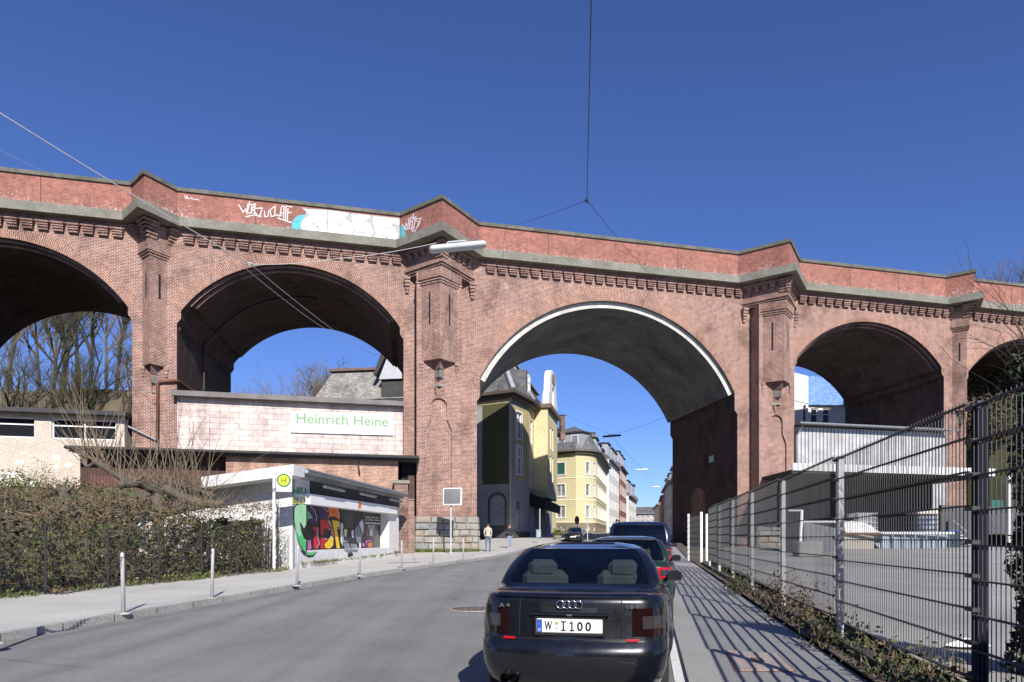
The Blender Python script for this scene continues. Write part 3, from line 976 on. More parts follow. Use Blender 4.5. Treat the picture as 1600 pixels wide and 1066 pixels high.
# small pale plate and bricked-up doorway inside the main arch's right pier
ui = ARCH[2][1] + INS
mb = MB(); mb.hexa([V(ui - .03, 3.9, 7.6), V(ui - .03, 4.7, 7.6), V(ui + .0, 4.7, 7.6), V(ui + .0, 3.9, 7.6), V(ui - .03, 3.9, 8.1), V(ui - .03, 4.7, 8.1), V(ui, 4.7, 8.1), V(ui, 3.9, 8.1)])
mb.build("wall_plate", mat("pale_green_plate", (.5, .6, .5)), via)
door = [(5.2, .9), (8.2, .9), (8.2, 4.6)] + [(6.7 + 1.5 * math.cos(math.pi * i / 8), 4.6 + 1.2 * math.sin(math.pi * i / 8)) for i in range(1, 8)] + [(5.2, 4.6)]
mb = MB(); mb.prism([V(ui + .0, w, z) for w, z in door], E_ * -.06)
mb.build("blocked_doorway", brick("doorway_brick", (.22, .09, .06), (.3, .13, .09), (.2, .16, .14)), via)

# ---- painted writing on the parapet (flat paint skins a few mm proud of the brick)
NV = Vector((-E_.y * -1, -E_.x, 0)).normalized()
P0g = V(-9, -.008, 21)
def pw(px, py, off=0.0): return onplane(px, py, P0g + NV * off, NV)
def z5(x, y): return (360 + x / 5.0, 300 + y / 5.0)
def paint(mb, pts, off, mi, conv=z5, proj=pw):
    P = [proj(*conv(x, y), off) for x, y in pts]
    mb.add(P, [tuple(t) for t in tessellate_polygon([P])], mi)
def stroke(mb, pts, wpx, off, mi, conv=z5, proj=pw):
    for (a, b) in zip(pts, pts[1:]):
        dx, dy = b[0] - a[0], b[1] - a[1]; L = math.hypot(dx, dy) or 1
        nx, ny = -dy / L * wpx / 2, dx / L * wpx / 2
        ex, ey = dx / L * wpx * .4, dy / L * wpx * .4
        paint(mb, [(a[0] - ex + nx, a[1] - ey + ny), (b[0] + ex + nx, b[1] + ey + ny), (b[0] + ex - nx, b[1] + ey - ny), (a[0] - ex - nx, a[1] - ey - ny)], off, mi, conv, proj)
mb = MB()
paint(mb, [(480, 245), (500, 205), (540, 180), (640, 178), (640, 330), (500, 320), (480, 300)], 0.0, 1)
paint(mb, [(1285, 255), (1322, 240), (1322, 398), (1290, 398)], 0.0, 1)
# swollen white letters
L1 = [(560, 125), (600, 135), (755, 140), (758, 240), (765, 330), (690, 328), (610, 318), (560, 310), (548, 255), (575, 205), (620, 188), (590, 150)]
L2 = [(765, 142), (930, 165), (895, 205), (955, 245), (965, 300), (935, 355), (840, 350), (768, 336), (757, 240)]
L3 = [(945, 168), (1105, 185), (1062, 225), (1110, 265), (1122, 325), (1080, 375), (985, 362), (955, 350), (968, 290), (945, 230)]
L4 = [(1110, 190), (1320, 208), (1320, 260), (1260, 250), (1300, 300), (1315, 350), (1290, 395), (1170, 392), (1105, 372), (1126, 320), (1112, 262)]
paint(mb, [(600, 132), (1318, 204), (1318, 392), (1180, 388), (600, 318), (560, 260)], .001, 2)
for L in (L1, L2, L3, L4):
    paint(mb, L, .002, 0); stroke(mb, L + L[:1], 7, .003, 2)
for pts in ([(700, 150), (745, 205)], [(690, 225), (640, 250), (690, 275)], [(600, 265), (680, 283), (685, 240)], [(760, 150), (752, 240), (765, 330)], [(800, 215), (800, 240)], [(900, 208), (850, 258), (810, 232)], [(815, 305), (905, 306)], [(950, 240), (968, 300), (940, 350)], [(1005, 190), (960, 170)], [(1060, 228), (1015, 265)], [(980, 318), (1050, 318), (1058, 300)], [(1118, 262), (1128, 320), (1110, 372)], [(1290, 240), (1230, 300), (1180, 272)], [(1130, 330), (1222, 345), (1222, 390)], [(1222, 345), (1222, 388)]):
    stroke(mb, pts, 9, .005, 2)
mb.build("parapet_graffiti", [mat("white_spray_paint", (.80, .79, .77), (.70, .68, .66), 4, .7), mat("turquoise_spray_paint", (.05, .36, .42), (.08, .45, .5), 3, .7), solid("grey_spray_line", (.36, .35, .35), .7)], via)
mb = MB()
tagp = [[(65, 100), (100, 160), (120, 130), (130, 170), (150, 75)], [(135, 95), (165, 100), (165, 165), (130, 165), (135, 95)], [(165, 100), (200, 95), (170, 130), (215, 190)], [(195, 90), (185, 180)], [(190, 130), (250, 125), (225, 195)], [(120, 195), (180, 180), (240, 190)],
        [(265, 150), (270, 195), (295, 190), (300, 145)], [(310, 140), (320, 195), (345, 185), (350, 110), (310, 140)], [(345, 180), (400, 185)], [(385, 195), (400, 115), (420, 110), (415, 205)], [(390, 165), (420, 165)], [(435, 110), (430, 215)], [(440, 112), (480, 118)], [(450, 130), (445, 220)], [(455, 165), (475, 160)], [(370, 205), (480, 240), (550, 220)]]
for p in tagp: stroke(mb, p, 7, 0.0, 0)
for i in range(9):
    stroke(mb, [(-345 + i * 12, 40 + (i % 3) * 4 + i * 1.6), (-340 + i * 12, 52 + i * 1.6)], 5, 0, 0)
stroke(mb, [(-360, 25), (-350, 50), (-340, 30), (-335, 52)], 5, 0, 0)
mb.build("parapet_tag", mat("white_tag_paint", (.75, .7, .69), (.66, .6, .58), 6, .7), via)
# tag on the angled face beside it
pb, pa = V(BIG[0][0] - BIG[0][1], 0, 21), V(BIG[0][0], -BIG[0][2], 21)
tn = (pa - pb).normalized(); NL = Vector((tn.y, -tn.x, 0))
if NL.y > 0: NL = -NL
pl = lambda px, py, off=0.0: onplane(px, py, pb + NL * (.008 + off), NL)
mb = MB()
paint(mb, [(1330, 262), (1350, 265), (1368, 320), (1358, 375), (1330, 395)], 0, 1, z5, pl)
for p in [[(1345, 255), (1365, 295), (1375, 240), (1390, 290)], [(1390, 210), (1400, 290), (1405, 200), (1440, 200)], [(1405, 240), (1450, 190), (1425, 310)], [(1430, 170), (1415, 300)], [(1440, 215), (1490, 205), (1440, 310)], [(1370, 295), (1440, 275)], [(1450, 225), (1480, 240), (1445, 300)]]:
    stroke(mb, p, 7, .002, 0, z5, pl)
mb.build("parapet_tag", [mat("pale_tag_paint", (.7, .64, .66), (.62, .55, .58), 6, .7), mat("teal_spray_paint", (.05, .36, .42), (.08, .45, .5), 3, .7)], via)
# ------------------------------------------------------------------ windows for buildings
def window(parent, a, b, z0, z1, inward, fr=.07, bars=(1, 1), mats=None, proud=0.0, name="window"):
    """frame with panes filling the hole from a to b (bottom corners, 3D without z), set back by inward"""
    a, b = Vector((a.x, a.y, 0)), Vector((b.x, b.y, 0))
    t = (b - a); L = t.length; t /= L
    q = Vector(inward).normalized() * .06
    Z = lambda z: Vector((0, 0, z))
    mbf = MB()
    def bar(x0, x1, y0, y1):
        p = [a + t * x0 + Z(y0) , a + t * x1 + Z(y0), a + t * x1 + Z(y0) + q, a + t * x0 + Z(y0) + q]
        mbf.hexa([v + inward - q for v in p] + [v + inward - q + Z(y1 - y0) for v in p])
    bar(0, fr, z0, z1); bar(L - fr, L, z0, z1); bar(fr, L - fr, z0, z0 + fr); bar(fr, L - fr, z1 - fr, z1)
    for i in range(1, bars[0]): bar(L * i / bars[0] - fr / 2, L * i / bars[0] + fr / 2, z0 + fr, z1 - fr)
    for i in range(1, bars[1]):
        zz = z0 + (z1 - z0) * (.66 if bars[1] == 2 else i / bars[1])
        bar(fr, L - fr, zz - fr / 2, zz + fr / 2)
    m = mats or (M['frame'], M['glass'])
    w = mbf.build(name, m[0], parent)
    mbp = MB()
    mbp.quad(a + Z(z0) + inward * 1.0, b + Z(z0) + inward, b + Z(z1) + inward, a + Z(z1) + inward)
    mbp.build("pane", m[1], w)
    return w

def frames_around(mb, a, b, z0, z1, out, wd_=.12, pr=.04, mi=0, sill=.08):
    """flat surround proud of the wall"""
    t = (b - a).normalized(); Z = lambda z: Vector((0, 0, z)); o = out.normalized()
    def bar(p, q, za, zb, pr):
        mb.hexa([p + Z(za) + o * pr, q + Z(za) + o * pr, q + Z(za) - o * .01, p + Z(za) - o * .01, p + Z(zb) + o * pr, q + Z(zb) + o * pr, q + Z(zb) - o * .01, p + Z(zb) - o * .01], mi)
    bar(a - t * wd_, a, z0, z1, pr); bar(b, b + t * wd_, z0, z1, pr)
    bar(a - t * wd_, b + t * wd_, z1, z1 + wd_, pr); bar(a - t * (wd_ + .05), b + t * (wd_ + .05), z0 - sill, z0, pr + .06)

# ------------------------------------------------------------------ building with white panels in the second arch
def vn(u, w): p = V(u, w, 0); return p
wb = thing("panelled_building", "white panelled building filling the second arch above the brick annex", "building", V(-9, 2, 4.3))
m_panel = brick("white_wall_panels", (.62, .555, .52), (.55, .46, .42), (.36, .26, .24), 1.1, .34, .014, stain=(.86, .8, .78), dark=.93, dirt=.5)
mb = MB(); bx(mb, -15.75, -2.48, -.10, 9, 6.85, 9.95); mb.build("wall", m_panel, wb)
mb = MB(); bx(mb, -15.9, -2.42, -.62, 9.4, 9.96, 10.26); mb.build("roof", mat("brown_roof_edge", (.13, .11, .105), (.19, .17, .165), 1.5, .7), wb)
mb = MB(); bx(mb, -15.7, -2.5, -.02, 8.5, 4.2, 6.85); bx(mb, -5.2, -5.05, -.16, 0, 6.45, 6.85, 1); mb.build("base_wall", [M['roofdark'], M['whitepaint']], wb)
sg = thing("shop_sign", "wide white sign with green lettering Heinrich Heine on the panelled wall", "sign", V(-6.2, -.2, 8.0))
P0s = V(-6, -.22, 8)
sp = lambda px, py: onplane(px, py, P0s, NV)
c4 = [sp(454, 643), sp(454, 675.5), sp(614.5, 680.5), sp(614.5, 646.5)]
mb = MB(); mb.prism(c4, NV * -.07); sgb = mb.build("sign_panel", solid("sign_white", (.82, .82, .80), .5), sg)
mb = MB()
rt = (sp(607, 665) - sp(463, 663)); rt.z = 0
P0t = V(-6, -.226, 8)
o1 = onplane(463, 661.5, P0t, NV)
wdt = (onplane(607, 664.5, P0t, NV) - o1).length
hgt = onplane(463, 645.5, P0t, NV).z - onplane(463, 662, P0t, NV).z
mb.text("Heinrich Heine", 1, o1, rt, (0, 0, 1), 0, .018, fit=(wdt, hgt))
mb.build("lettering", solid("sign_green", (.17, .33, .14), .6), sg)
mb = MB()
for (x0, x1) in ((463, 482), (489, 503), (509, 543), (549, 562), (569, 606)):
    n = int((x1 - x0) / 3.4)
    for i in range(n):
        xa = x0 + (x1 - x0) * i / n
        ya = 667.5 + (xa - 463) * .022
        mb.quad(onplane(xa, ya + 3, P0t, NV), onplane(xa + 2.3, ya + 3, P0t, NV), onplane(xa + 2.3, ya, P0t, NV), onplane(xa, ya, P0t, NV))
mb.build("small_print", solid("sign_faded_print", (.74, .66, .52), .6), sg)
# faded old letters on the panels
mb = MB()
pq = lambda px, py, off=0.0: onplane(px, py, V(-6, -.106, 8) + NV * off, NV)
z8 = lambda x, y: (250 + x / 4.1, 600 + y / 4.1)
for p in ([(140, 260), (145, 330), (165, 330)], [(430, 320), (435, 410)], [(430, 310), (500, 312), (490, 410)], [(605, 330), (640, 330), (660, 410)], [(620, 330), (585, 410)], [(720, 240), (750, 300), (770, 285)], [(860, 320), (865, 360)], [(240, 350), (270, 400)], [(800, 380), (805, 420)]):
    stroke(mb, p, 11, 0, 0, z8, pq)
mb.build("faded_letters", mat("faded_red_paint", (.62, .44, .38), (.68, .54, .48), 5, .8), wb)

# ------------------------------------------------------------------ long flat-roofed brick annex in front of it
an = thing("brick_annex", "low brick annex with black flat roof under the white panelled building", "building", V(-9, -1, 4.2))
mb = MB(); bx(mb, -12.6, -2.75, -1.9, -.12, 1.0, 6.3); mb.build("wall", M['brick_annex'], an)
mb = MB(); bx(mb, -20.4, -12.62, -1.2, -.12, 1.0, 6.3); mb.build("board_wall", M['wood_brown'], an)
mb = MB(); bx(mb, -20.6, -1.45, -2.5, -.13, 6.42, 6.6); bx(mb, -20.5, -1.6, -2.3, -.16, 6.3, 6.418)
mb.tube([V(-20.6, -2.56, 6.5), V(-1.5, -2.56, 6.46)], .055, 8)
mb.build("roof", M['roofdark'], an)
mb = MB(); bx(mb, -2.55, -1.72, -1.0, -.2, 1.0, 6.29); mb.build("dark_opening", M['black'], an)
mb = MB()
mb.tube([V(-5.1, -1.95, 6.2), V(-5.1, -2.06, 5.9), V(-5.05, -1.97, 5.4)], .05, 6)
mb.build("outlet_pipe", M['roofdark'], an)
gp = thing("brick_pillar", "old brick gate pillar with concrete cap beside the white shop", "pillar", V(-2.1, -2.6, .6))
mb = MB(); bx(mb, -2.95, -2.15, -2.9, -2.1, -.3, 4.85); mb.build("shaft", M['brick_dark'], gp)
mb = MB(); bx(mb, -3.05, -2.05, -3.0, -2.0, 4.852, 5.05); mb.build("cap", M['ledge'], gp)
lw = MB(); bx(lw, -2.14, -1.76, -2.3, -1.9, -.3, 3.9); bx(lw, -2.14, -1.76, -2.36, -1.84, 3.9, 3.98, 1); bx(lw, -2.14, -1.76, -2.2, -2.1, 3.99, 5.4, 2)
single(lw, "low_brick_wall", [M['brick_dark'], M['ledge'], M['wood_brown']], "narrow brick wall topped with boards between gate pillar and viaduct pier", "wall")

# beige garage range at far left
bg_ = thing("garage_building", "beige rendered garage range with wide windows under the leftmost arch", "building", V(-25, 0, 4.2))
m_beige = mat("beige_render", (.58, .50, .42), (.50, .43, .355), 1.0, .9, 14, .2)
wins = [(-32.0, -28.0), (-27.2, -23.15), (-22.3, -19.0)]
gl0, gl1 = 7.25, 8.40
mb = MB()
mb.plate([(-40, 2.2), (-18.55, 2.2), (-18.55, 8.62), (-40, 8.62)], [[(a, gl0), (b, gl0), (b, gl1), (a, gl1)] for a, b in wins], lambda u_, z_: V(u_, -.15, z_), A_ * .25)
bx(mb, -18.75, -18.551, -.14, 5, 2.2, 8.6)
mb.build("wall", m_beige, bg_)
for a, b in wins:
    window(bg_, V(a, -.15, 0), V(b, -.15, 0), gl0, gl1, A_ * .18, .07, (2, 2))
mb = MB(); bx(mb, -40, -18.3, -.75, 5.2, 8.62, 8.86); mb.build("roof", M['roofdark'], bg_)
mb = MB(); bx(mb, -40, -18.8, 4.2, 4.4, 3, 8.6); mb.build("back_wall", M['roofdark'], bg_)
mb = MB()
rnd = random.Random(9)
for i in range(34):
    u_ = -33 + 12.5 * rnd.random(); z_ = 4.6 + 2.0 * rnd.random()
    s = rnd.uniform(.05, .22)
    pts = [V(u_ + s * 1.6 * math.cos(t) * rnd.uniform(.6, 1), -.156, z_ + s * math.sin(t) * rnd.uniform(.6, 1)) for t in [k_ * math.pi / 4 for k_ in range(8)]]
    mb.add(pts, [tuple(range(8))])
mb.build("plaster_patch", mat("bare_plaster", (.72, .70, .66), (.62, .6, .57), 3, .9), bg_)

# brown picket fence in front of the annex
pf = thing("picket_fence", "dark red brown picket fence below the annex roof", "fence", V(-16, -2.2, 3.5))
mb = MB()
for i in range(40):
    u_ = -19.6 + i * .19
    w_ = -1.95 - i * .045
    bx(mb, u_, u_ + .13, w_ - .03, w_, 3.5 - i * .022, 5.1 - i * .03)
mb.build("pickets", solid("red_brown_stain", (.12, .045, .035), .7), pf)
mb = MB(); 
for z_ in (3.9, 4.7): mb.hexa([V(-19.6, -1.92, z_), V(-12, -3.75, z_ - 1.0), V(-12, -3.7, z_ - 1.0), V(-19.6, -1.87, z_), V(-19.6, -1.92, z_ + .1), V(-12, -3.75, z_ - .9), V(-12, -3.7, z_ - .9), V(-19.6, -1.87, z_ + .1)])
mb.build("rail", M['rust'], pf)

# ------------------------------------------------------------------ the white shop with spray-painted window
SA, SB = Vector((-8.17, 25.4, 0)), Vector((-6.50, 39.2, 0))
st = (SB - SA).normalized(); sn = Vector((st.y, -st.x, 0))       # outward: towards the street
if sn.x < 0: sn = -sn
si = -sn
SL = (SB - SA).length
shop = thing("graffiti_shop", "single storey white shop with bright graffiti across its window", "shop", (SA.x, SA.y, g(25)))
def S(x, d, z): return SA + st * x + si * d + Vector((0, 0, 1.5 + (z - 1.5) * .925))
zs_ = lambda x: 4.28 - .004 * x
REC = .5
ops = lambda px, py, d=0.0: onplane(px, py, SA + si * d, sn)
def sx_(px, py=820, d=0.0): return (ops(px, py, d) - SA).dot(st)
wx0, wx1 = sx_(478.5), sx_(608)
wz0, wz1 = 1.02, 3.02
m_shop = mat("shop_white_render", (.74, .73, .71), (.62, .61, .59), .8, .85, 12, .15)
mb = MB()
mb.plate([(0, -.2), (SL, -.2), (SL, zs_(SL)), (0, zs_(0))], [[(wx0, wz0), (wx1, wz0), (wx1, wz1), (wx0, wz1)]], lambda x, z: S(x, 0, z), si * REC)
mb.prism([S(-.001, 0, -.2), S(-.001, 6.2, -.2), S(-.001, 6.2, 3.1), S(-.001, 0, 4.27)], st * .2)
mb.prism([S(SL - .2, .01, -.2), S(SL - .2, 6.2, -.2), S(SL - .2, 6.2, 3.1), S(SL - .2, .01, 4.2)], st * .2)
mb.quad(S(0, 6.2, -.2), S(SL, 6.2, -.2), S(SL, 6.2, 3.1), S(0, 6.2, 3.1))
mb.build("wall", m_shop, shop)
mb = MB()
for k_ in range(2):
    pr = .55 - k_ * .25; zt = 4.36 - k_ * .17
    mb.hexa([S(-.05, -pr, zt - .1 - .05), S(SL + .05, -pr, zt - .1 - .05), S(SL + .05, 6.4, 3.06 + .1 - k_ * .17), S(-.05, 6.4, 3.06 + .1 - k_ * .17),
             S(-.05, -pr, zt), S(SL + .05, -pr, zt), S(SL + .05, 6.4, 3.2 - k_ * .17), S(-.05, 6.4, 3.2 - k_ * .17)])
mb.tube([S(-.1, -.60, 4.22), S(SL + .1, -.60, 4.16)], .07, 8)
mb.build("roof", M['steel_grey'], shop)
mb = MB()
mb.hexa([S(-1.0, -.5, 3.98), S(-.06, -.5, 3.98), S(-.06, 3.0, 3.53), S(-1.0, 3.0, 3.53), S(-1.0, -.5, 4.40), S(-.06, -.5, 4.40), S(-.06, 3.0, 3.95), S(-1.0, 3.0, 3.95)])
mb.build("gable_fascia", m_shop, shop)
mb = MB()
mb.hexa([S(-.98, 3.01, 3.52), S(0, 3.01, 3.52), S(0, 6.6, 2.75), S(-.98, 6.6, 2.75), S(-.98, 3.01, 3.72), S(0, 3.01, 3.72), S(0, 6.6, 2.95), S(-.98, 6.6, 2.95)])
mb.build("side_roof", M['roofdark'], shop)
mb = MB(); xd = sx_(484, 770)  # dark band under the roof: the overhang's shade put into colour
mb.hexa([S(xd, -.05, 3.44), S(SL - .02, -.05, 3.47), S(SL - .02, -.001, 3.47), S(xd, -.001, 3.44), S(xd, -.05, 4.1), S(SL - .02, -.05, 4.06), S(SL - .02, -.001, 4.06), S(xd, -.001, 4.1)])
mb.build("roof_shade_band", mat("roof_shade_dark", (.035, .035, .038), (.05, .05, .052), 2, .7), shop)
mb = MB()
for a in (.14, .45, .78):
    mb.tube([S(SL * a, -.42, 3.80), S(SL * a + 2.2, -.42, 3.78)], .07, 8)
mb.build("light_tube", M['steel_grey'], shop)
fx0, fx1 = sx_(484, 770, -.2), sx_(620, 790, -.2)
mb = MB(); mb.hexa([S(fx0, -.22, 2.98), S(fx1, -.22, 3.02), S(fx1, -.002, 3.02), S(fx0, -.002, 2.98), S(fx0, -.22, 3.42), S(fx1, -.22, 3.46), S(fx1, -.002, 3.46), S(fx0, -.002, 3.42)])
hb = mb.build("header_board", solid("header_white", (.8, .8, .79), .5), shop)
xo = sx_(561, 780, -.2)
mb = MB(); mb.hexa([S(xo - .18, -.226, 3.06), S(xo + .22, -.226, 3.06), S(xo + .22, -.2, 3.06), S(xo - .18, -.2, 3.06), S(xo - .18, -.226, 3.40), S(xo + .22, -.226, 3.40), S(xo + .22, -.2, 3.40), S(xo - .18, -.2, 3.40)])
mb.build("orange_mark", solid("orange_paint", (.75, .2, .03), .5), hb)
# shutters and door behind the painted glass
mb = MB()
mb.quad(S(wx0, REC, wz0), S(wx1, REC, wz0), S(wx1, REC, wz1), S(wx0, REC, wz1))
shw = mb.build("shop_window", mat("dark_shop_front", (.010, .010, .012), (.018, .018, .02), 2, .6, None, 0, 0, .15), shop)
zc2 = lambda x, y: (440 + x / 6.66, 730 + y / 6.66)
pg = lambda px, py, off=0.0: onplane(px, py, SA + si * (REC - .006 - off), sn)
pf0 = lambda px, py, off=0.0: onplane(px, py, SA + sn * (.006 + off), sn)
mb = MB()
paint(mb, [(620, 400), (830, 415), (830, 850), (620, 850)], 0, 0, zc2, pg)
paint(mb, [(655, 455), (745, 462), (745, 640), (655, 640)], .002, 1, zc2, pg)
paint(mb, [(840, 425), (1065, 440), (1065, 838), (840, 838)], .002, 1, zc2, pg)
paint(mb, [(880, 430), (980, 440), (980, 480), (880, 470)], .004, 2, zc2, pg)
for (y, x0, x1, w_) in ((520, 872, 1010, 8), (548, 872, 1062, 8), (582, 875, 1040, 13), (610, 900, 965, 12), (632, 905, 960, 12)):
    n = 14
    for i in range(n):
        if (i * 7 + y) % 5 == 0: continue
        xa = x0 + (x1 - x0) * i / n
        stroke(mb, [(xa, y + i * .5), (xa + (x1 - x0) / n * .6, y + i * .5)], w_, .004, 3, zc2, pg)
for q in ([(888, 645), (900, 645), (900, 720), (888, 715)], ): paint(mb, q, .004, 4, zc2, pg)
paint(mb, [(918, 645), (950, 648), (948, 718), (916, 714)], .004, 3, zc2, pg)
paint(mb, [(1040, 620), (1075, 610), (1085, 720), (1075, 810), (1060, 760)], .004, 5, zc2, pg)
mb.build("painted_panel", [mat("dark_grey_door", (.03, .033, .04), (.05, .053, .062), 3, .7), solid("panel_black", (.012, .012, .012), .35), solid("panel_grey_print", (.2, .2, .21), .6), solid("panel_white_print", (.7, .7, .68), .6), solid("panel_pink", (.5, .1, .3), .6), solid("panel_cream", (.6, .45, .35), .6)], shop)
# the big letters
GM = [mat("green_spray", (.05, .42, .10), (.10, .55, .22), 2.2, .5), mat("pale_green_spray", (.45, .74, .47), (.28, .65, .33), 2.0, .5), mat("blue_violet_spray", (.015, .02, .10), (.05, .01, .10), 2, .5),
      mat("red_spray", (.62, .012, .02), (.48, .01, .04), 2, .5), mat("orange_spray", (.75, .19, .015), (.62, .10, .015), 2, .5), mat("yellow_spray", (.85, .62, .015), (.85, .45, .01), 2, .5),
      mat("grey_spray", (.16, .18, .21), (.24, .26, .29), 2, .5), solid("black_outline_spray", (.01, .01, .01), .5), mat("white_spray", (.72, .72, .74), (.6, .58, .66), 3, .5), mat("magenta_spray", (.42, .06, .28), (.55, .12, .4), 3, .5), mat("lemon_spray", (.75, .72, .2), (.7, .66, .12), 3, .5)]
mb = MB()
# on the corner pillar and the sill, flush with the wall
paint(mb, [(118, 430), (150, 385), (200, 372), (256, 385), (262, 400), (262, 915), (215, 880), (165, 770), (140, 640), (118, 520)], 0, 7, zc2, pf0)
paint(mb, [(128, 440), (155, 400), (200, 385), (255, 395), (256, 590), (235, 640), (256, 760), (250, 870), (190, 780), (150, 660), (130, 540)], .002, 1, zc2, pf0)
paint(mb, [(140, 650), (195, 730), (205, 690), (256, 780), (252, 885), (215, 850), (165, 760)], .004, 0, zc2, pf0)
paint(mb, [(185, 560), (212, 600), (235, 640), (256, 700), (256, 760), (232, 740), (205, 670)], .004, 7, zc2, pf0)
paint(mb, [(180, 850), (255, 915), (330, 918), (372, 882), (330, 935), (280, 942), (230, 915)], 0, 7, zc2, pf0)
paint(mb, [(250, 880), (290, 890), (335, 885), (365, 882), (325, 920), (270, 915)], .002, 0, zc2, pf0)
paint(mb, [(690, 850), (745, 905), (740, 925), (690, 940)], 0, 7, zc2, pf0)
paint(mb, [(640, 855), (715, 860), (712, 905), (690, 890)], .001, 6, zc2, pf0)
paint(mb, [(715, 850), (795, 860), (790, 885), (718, 885)], .001, 6, zc2, pf0)
# small words above
o2 = onplane(447 + 11, 772, SA + sn * .008, sn)
for (px, py, w_, h_, s, mi) in ((457.5, 772.5, 21, 11, "NEU", 0), (457, 787.5, 21, 11, "BiLD", 10)):
    pa_, pb_ = onplane(px, py, SA + sn * .012, sn), onplane(px + w_, py, SA + sn * .012, sn)
    ph = onplane(px, py - h_, SA + sn * .012, sn)
    for (dz, mm, bo, of) in ((0, 7, .035, 0), (0, mi, .0, .004)):
        mb.text(s, 1, pa_ + sn * of, (pb_ - pa_), (0, 0, 1), mm, bo, fit=((pb_ - pa_).length, (ph - pa_).z))
mb.build("wall_graffiti", GM, shop)
def outlined(mb, pts, off, mi, conv, proj):
    paint(mb, pts, off, mi, conv, proj)
    if mi != 7:
        stroke(mb, pts + pts[:1], 9, off + .0008, 7, conv, proj)
        n = len(pts); k = n // 2
        cx, cy = sum(p[0] for p in pts) / n, sum(p[1] for p in pts) / n
        stroke(mb, [(cx + (p[0] - cx) * .8, cy + (p[1] - cy) * .84) for p in pts[1:1 + k]], 4, off + .0012, 8, conv, proj)
mb = MB()
paint(mb, [(250, 372), (620, 405), (720, 640), (850, 600), (850, 850), (250, 860)], -.002, 7, zc2, pg)
outlined(mb, [(250, 395), (300, 380), (360, 430), (392, 520), (380, 580), (320, 600), (310, 730), (260, 780), (250, 700)], 0, 7, zc2, pg)
outlined(mb, [(258, 400), (300, 392), (350, 440), (380, 520), (370, 575), (310, 590), (285, 560), (260, 600)], .002, 2, zc2, pg)
outlined(mb, [(258, 430), (285, 460), (330, 540), (285, 540), (262, 600)], .004, 0, zc2, pg)
outlined(mb, [(265, 760), (300, 755), (310, 850), (265, 880)], .002, 9, zc2, pg)
outlined(mb, [(312, 620), (385, 615), (380, 720), (405, 800), (370, 856), (330, 840), (325, 760), (355, 690)], .002, 3, zc2, pg)
outlined(mb, [(380, 410), (430, 400), (500, 470), (505, 540), (420, 560), (395, 500)], .002, 2, zc2, pg)
outlined(mb, [(400, 545), (500, 535), (540, 640), (500, 660), (445, 640), (440, 715), (405, 720)], .004, 3, zc2, pg)
outlined(mb, [(462, 560), (502, 540), (548, 700), (540, 800), (500, 852), (470, 800), (500, 720), (520, 640)], .006, 4, zc2, pg)
outlined(mb, [(400, 740), (440, 730), (490, 750), (480, 800), (500, 850), (405, 850)], .004, 3, zc2, pg)
outlined(mb, [(440, 800), (480, 760), (520, 700), (545, 740), (540, 820), (500, 852), (455, 845)], .008, 5, zc2, pg)
outlined(mb, [(475, 420), (500, 390), (545, 395), (600, 450), (612, 540), (590, 550), (560, 520), (500, 520)], .006, 4, zc2, pg)
outlined(mb, [(520, 545), (605, 560), (608, 635), (580, 630), (612, 845), (570, 852), (548, 700)], .008, 5, zc2, pg)
outlined(mb, [(610, 580), (640, 575), (640, 760), (700, 790), (715, 850), (650, 850), (610, 780)], .004, 8, zc2, pg)
outlined(mb, [(645, 640), (688, 650), (672, 735), (650, 720)], .006, 10, zc2, pg)
outlined(mb, [(720, 660), (750, 650), (752, 740), (728, 735)], .006, 8, zc2, pg)
outlined(mb, [(640, 780), (700, 790), (715, 850), (650, 850)], .008, 6, zc2, pg)
outlined(mb, [(710, 790), (780, 795), (795, 850), (718, 850)], .008, 6, zc2, pg)
outlined(mb, [(755, 640), (835, 560), (858, 600), (855, 700), (838, 720), (830, 830), (780, 780), (760, 720)], .006, 6, zc2, pg)
outlined(mb, [(800, 590), (838, 535), (858, 600), (856, 700), (840, 690)], .008, 8, zc2, pg)
outlined(mb, [(860, 765), (930, 750), (948, 830), (890, 845)], .006, 9, zc2, pg)
outlined(mb, [(890, 790), (935, 775), (946, 830), (900, 842)], .008, 4, zc2, pg)
outlined(mb, [(830, 790), (850, 785), (870, 820), (840, 840)], .006, 9, zc2, pg)
mb.build("window_graffiti", GM, shw)
# weeds and grime strip are part of the ground cover below

# wall boxes between shop and pier
pbx = V(-2.0, -3.06, 0)
mb = MB(); c0 = at(631, 838, 41.6); mb.bbox((c0.x - .12, c0.y, c0.z), (.26, .3, .95), 0, .2); mb.bbox((c0.x + .10, c0.y + .02, c0.z - .05), (.18, .3, .85), 1, .2)
for i in range(3): mb.box((c0.x + .05 + .05 * i, c0.y - .14, c0.z + .2), (.03, .02, .14), 2, .2)
single(mb, "wall_box", [solid("salmon_box", (.55, .25, .15), .5), solid("dark_blue_box", (.06, .08, .16), .4), solid("pale_label", (.5, .55, .65), .5)], "orange and dark blue boxes on the brick gate pillar", "letter box")

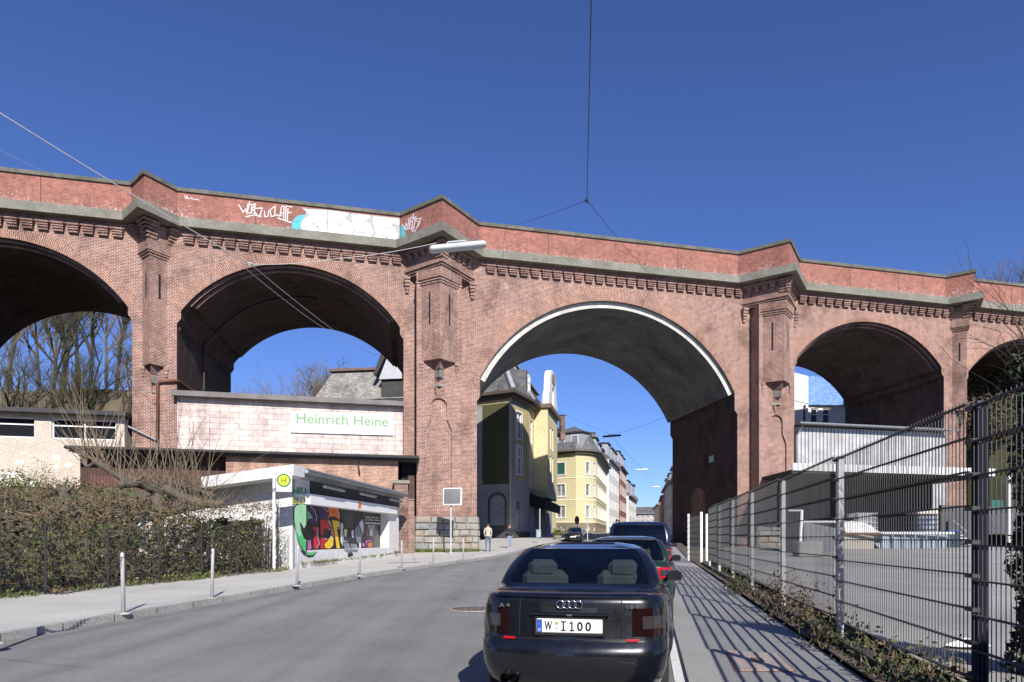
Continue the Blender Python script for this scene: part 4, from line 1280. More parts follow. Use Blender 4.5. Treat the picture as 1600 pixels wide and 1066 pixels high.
# ------------------------------------------------------------------ bollards and chains along the left kerb
m_galv = M['galv']
bol = []
rnd = random.Random(5)
spots = [(-10, 1004, 0), (193, 957.5, 0), (331, 934, 0), (464, 914.5, 0), (562, 899.5, 0), (628, 888, 0), (677, 880.5, 0), (724, 874.5, 0)]
wher = ["just outside the left frame edge, throwing a long shadow into the picture", "beside the hedge, with one chain end and a shadow to its right", "by the green weeds at the foot of the hedge", "in front of the green graffiti at the shop's near corner", "in front of the purple graffiti on the shop window", "at the far corner of the shop beside the wall boxes", "with dark lower half before the pier's stone base", "near the kerb in front of the mirror post"]
proto = None
for i, (px, py, _) in enumerate(spots):
    Y = 1600.0 / (py - 831) * (1 - .12 / 1.5)
    x = (px - 800) / F * Y
    z = g(Y) + .118
    if proto is None:
        proto = thing("bollard", "", "bollard", (x, Y, z), 0, "grey steel bollards along the left kerb")
        WM[proto] = Matrix.Identity(4)
        mb = MB(); mb.lathe((0, 0, 0), [(0, -.05), (.033, -.05), (.033, .99), (.028, 1.02), (.015, 1.03), (0, 1.035)], 16)
        mb.build("post", m_galv, proto)
        mb = MB(); mb.lathe((0, 0, 0), [(.12, -.02), (.12, .004), (.034, .012)], 16)
        mb.build("footing", M['kerb'], proto)
        o = proto
    else:
        o = copy_tree(proto); o.location = (x, Y, z)
    o.rotation_euler = (rad(rnd.uniform(-1.5, 1.5)), rad(rnd.uniform(-1.5, 1.5)), rnd.uniform(0, 6))
    o['label'] = "grey steel bollard " + wher[i]
    bol.append(Vector((x, Y, z)))
for i, lab in ((0, "dark sagging chain from the frame edge to the bollard by the hedge"), (1, "dark sagging chain ending at the bollard by the green weeds")):
    a, b = bol[i] + Vector((0, 0, .98)), bol[i + 1] + Vector((0, 0, .98))
    mb = MB()
    pts = [a.lerp(b, t / 20) - Vector((0, 0, .5 * 4 * (t / 20) * (1 - t / 20))) for t in range(21)]
    n = 46
    for k_ in range(n):
        f = k_ / n * 20; j = int(f); p = pts[j].lerp(pts[min(20, j + 1)], f - j); f2 = (k_ + 1.25) / n * 20; j2 = min(19, int(f2)); q = pts[j2].lerp(pts[j2 + 1], min(1, f2 - j2))
        d = (q - p).normalized(); s = d.cross(Vector((0, 0, 1))).normalized() if k_ % 2 else d.cross(d.cross(Vector((0, 0, 1)))).normalized()
        mb.tube([p, p + (q - p) * .25 + s * .018, p + (q - p) * .75 + s * .018, q, p + (q - p) * .75 - s * .018, p + (q - p) * .25 - s * .018, p], .005, 4, 0, False)
    single(mb, "chain", M['wire'], lab, "chain", "chains between the bollards")

# bus stop sign
Yb = 1600.0 / (893 - 831) * .92
xb = (428 - 800) / F * Yb
bs_ = thing("bus_stop_sign", "white bus stop pole with square yellow and green H sign", "bus stop sign", (xb, Yb, g(Yb) + .118))
zb = g(Yb) + .118
mb = MB(); mb.tube([(xb, Yb, zb - .1), (xb, Yb, EYE + (843 - 735) / F * Yb)], .045, 12); mb.build("pole", M['whitepaint'], bs_)
cs = at(443.5, 752, Yb - .02)
wS, hS = 24.5 / F * Yb, 33 / F * Yb
ry = .12
RZ = Matrix.Rotation(ry, 4, 'Z')
mb = MB(); mb.bbox((cs.x, cs.y, cs.z), (wS, .03, hS), 0, ry, .01)
pan = mb.build("sign_plate", solid("sign_plate_white", (.8, .8, .79), .4), bs_)
fwd = RZ @ Vector((0, -1, 0)); rgt = RZ @ Vector((1, 0, 0)); upz = Vector((0, 0, 1))
def disc(mb, c, r, mi, n=28):
    mb.add([c + rgt * r * math.cos(2 * math.pi * i / n) + upz * r * math.sin(2 * math.pi * i / n) for i in range(n)], [tuple(range(n))], mi)
cc = Vector((cs.x, cs.y, cs.z + .03)) + fwd * .019
mb = MB(); disc(mb, cc, wS * .43, 0); disc(mb, cc + fwd * .003, wS * .33, 1)
for x0, x1, z0, z1 in ((-.15, -.08, -.2, .2), (.08, .15, -.2, .2), (-.08, .08, -.035, .035)):
    mb.quad(*[cc + fwd * .006 + rgt * wS * a + upz * wS * b for a, b in ((x0, z0), (x1, z0), (x1, z1), (x0, z1))], 0)
b0 = cc + rgt * wS * .36 + upz * hS * .36 + fwd * .003
mb.add([b0 - rgt * .03 - upz * .03, b0 + rgt * .04 - upz * .03, b0 + rgt * .04 + upz * .05], [(0, 1, 2)], 2)
for q in (-1, 1):
    mb.quad(cc + rgt * wS * .44 * q - upz * hS * .5 * .9 - rgt * .006, cc + rgt * wS * .44 * q - upz * hS * .45 + rgt * .006, cc + rgt * wS * .44 * q + upz * hS * .40 + rgt * .006, cc + rgt * wS * .44 * q + upz * hS * .40 - rgt * .006, 3)
mb.build("stop_symbol", [solid("sign_green_deep", (.01, .18, .06), .4), solid("sign_yellow", (.85, .75, .02), .4), solid("sign_red_orange", (.7, .12, .04), .4), solid("sign_line_blue", (.25, .22, .5), .4)], pan)
# traffic mirror
Ym = 40.6
xm = (704.5 - 800) / F * Ym
tm = thing("traffic_mirror", "rectangular white framed traffic mirror on a grey post before the pier", "traffic mirror", (xm, Ym, g(Ym) + .118))
cm = at(707, 776, Ym - .12)
mb = MB(); mb.tube([(xm, Ym, g(Ym)), (xm, Ym, cm.z + .2)], .05, 12); mb.build("post", M['galv'], tm)
wm_, hm_ = 30 / F * Ym, 27.5 / F * Ym
Mm = Matrix.Translation(cm) @ Matrix.Rotation(-.12, 4, 'Z') @ Matrix.Rotation(rad(-8), 4, 'X')
mb = MB()
mb.bbox((0, 0, 0), (wm_, .1, hm_), 0, 0, .03, Mm); mb.build("mirror_frame", M['whitepaint'], tm)
mb = MB(); vs, fs = [], []
for i in range(9):
    for j in range(9):
        a, b = (i / 8 - .5) * 2, (j / 8 - .5) * 2
        vs.append(Mm @ Vector((a * wm_ * .44, -.054 - .05 * (1 - (a * a + b * b) / 2), b * hm_ * .43)))
fs = [(i * 9 + j, i * 9 + j + 1, (i + 1) * 9 + j + 1, (i + 1) * 9 + j) for i in range(8) for j in range(8)]
mb.add(vs, fs, 0, smooth=True)
mb.build("mirror_glass", mat("mirror_glass", (.20, .20, .19), (.15, .15, .145), 3, .3, None, 0, .15), tm)

# manhole and inspection cover
mc = road(0, 0); Yc = 1600.0 / (952.5 - 831); pc = Vector(((738 - 800) / F * Yc, Yc, g(Yc)))
mb = MB(); mb.lathe(pc, [(.46, .004), (.46, .012), (.40, .012)], 32, 0); mb.lathe(pc, [(.40, .008), (.36, .014), (0, .014)], 32, 1)
for i in range(5):
    for j in range(5):
        if math.hypot(i - 2, j - 2) < 2.3: mb.box((pc.x + (i - 2) * .12, pc.y + (j - 2) * .12, pc.z + .018), (.07, .07, .01), 1)
single(mb, "manhole_cover", [M['kerb'], mat("cast_iron", (.10, .075, .06), (.15, .11, .09), 6, .6, 30, .3)], "round brown manhole cover in the grey road", "manhole cover")
mb = MB()
qc = [Vector(((x - 800) / F * (1525.0 / (y - 831)), 1525.0 / (y - 831), 0)) for x, y in ((1136, 1015), (1212, 1020), (1240, 1046), (1152, 1046))]
for v in qc: v.z = g(v.y) + .054
ctr = sum(qc, Vector()) / 4
mb.prism([ctr + (v - ctr) * 1.10 - Vector((0, 0, .004)) for v in qc], (0, 0, .006), 1); mb.prism(qc, (0, 0, .012), 0)
mb.prism([ctr + (v - ctr) * .22 + Vector((0, 0, .006)) for v in qc], (0, 0, .010), 1)
single(mb, "inspection_cover", [mat("pink_concrete", (.48, .40, .35), (.38, .32, .28), 5, .9, 60, .4), mat("rusty_frame", (.16, .10, .08), (.22, .15, .12), 5, .8)], "pinkish square inspection cover in the footpath", "inspection cover")
# ------------------------------------------------------------------ fence on the right
FL = 2.36
PS = 3.69
FH = 2.45
M['mesh'] = mat("shaded_zinc_wire", (.035, .036, .038), (.055, .057, .06), 4, .6, None, 0, .0)  # zinc wire darkened to stand in for its side turned from the sun
fe = thing("mesh_fence", "tall grey wire mesh fence along the right footpath", "fence", road(9.21, FL))
WMf = WM[fe]
def fence_panel(name, s0, s1, l0, l1, zb, zt, parent, m, nv, nh, tw=.0027):
    a, b = road(s0, l0), road(s1, l1)
    zg0 = (g(a.y) + g(b.y)) / 2
    t = (b - a); t.z = 0; L = t.length; t.normalize()
    n = Vector((t.y, -t.x, 0))
    mb = MB()
    for i in range(nv + 1):
        p = a + t * (L * i / nv); p.z = zg0
        w = tw
        q = [p + t * -w + n * -w, p + t * w + n * -w, p + t * w + n * w, p + t * -w + n * w]
        mb.hexa([v + Vector((0, 0, zb)) for v in q] + [v + Vector((0, 0, zt + (.03 if i % 1 == 0 else 0))) for v in q])
    for j in range(nh + 1):
        z = zg0 + zb + (zt - zb) * j / nh
        for o in (0,):
            p0, p1 = a + n * o * .014, b + n * o * .014
            p0.z = p1.z = z
            h = .0052
            mb.hexa([p0 + n * -h * 3.4 + Vector((0, 0, -h)), p1 + n * -h * 3.4 + Vector((0, 0, -h)), p1 + n * h * 3.4 + Vector((0, 0, -h)), p0 + n * h * 3.4 + Vector((0, 0, -h)),
                     p0 + n * -h * 3.4 + Vector((0, 0, h)), p1 + n * -h * 3.4 + Vector((0, 0, h)), p1 + n * h * 3.4 + Vector((0, 0, h)), p0 + n * h * 3.4 + Vector((0, 0, h))])
    return mb.build(name, m, parent)
for i in range(-3, 6):
    s = 9.21 + PS * i
    p = road(s, FL)
    if i < 5: fence_panel("mesh_panel", s + .05, s + PS - .05, FL - .06, FL - .06, .42, FH - .03, fe, M['mesh'], 56, 8)
    mb = MB()
    big = i == -1
    w = .050 if not big else .052
    mb.bbox((p.x, p.y, p.z + FH / 2 - .1), (w * 1.5, w * 2, FH + .12), 0, -TH, .01)
    mb.bbox((p.x, p.y, p.z + FH - .02), (w * 1.7, w * 2.2, .03), 1, -TH, .008)
    for j in range(9):
        z = p.z + .45 + (FH - .5) * j / 8
        mb.box((p.x - .05 * CD, p.y + .05 * SD, z), (.05, w * 2.4, .03), 1, -TH)
    mb.build("post", [M['shadowed'] if big else M['galv'], M['mesh']], fe)
mb = MB()
for i in range(-3, 6):
    a, b = road(9.21 + PS * i, FL + .02), road(9.21 + PS * (i + 1), FL + .02)
    t = (b - a).normalized(); n = Vector((t.y, -t.x, 0)) * .09
    mb.hexa([a - n - Vector((0, 0, .3)), b - n - Vector((0, 0, .3)), b + n - Vector((0, 0, .3)), a + n - Vector((0, 0, .3)), a - n + Vector((0, 0, .17)), b - n + Vector((0, 0, .17)), b + n + Vector((0, 0, .17)), a + n + Vector((0, 0, .17))])
mb.build("plinth", mat("dark_fence_plinth", (.05, .048, .04), (.028, .03, .022), 2, .95, 14, .4), fe)  # plinth in a dark mottled tone
gt = thing("yard_gate", "small mesh gate between white posts at the fence's far end", "gate", road(33.2, 2.2))
for (s, l) in ((32.0, 2.36), (35.6, 2.0), (35.8, 2.9)):
    p = road(s, l); mb = MB(); mb.bbox((p.x, p.y, p.z + 1.2), (.11, .11, 2.4), 0, -TH, .02); mb.build("post", M['whitepaint'], gt)
fence_panel("gate_leaf", 32.1, 35.5, 2.34, 2.0, .15, 2.25, gt, M['mesh'], 40, 8)
fence_panel("gate_leaf", 35.7, 35.8, 2.05, 2.85, .15, 2.25, gt, M['mesh'], 12, 8)

# ------------------------------------------------------------------ leaves, twigs and trees
def leaf_mb(mb, c, size, rnd, mi):
    n = Vector((rnd.gauss(0, 1), rnd.gauss(0, 1), rnd.gauss(0, 1) + .4)).normalized()
    a = n.orthogonal().normalized(); a = (Matrix.Rotation(rnd.uniform(0, 6.28), 3, n) @ a); b = n.cross(a)
    s = size * rnd.uniform(.6, 1.3)
    k = rnd.uniform(.15, .35) * s
    mb.add([c - a * s, c - b * s * .5 + n * k * .3, c + a * s, c + b * s * .5 + n * k * .3], [(0, 1, 2, 3)], mi)
def twig(mb, p, d, L, r, rnd, seg=3, n=3, bend=.25, up=0.0, mi=0):
    pts = [p.copy()]; q = p.copy(); dd = d.normalized()
    for i in range(seg):
        dd = (dd + Vector((rnd.uniform(-1, 1), rnd.uniform(-1, 1), rnd.uniform(-1, 1) + up)) * bend).normalized()
        q = q + dd * (L / seg); pts.append(q.copy())
    mb.tube(pts, [r * (1 - .75 * i / seg) for i in range(seg + 1)], n, mi, False, n > 4)
    return pts, dd

# bark
M['bark'] = mat("bark", (.085, .07, .052), (.13, .115, .09), 3, .95, 14, .6)
M['bark_dark'] = mat("dark_bark", (.035, .03, .024), (.06, .052, .04), 3, .95, 14, .6)
M['twig'] = mat("bare_twigs", (.14, .10, .065), (.20, .15, .10), 2, .9)
M['twig_moss'] = mat("mossy_twigs", (.055, .055, .028), (.10, .085, .05), 1.2, .95)
M['shoot'] = mat("young_shoots", (.15, .112, .075), (.22, .17, .115), 2, .8)
M['leaf_brown'] = mat("dry_brown_leaf", (.13, .085, .055), (.20, .13, .085), 2.5, .85)
M['leaf_green'] = mat("fresh_green_leaf", (.075, .105, .02), (.13, .155, .035), 2, .75)
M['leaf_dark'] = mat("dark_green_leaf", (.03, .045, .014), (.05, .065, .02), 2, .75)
M['leaf_yellow'] = mat("spring_yellow_leaf", (.17, .17, .04), (.22, .21, .06), 2, .75)

# long clipped hedge with a wire fence inside it
hp = resample([(-12.3, 8.5), (-11.45, 11.5), (-10.65, 14.15), (-8.42, 23.7), (-8.36, 25.1)], 60)
hd = thing("hedge", "long clipped hedge, brown twigs above and green leaves below, beside the left pavement", "hedge", (hp[30][0], hp[30][1], g(hp[30][1])))
rnd = random.Random(21)
mbl, mbt, mbst = MB(), MB(), MB()
for k in range(60):
    a, b = hp[k], hp[k + 1]
    t = Vector((b[0] - a[0], b[1] - a[1], 0)); L = t.length; t.normalize(); n = Vector((-t.y, t.x, 0))
    fr = k / 60
    base = Vector((a[0], a[1], 0))
    thin = sm_((fr - .62) / .2)
    top = 2.16 + .30 * fr + .10 * math.sin(k * .9) + rnd.uniform(-.06, .06)
    den = int((270 - 60 * thin) * (1.0 if fr > .12 else .8))
    for i in range(den):
        h = rnd.random() ** .9 * top
        front = rnd.random()
        dep = (front ** 1.7) * 1.0
        bulge = .10 * math.sin(h * 2.3 + k * .7) + .05 * math.sin(k * 2.1)
        P = base + t * rnd.uniform(0, L) + n * (dep + bulge) + Vector((0, 0, g(a[1]) + .1 + h))
        hf = h / top
        if thin > .5 and (.5 < hf < .82) and rnd.random() < .70 and .60 < hf: continue
        pb = .22 + .70 * sm_((hf - .55) / .22)
        if thin > .5: pb = max(pb, .45)
        r_ = rnd.random()
        if r_ < pb: mi = 0 if rnd.random() < .85 else 1
        else: mi = rnd.choice([1, 1, 2, 3, 1, 2, 3]) 
        if math.sin(P.x * 1.9 + P.y * 1.3) * math.sin(P.z * 3.1 + P.y * .8) > .45 and rnd.random() < .6: continue
        if mi in (0, 2) and math.sin(P.y * 1.15 + 2.0) + .6 * math.sin(P.z * 2.6 + P.y) > .35 and hf < .72 and rnd.random() < .75: mi = rnd.choice([1, 3, 1])
        if mi == 3 and math.sin(k * .5 + 1) < -.1: mi = 2
        leaf_mb(mbl, P, .044, rnd, mi)
    for i in range(46 if thin < .5 else 30):
        h = rnd.uniform(.0, top * .95)
        if thin > .5 and .42 < h / top < .8 and rnd.random() < .6: continue
        P = base + t * rnd.uniform(0, L) + n * rnd.uniform(.0, .9) + Vector((0, 0, g(a[1]) + .1 + h))
        d = Vector((rnd.uniform(-.8, .8), rnd.uniform(-.8, .3), rnd.uniform(-.1, 1)))
        twig(mbt, P, d, rnd.uniform(.25, .7), .009, rnd, 3, 3, .5)
    for i in range(14):
        P = base + t * rnd.uniform(0, L) + n * rnd.uniform(.0, .9) + Vector((0, 0, g(a[1]) + .1 + top * rnd.uniform(.86, .99)))
        twig(mbt, P, Vector((rnd.uniform(-1, 1), rnd.uniform(-1, 1), rnd.uniform(.1, 1))), rnd.uniform(.1, .28), .008, rnd, 2, 3, .5)
    if k % 2 == 0 or thin > .5:
        P = base + t * rnd.uniform(0, L) + n * rnd.uniform(.25, .6) + Vector((0, 0, g(a[1]) - .05))
        twig(mbst, P, Vector((rnd.uniform(-.1, .1), rnd.uniform(-.1, .1), 1)), top * .85, .045, rnd, 6, 5, .18)
    # back mass so that the near end is not see-through
    if True:
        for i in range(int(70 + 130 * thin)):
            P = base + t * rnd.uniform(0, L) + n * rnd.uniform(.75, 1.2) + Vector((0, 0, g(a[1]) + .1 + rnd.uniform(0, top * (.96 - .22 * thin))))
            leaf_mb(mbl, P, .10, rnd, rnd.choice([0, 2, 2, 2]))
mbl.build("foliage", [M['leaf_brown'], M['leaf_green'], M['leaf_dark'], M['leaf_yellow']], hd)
mbt.build("twigs", M['twig'], hd)
mbst.build("stem", M['bark_dark'], hd)
# wire fence standing in the hedge front
hf_ = thing("garden_fence", "dark wire garden fence standing in the hedge", "fence", (hp[20][0], hp[20][1], .2))
off_h = lambda p, q, d: Vector((p[0] - (-(q[1] - p[1])) / math.dist(p, q) * d, p[1] - (q[0] - p[0]) / math.dist(p, q) * d, 0))
for k in range(0, 60, 6):
    a, b = hp[k], hp[k + 6]
    A0, B0 = off_h(a, b, .16), off_h(b, hp[min(60, k + 7)] if k < 54 else (b[0] + b[0] - a[0], b[1] + b[1] - a[1]), .16)
    za, zb_ = g(A0.y) + .1, g(B0.y) + .1
    mb = MB()
    t = (B0 - A0); L = t.length; t.normalize(); n = Vector((t.y, -t.x, 0))
    nv = int(L / .1)
    for i in range(nv + 1):
        p = A0.lerp(B0, i / nv); z = za + (zb_ - za) * i / nv; h = .003
        mb.hexa([p - t * h - n * h + Vector((0, 0, z)), p + t * h - n * h + Vector((0, 0, z)), p + t * h + n * h + Vector((0, 0, z)), p - t * h + n * h + Vector((0, 0, z)),
                 p - t * h - n * h + Vector((0, 0, z + 1.55)), p + t * h - n * h + Vector((0, 0, z + 1.55)), p + t * h + n * h + Vector((0, 0, z + 1.55)), p - t * h + n * h + Vector((0, 0, z + 1.55))])
    for j in range(8):
        p, q = A0 + Vector((0, 0, za + .05 + .2 * j)), B0 + Vector((0, 0, zb_ + .05 + .2 * j))
        mb.tube([p, q], .004, 4, 0, False)
    mb.build("mesh_panel", M['wire'], hf_)
    mb = MB(); mb.bbox((A0.x, A0.y, za + .75), (.045, .045, 1.6), 0, 0, .01); mb.build("post", M['wire'], hf_)

# pollarded tree behind the hedge
rnd = random.Random(8)
Yt = 22.5
tb = at(249, 800, Yt)
pt = thing("pollarded_tree", "pollarded tree with crooked level limbs and long upright shoots behind the hedge", "tree", (tb.x, Yt, .6))
P = lambda px, py, dy=0.0: at(px, py, Yt + dy)
mb = MB()
mb.tube([P(249, 880), P(247, 820), P(247, 785), P(246, 765)], [.2, .18, .18, .22], 10)
mb.build("trunk", M['bark'], pt)
limbs = [[P(246, 768), P(225, 758, .1), P(200, 752, .2), P(172, 735, .1), P(150, 722)], [P(246, 768), P(262, 764, -.2), P(285, 778, -.3), P(310, 784, -.4), P(345, 788, -.5)], [P(247, 768), P(275, 755, .5), P(305, 765, .9), P(330, 775, 1.1)],
         [P(246, 766), P(215, 755, -.8), P(190, 758, -1.4)], [P(150, 722), P(140, 728, 0), P(131, 730, 0)], [P(285, 778, -.3), P(318, 790, -.8), P(355, 793, -1)]]
mb = MB()
for L in limbs[:4]:
    mb.tube(L, [.17 - .07 * i / (len(L) - 1) for i in range(len(L))], 8)
    for p in L[1:]:
        mb.lathe(p, [(0, -.13), (.1, -.08), (.14, .02), (.09, .11), (0, .13)], 8)
for L in limbs[4:]: mb.tube(L, [.08 - .05 * i / (len(L) - 1) for i in range(len(L))], 6)
mb.build("limb", M['bark'], pt)
mb = MB()
for L in limbs[:4]:
    for j in range(len(L) - 1):
        for i in range(15):
            p = L[j].lerp(L[j + 1], rnd.random())
            long_ = rnd.random() < .30
            d = Vector((rnd.gauss(0, .42), rnd.gauss(0, .3), 1)) if long_ else Vector((rnd.gauss(0, .8), rnd.gauss(0, .5), rnd.uniform(.2, 1)))
            ln = rnd.uniform(1.4, 2.9) if long_ else rnd.uniform(.4, 1.1)
            pts, dd = twig(mb, p, d, ln, .017 if long_ else .011, rnd, 5, 4, .13, .25)
            for q in pts[2:]:
                if rnd.random() < .35: twig(mb, q, dd + Vector((rnd.gauss(0, .6), rnd.gauss(0, .6), .3)), rnd.uniform(.25, .7), .006, rnd, 3, 3, .25, .2)
for q in (P(150, 722), P(172, 735, .1), P(135, 729)):
    for i in range(9): twig(mb, q, Vector((rnd.gauss(-.25, .3), rnd.gauss(0, .2), 1)), rnd.uniform(1.2, 3.4), .016, rnd, 5, 4, .1, .2)
for i in range(8): twig(mb, P(150, 722), Vector((rnd.uniform(-1.2, -.4), rnd.gauss(0, .3), .6)), rnd.uniform(.8, 1.9), .014, rnd, 5, 4, .12, .2)
for i in range(12): twig(mb, P(340, 786, -.5), Vector((rnd.gauss(.2, .5), rnd.gauss(0, .4), rnd.uniform(-.2, .7))), rnd.uniform(.3, .9), .012, rnd, 4, 4, .35, .1)
mb.build("shoots", M['shoot'], pt)

# shrubs on the garden bank
def shrub(name, label, c, rx, ry, rz_, n, size, mats, pick, stems=8, seed=1, cat="shrub", group=None):
    r = random.Random(seed)
    c = Vector(c)
    o = thing(name, label, cat, c, 0, group)
    mb, ms = MB(), MB()
    for i in range(n):
        d = Vector((r.gauss(0, 1), r.gauss(0, 1), r.gauss(0, 1))).normalized() * r.random() ** .45
        lump = 1 + .25 * math.sin(d.x * 5 + seed) * math.cos(d.y * 4 + d.z * 6)
        leaf_mb(mb, c + Vector((d.x * rx * lump, d.y * ry * lump, rz_ * (1 + d.z * lump))), size, r, pick(r, d))
    for i in range(stems): twig(ms, c, Vector((r.gauss(0, .5), r.gauss(0, .5), 1)), rz_ * r.uniform(1.2, 2.3), .018, r, 5, 4, .22)
    mb.build("foliage", mats, o)
    ms.build("stem", M['twig'], o)
    return o
LM = [M['leaf_green'], M['leaf_dark'], M['leaf_yellow'], M['leaf_brown']]
shrub("shrub", "bright green shrub at the left frame edge below the beige garage", at(22, 775, 30) + Vector((0, 0, -.5)), 1.1, .8, .85, 1500, .06, LM, lambda r, d: r.choice([0, 0, 2, 1]), 10, 3)
shrub("shrub", "loose green shrub with bare stems against the beige wall", at(62, 762, 33) + Vector((0, 0, -.4)), .9, .7, .9, 350, .05, LM, lambda r, d: r.choice([0, 2, 0]), 16, 4)
shrub("shrub", "low reddish brown shrub row on the bank under the beige wall", at(110, 775, 33.5) + Vector((0, 0, -.3)), 2.6, .8, .6, 1700, .06, LM, lambda r, d: r.choice([3, 3, 3, 1, 0]), 10, 5)
shrub("shrub", "dark shrub in front of the picket fence", at(165, 792, 31) + Vector((0, 0, -.3)), 1.6, .8, .65, 1200, .06, LM, lambda r, d: r.choice([1, 1, 0, 3, 2]), 10, 6)
# old stump
mb = MB(); p = at(99, 765, 29.5); r = random.Random(2)
mb.lathe(p - Vector((0, 0, 1.0)), [(.42, 0), (.34, .35), (.28, .8), (.26, 1.0), (.20, 1.08), (0, 1.05)], 12)
for k in range(4): twig(mb, p + Vector((0, 0, -.2)), Vector((r.gauss(0, 1), r.gauss(0, .4), .8)), .7, .12, r, 4, 7, .25)
single(mb, "tree_stump", M['bark'], "pale forked tree stump rising behind the hedge", "tree stump")

# weeds: at the foot of hedge, walls, plinth
mb = MB(); r = random.Random(31)
def tuft(p, n, h, mi):
    for i in range(n):
        a = r.uniform(0, 6.28); rr = r.uniform(0, .12)
        q = p + Vector((math.cos(a) * rr, math.sin(a) * rr, 0)); d = Vector((math.cos(a) * .5, math.sin(a) * .5, 1)).normalized()
        s = Vector((-math.sin(a), math.cos(a), 0)) * .012
        H = h * r.uniform(.5, 1.2)
        mb.add([q - s, q + s, q + d * H * .6 + s * .7, q + d * H + Vector((math.cos(a), math.sin(a), -.2)) * H * .25], [(0, 1, 2, 3)], mi)
for i in range(150):
    t = r.random(); p = S(t * SL * 1.0, -.06 - .25 * r.random() ** 2, g(28 + t * 14) + .12)
    if r.random() < .25 + .7 * (abs(t - .2) < .1) + .6 * (t > .93): tuft(p, 7, .16, r.choice([0, 0, 1]))
for i in range(130):
    u_ = r.uniform(-2.6, 2.4); p = V(u_, -1.42 - .3 * r.random() ** 2, 0); p.z = g(p.y) + .12
    tuft(p, 8, .24, r.choice([0, 0, 2]))
for i in range(340):
    k = r.randrange(60); a = hp[k]
    p = Vector((a[0] + r.uniform(.0, .35), a[1] + r.uniform(-.2, .2), 0)); p.z = g(p.y) + .12
    dens = .25 + (1.0 if 36 < k < 44 else 0)
    if r.random() < dens:
        tuft(p, 6, .16, r.choice([0, 0, 1]))
        for j in range(8 if dens > 1 else 2): leaf_mb(mb, p + Vector((r.uniform(-.15, .15), r.uniform(-.15, .15), r.uniform(.02, .2))), .045, r, r.choice([0, 0, 2]))
o = mb.build("weeds", [M['leaf_green'], M['leaf_brown'], M['leaf_yellow']]); o['kind'] = 'stuff'
mb = MB()
for i in range(620):
    s = 1 + 26 * r.random() ** 1.8 ; l = r.uniform(2.14, 2.62)
    p = road(s, l, .1)
    if s > 15 and r.random() < .7: continue
    for j in range(5): leaf_mb(mb, p + Vector((r.gauss(0, .10), r.gauss(0, .12), abs(r.gauss(.0, .09)))), .036, r, r.choice([1, 1, 1, 3, 1]))
    if r.random() < .3: twig(mb, p, Vector((r.gauss(0, .5), r.gauss(0, .5), 1)), r.uniform(.15, .5), .006, r, 3, 3, .3, 0, 3)
o = mb.build("verge_plants", LM); o['kind'] = 'stuff'
def pl_clump(label, s, l, n, h, dry, seed):
    r = random.Random(seed); p0 = road(s, l, .08)
    o = thing("shrub", label, "shrub", p0)
    mb = MB(); ms = MB()
    for i in range(n):
        pts, dd = twig(ms, p0 + Vector((r.gauss(0, .18), r.gauss(0, .35), 0)), Vector((r.gauss(0, .3), r.gauss(0, .3), 1)), h * r.uniform(.5, 1.1), .008, r, 5, 4, .2)
        for q in pts[1:]:
            for j in range(3): leaf_mb(mb, q + Vector((r.gauss(0, .06), r.gauss(0, .06), r.gauss(0, .06))), .034, r, (3 if r.random() < dry else r.choice([1, 1, 1, 0])))
    mb.build("foliage", LM, o); ms.build("stem", M['twig'], o)
pl_clump("dry brown shrub at the foot of the mesh fence", 12.6, 2.26, 22, .85, .9, 1)
pl_clump("withered shrub by the fence post nearest the dry brown shrub", 11.2, 2.26, 16, .75, .8, 2)
pl_clump("small green shrub sprouting at the fence foot farther along", 16.3, 2.15, 26, .6, .1, 3)
pl_clump("dark leafy shrub low along the near fence", 9.0, 2.32, 26, .42, .25, 4)
pl_clump("dark shrub under the nearest fence post", 6.6, 2.38, 30, .45, .3, 5)
pl_clump("bushy dark plant at the lower right corner", 5.0, 2.42, 34, .45, .35, 6)

# white litter in the yard
mb = MB(); r = random.Random(4); p = Vector((5.15, 7.75, gy(7.75)))
vs = [p + Vector((.28 * math.cos(a) * r.uniform(.6, 1.2), .2 * math.sin(a) * r.uniform(.6, 1.2), r.uniform(.02, .05))) for a in [k * .7 for k in range(9)]] + [p + Vector((0, 0, .12))]
mb.add(vs, [(k, (k + 1) % 9, 9) for k in range(9)])
single(mb, "litter", M['whitepaint'], "crumpled white litter lying behind the fence", "litter")

# ivy-covered trunk at the right edge, its shade put into dark bark and leaves
r = random.Random(14)
it = thing("ivy_trunk", "dark ivy covered trunk with bare twigs at the right frame edge", "tree", (4.77, 6.3, .2))
mb = MB(); mb.tube([(4.95, 6.3, .0), (4.93, 6.3, 1.2), (4.97, 6.28, 2.4), (4.93, 6.25, 3.2)], [.22, .20, .19, .14], 10); mb.build("trunk", M['bark_dark'], it)
mb = MB()
for i in range(3600):
    z = r.uniform(.0, 3.25); a = r.uniform(0, 6.28); R_ = .22 + .05 * math.sin(z * 7 + a * 2) + r.uniform(-.03, .05)
    leaf_mb(mb, Vector((4.95 + R_ * math.cos(a), 6.3 + R_ * math.sin(a), z)), .045, r, r.choice([1, 1, 1, 0]))
mb.build("ivy", [M['leaf_dark'], mat("shaded_ivy_leaf", (.012, .018, .008), (.02, .03, .012), 3, .6)], it)
mb = MB()
for i in range(34):
    pts, dd = twig(mb, Vector((4.93, 6.27, r.uniform(2.2, 3.2))), Vector((r.gauss(-.15, .6), r.gauss(0, .5), r.uniform(.5, 1.2))), r.uniform(.5, 1.2), .0055, r, 5, 4, .16)
    for q in pts[1:]:
        if r.random() < .7: twig(mb, q, dd + Vector((r.gauss(0, .5), r.gauss(0, .5), r.gauss(0, .4))), r.uniform(.15, .45), .003, r, 3, 3, .25)
mb.build("twigs", M['bark_dark'], it)

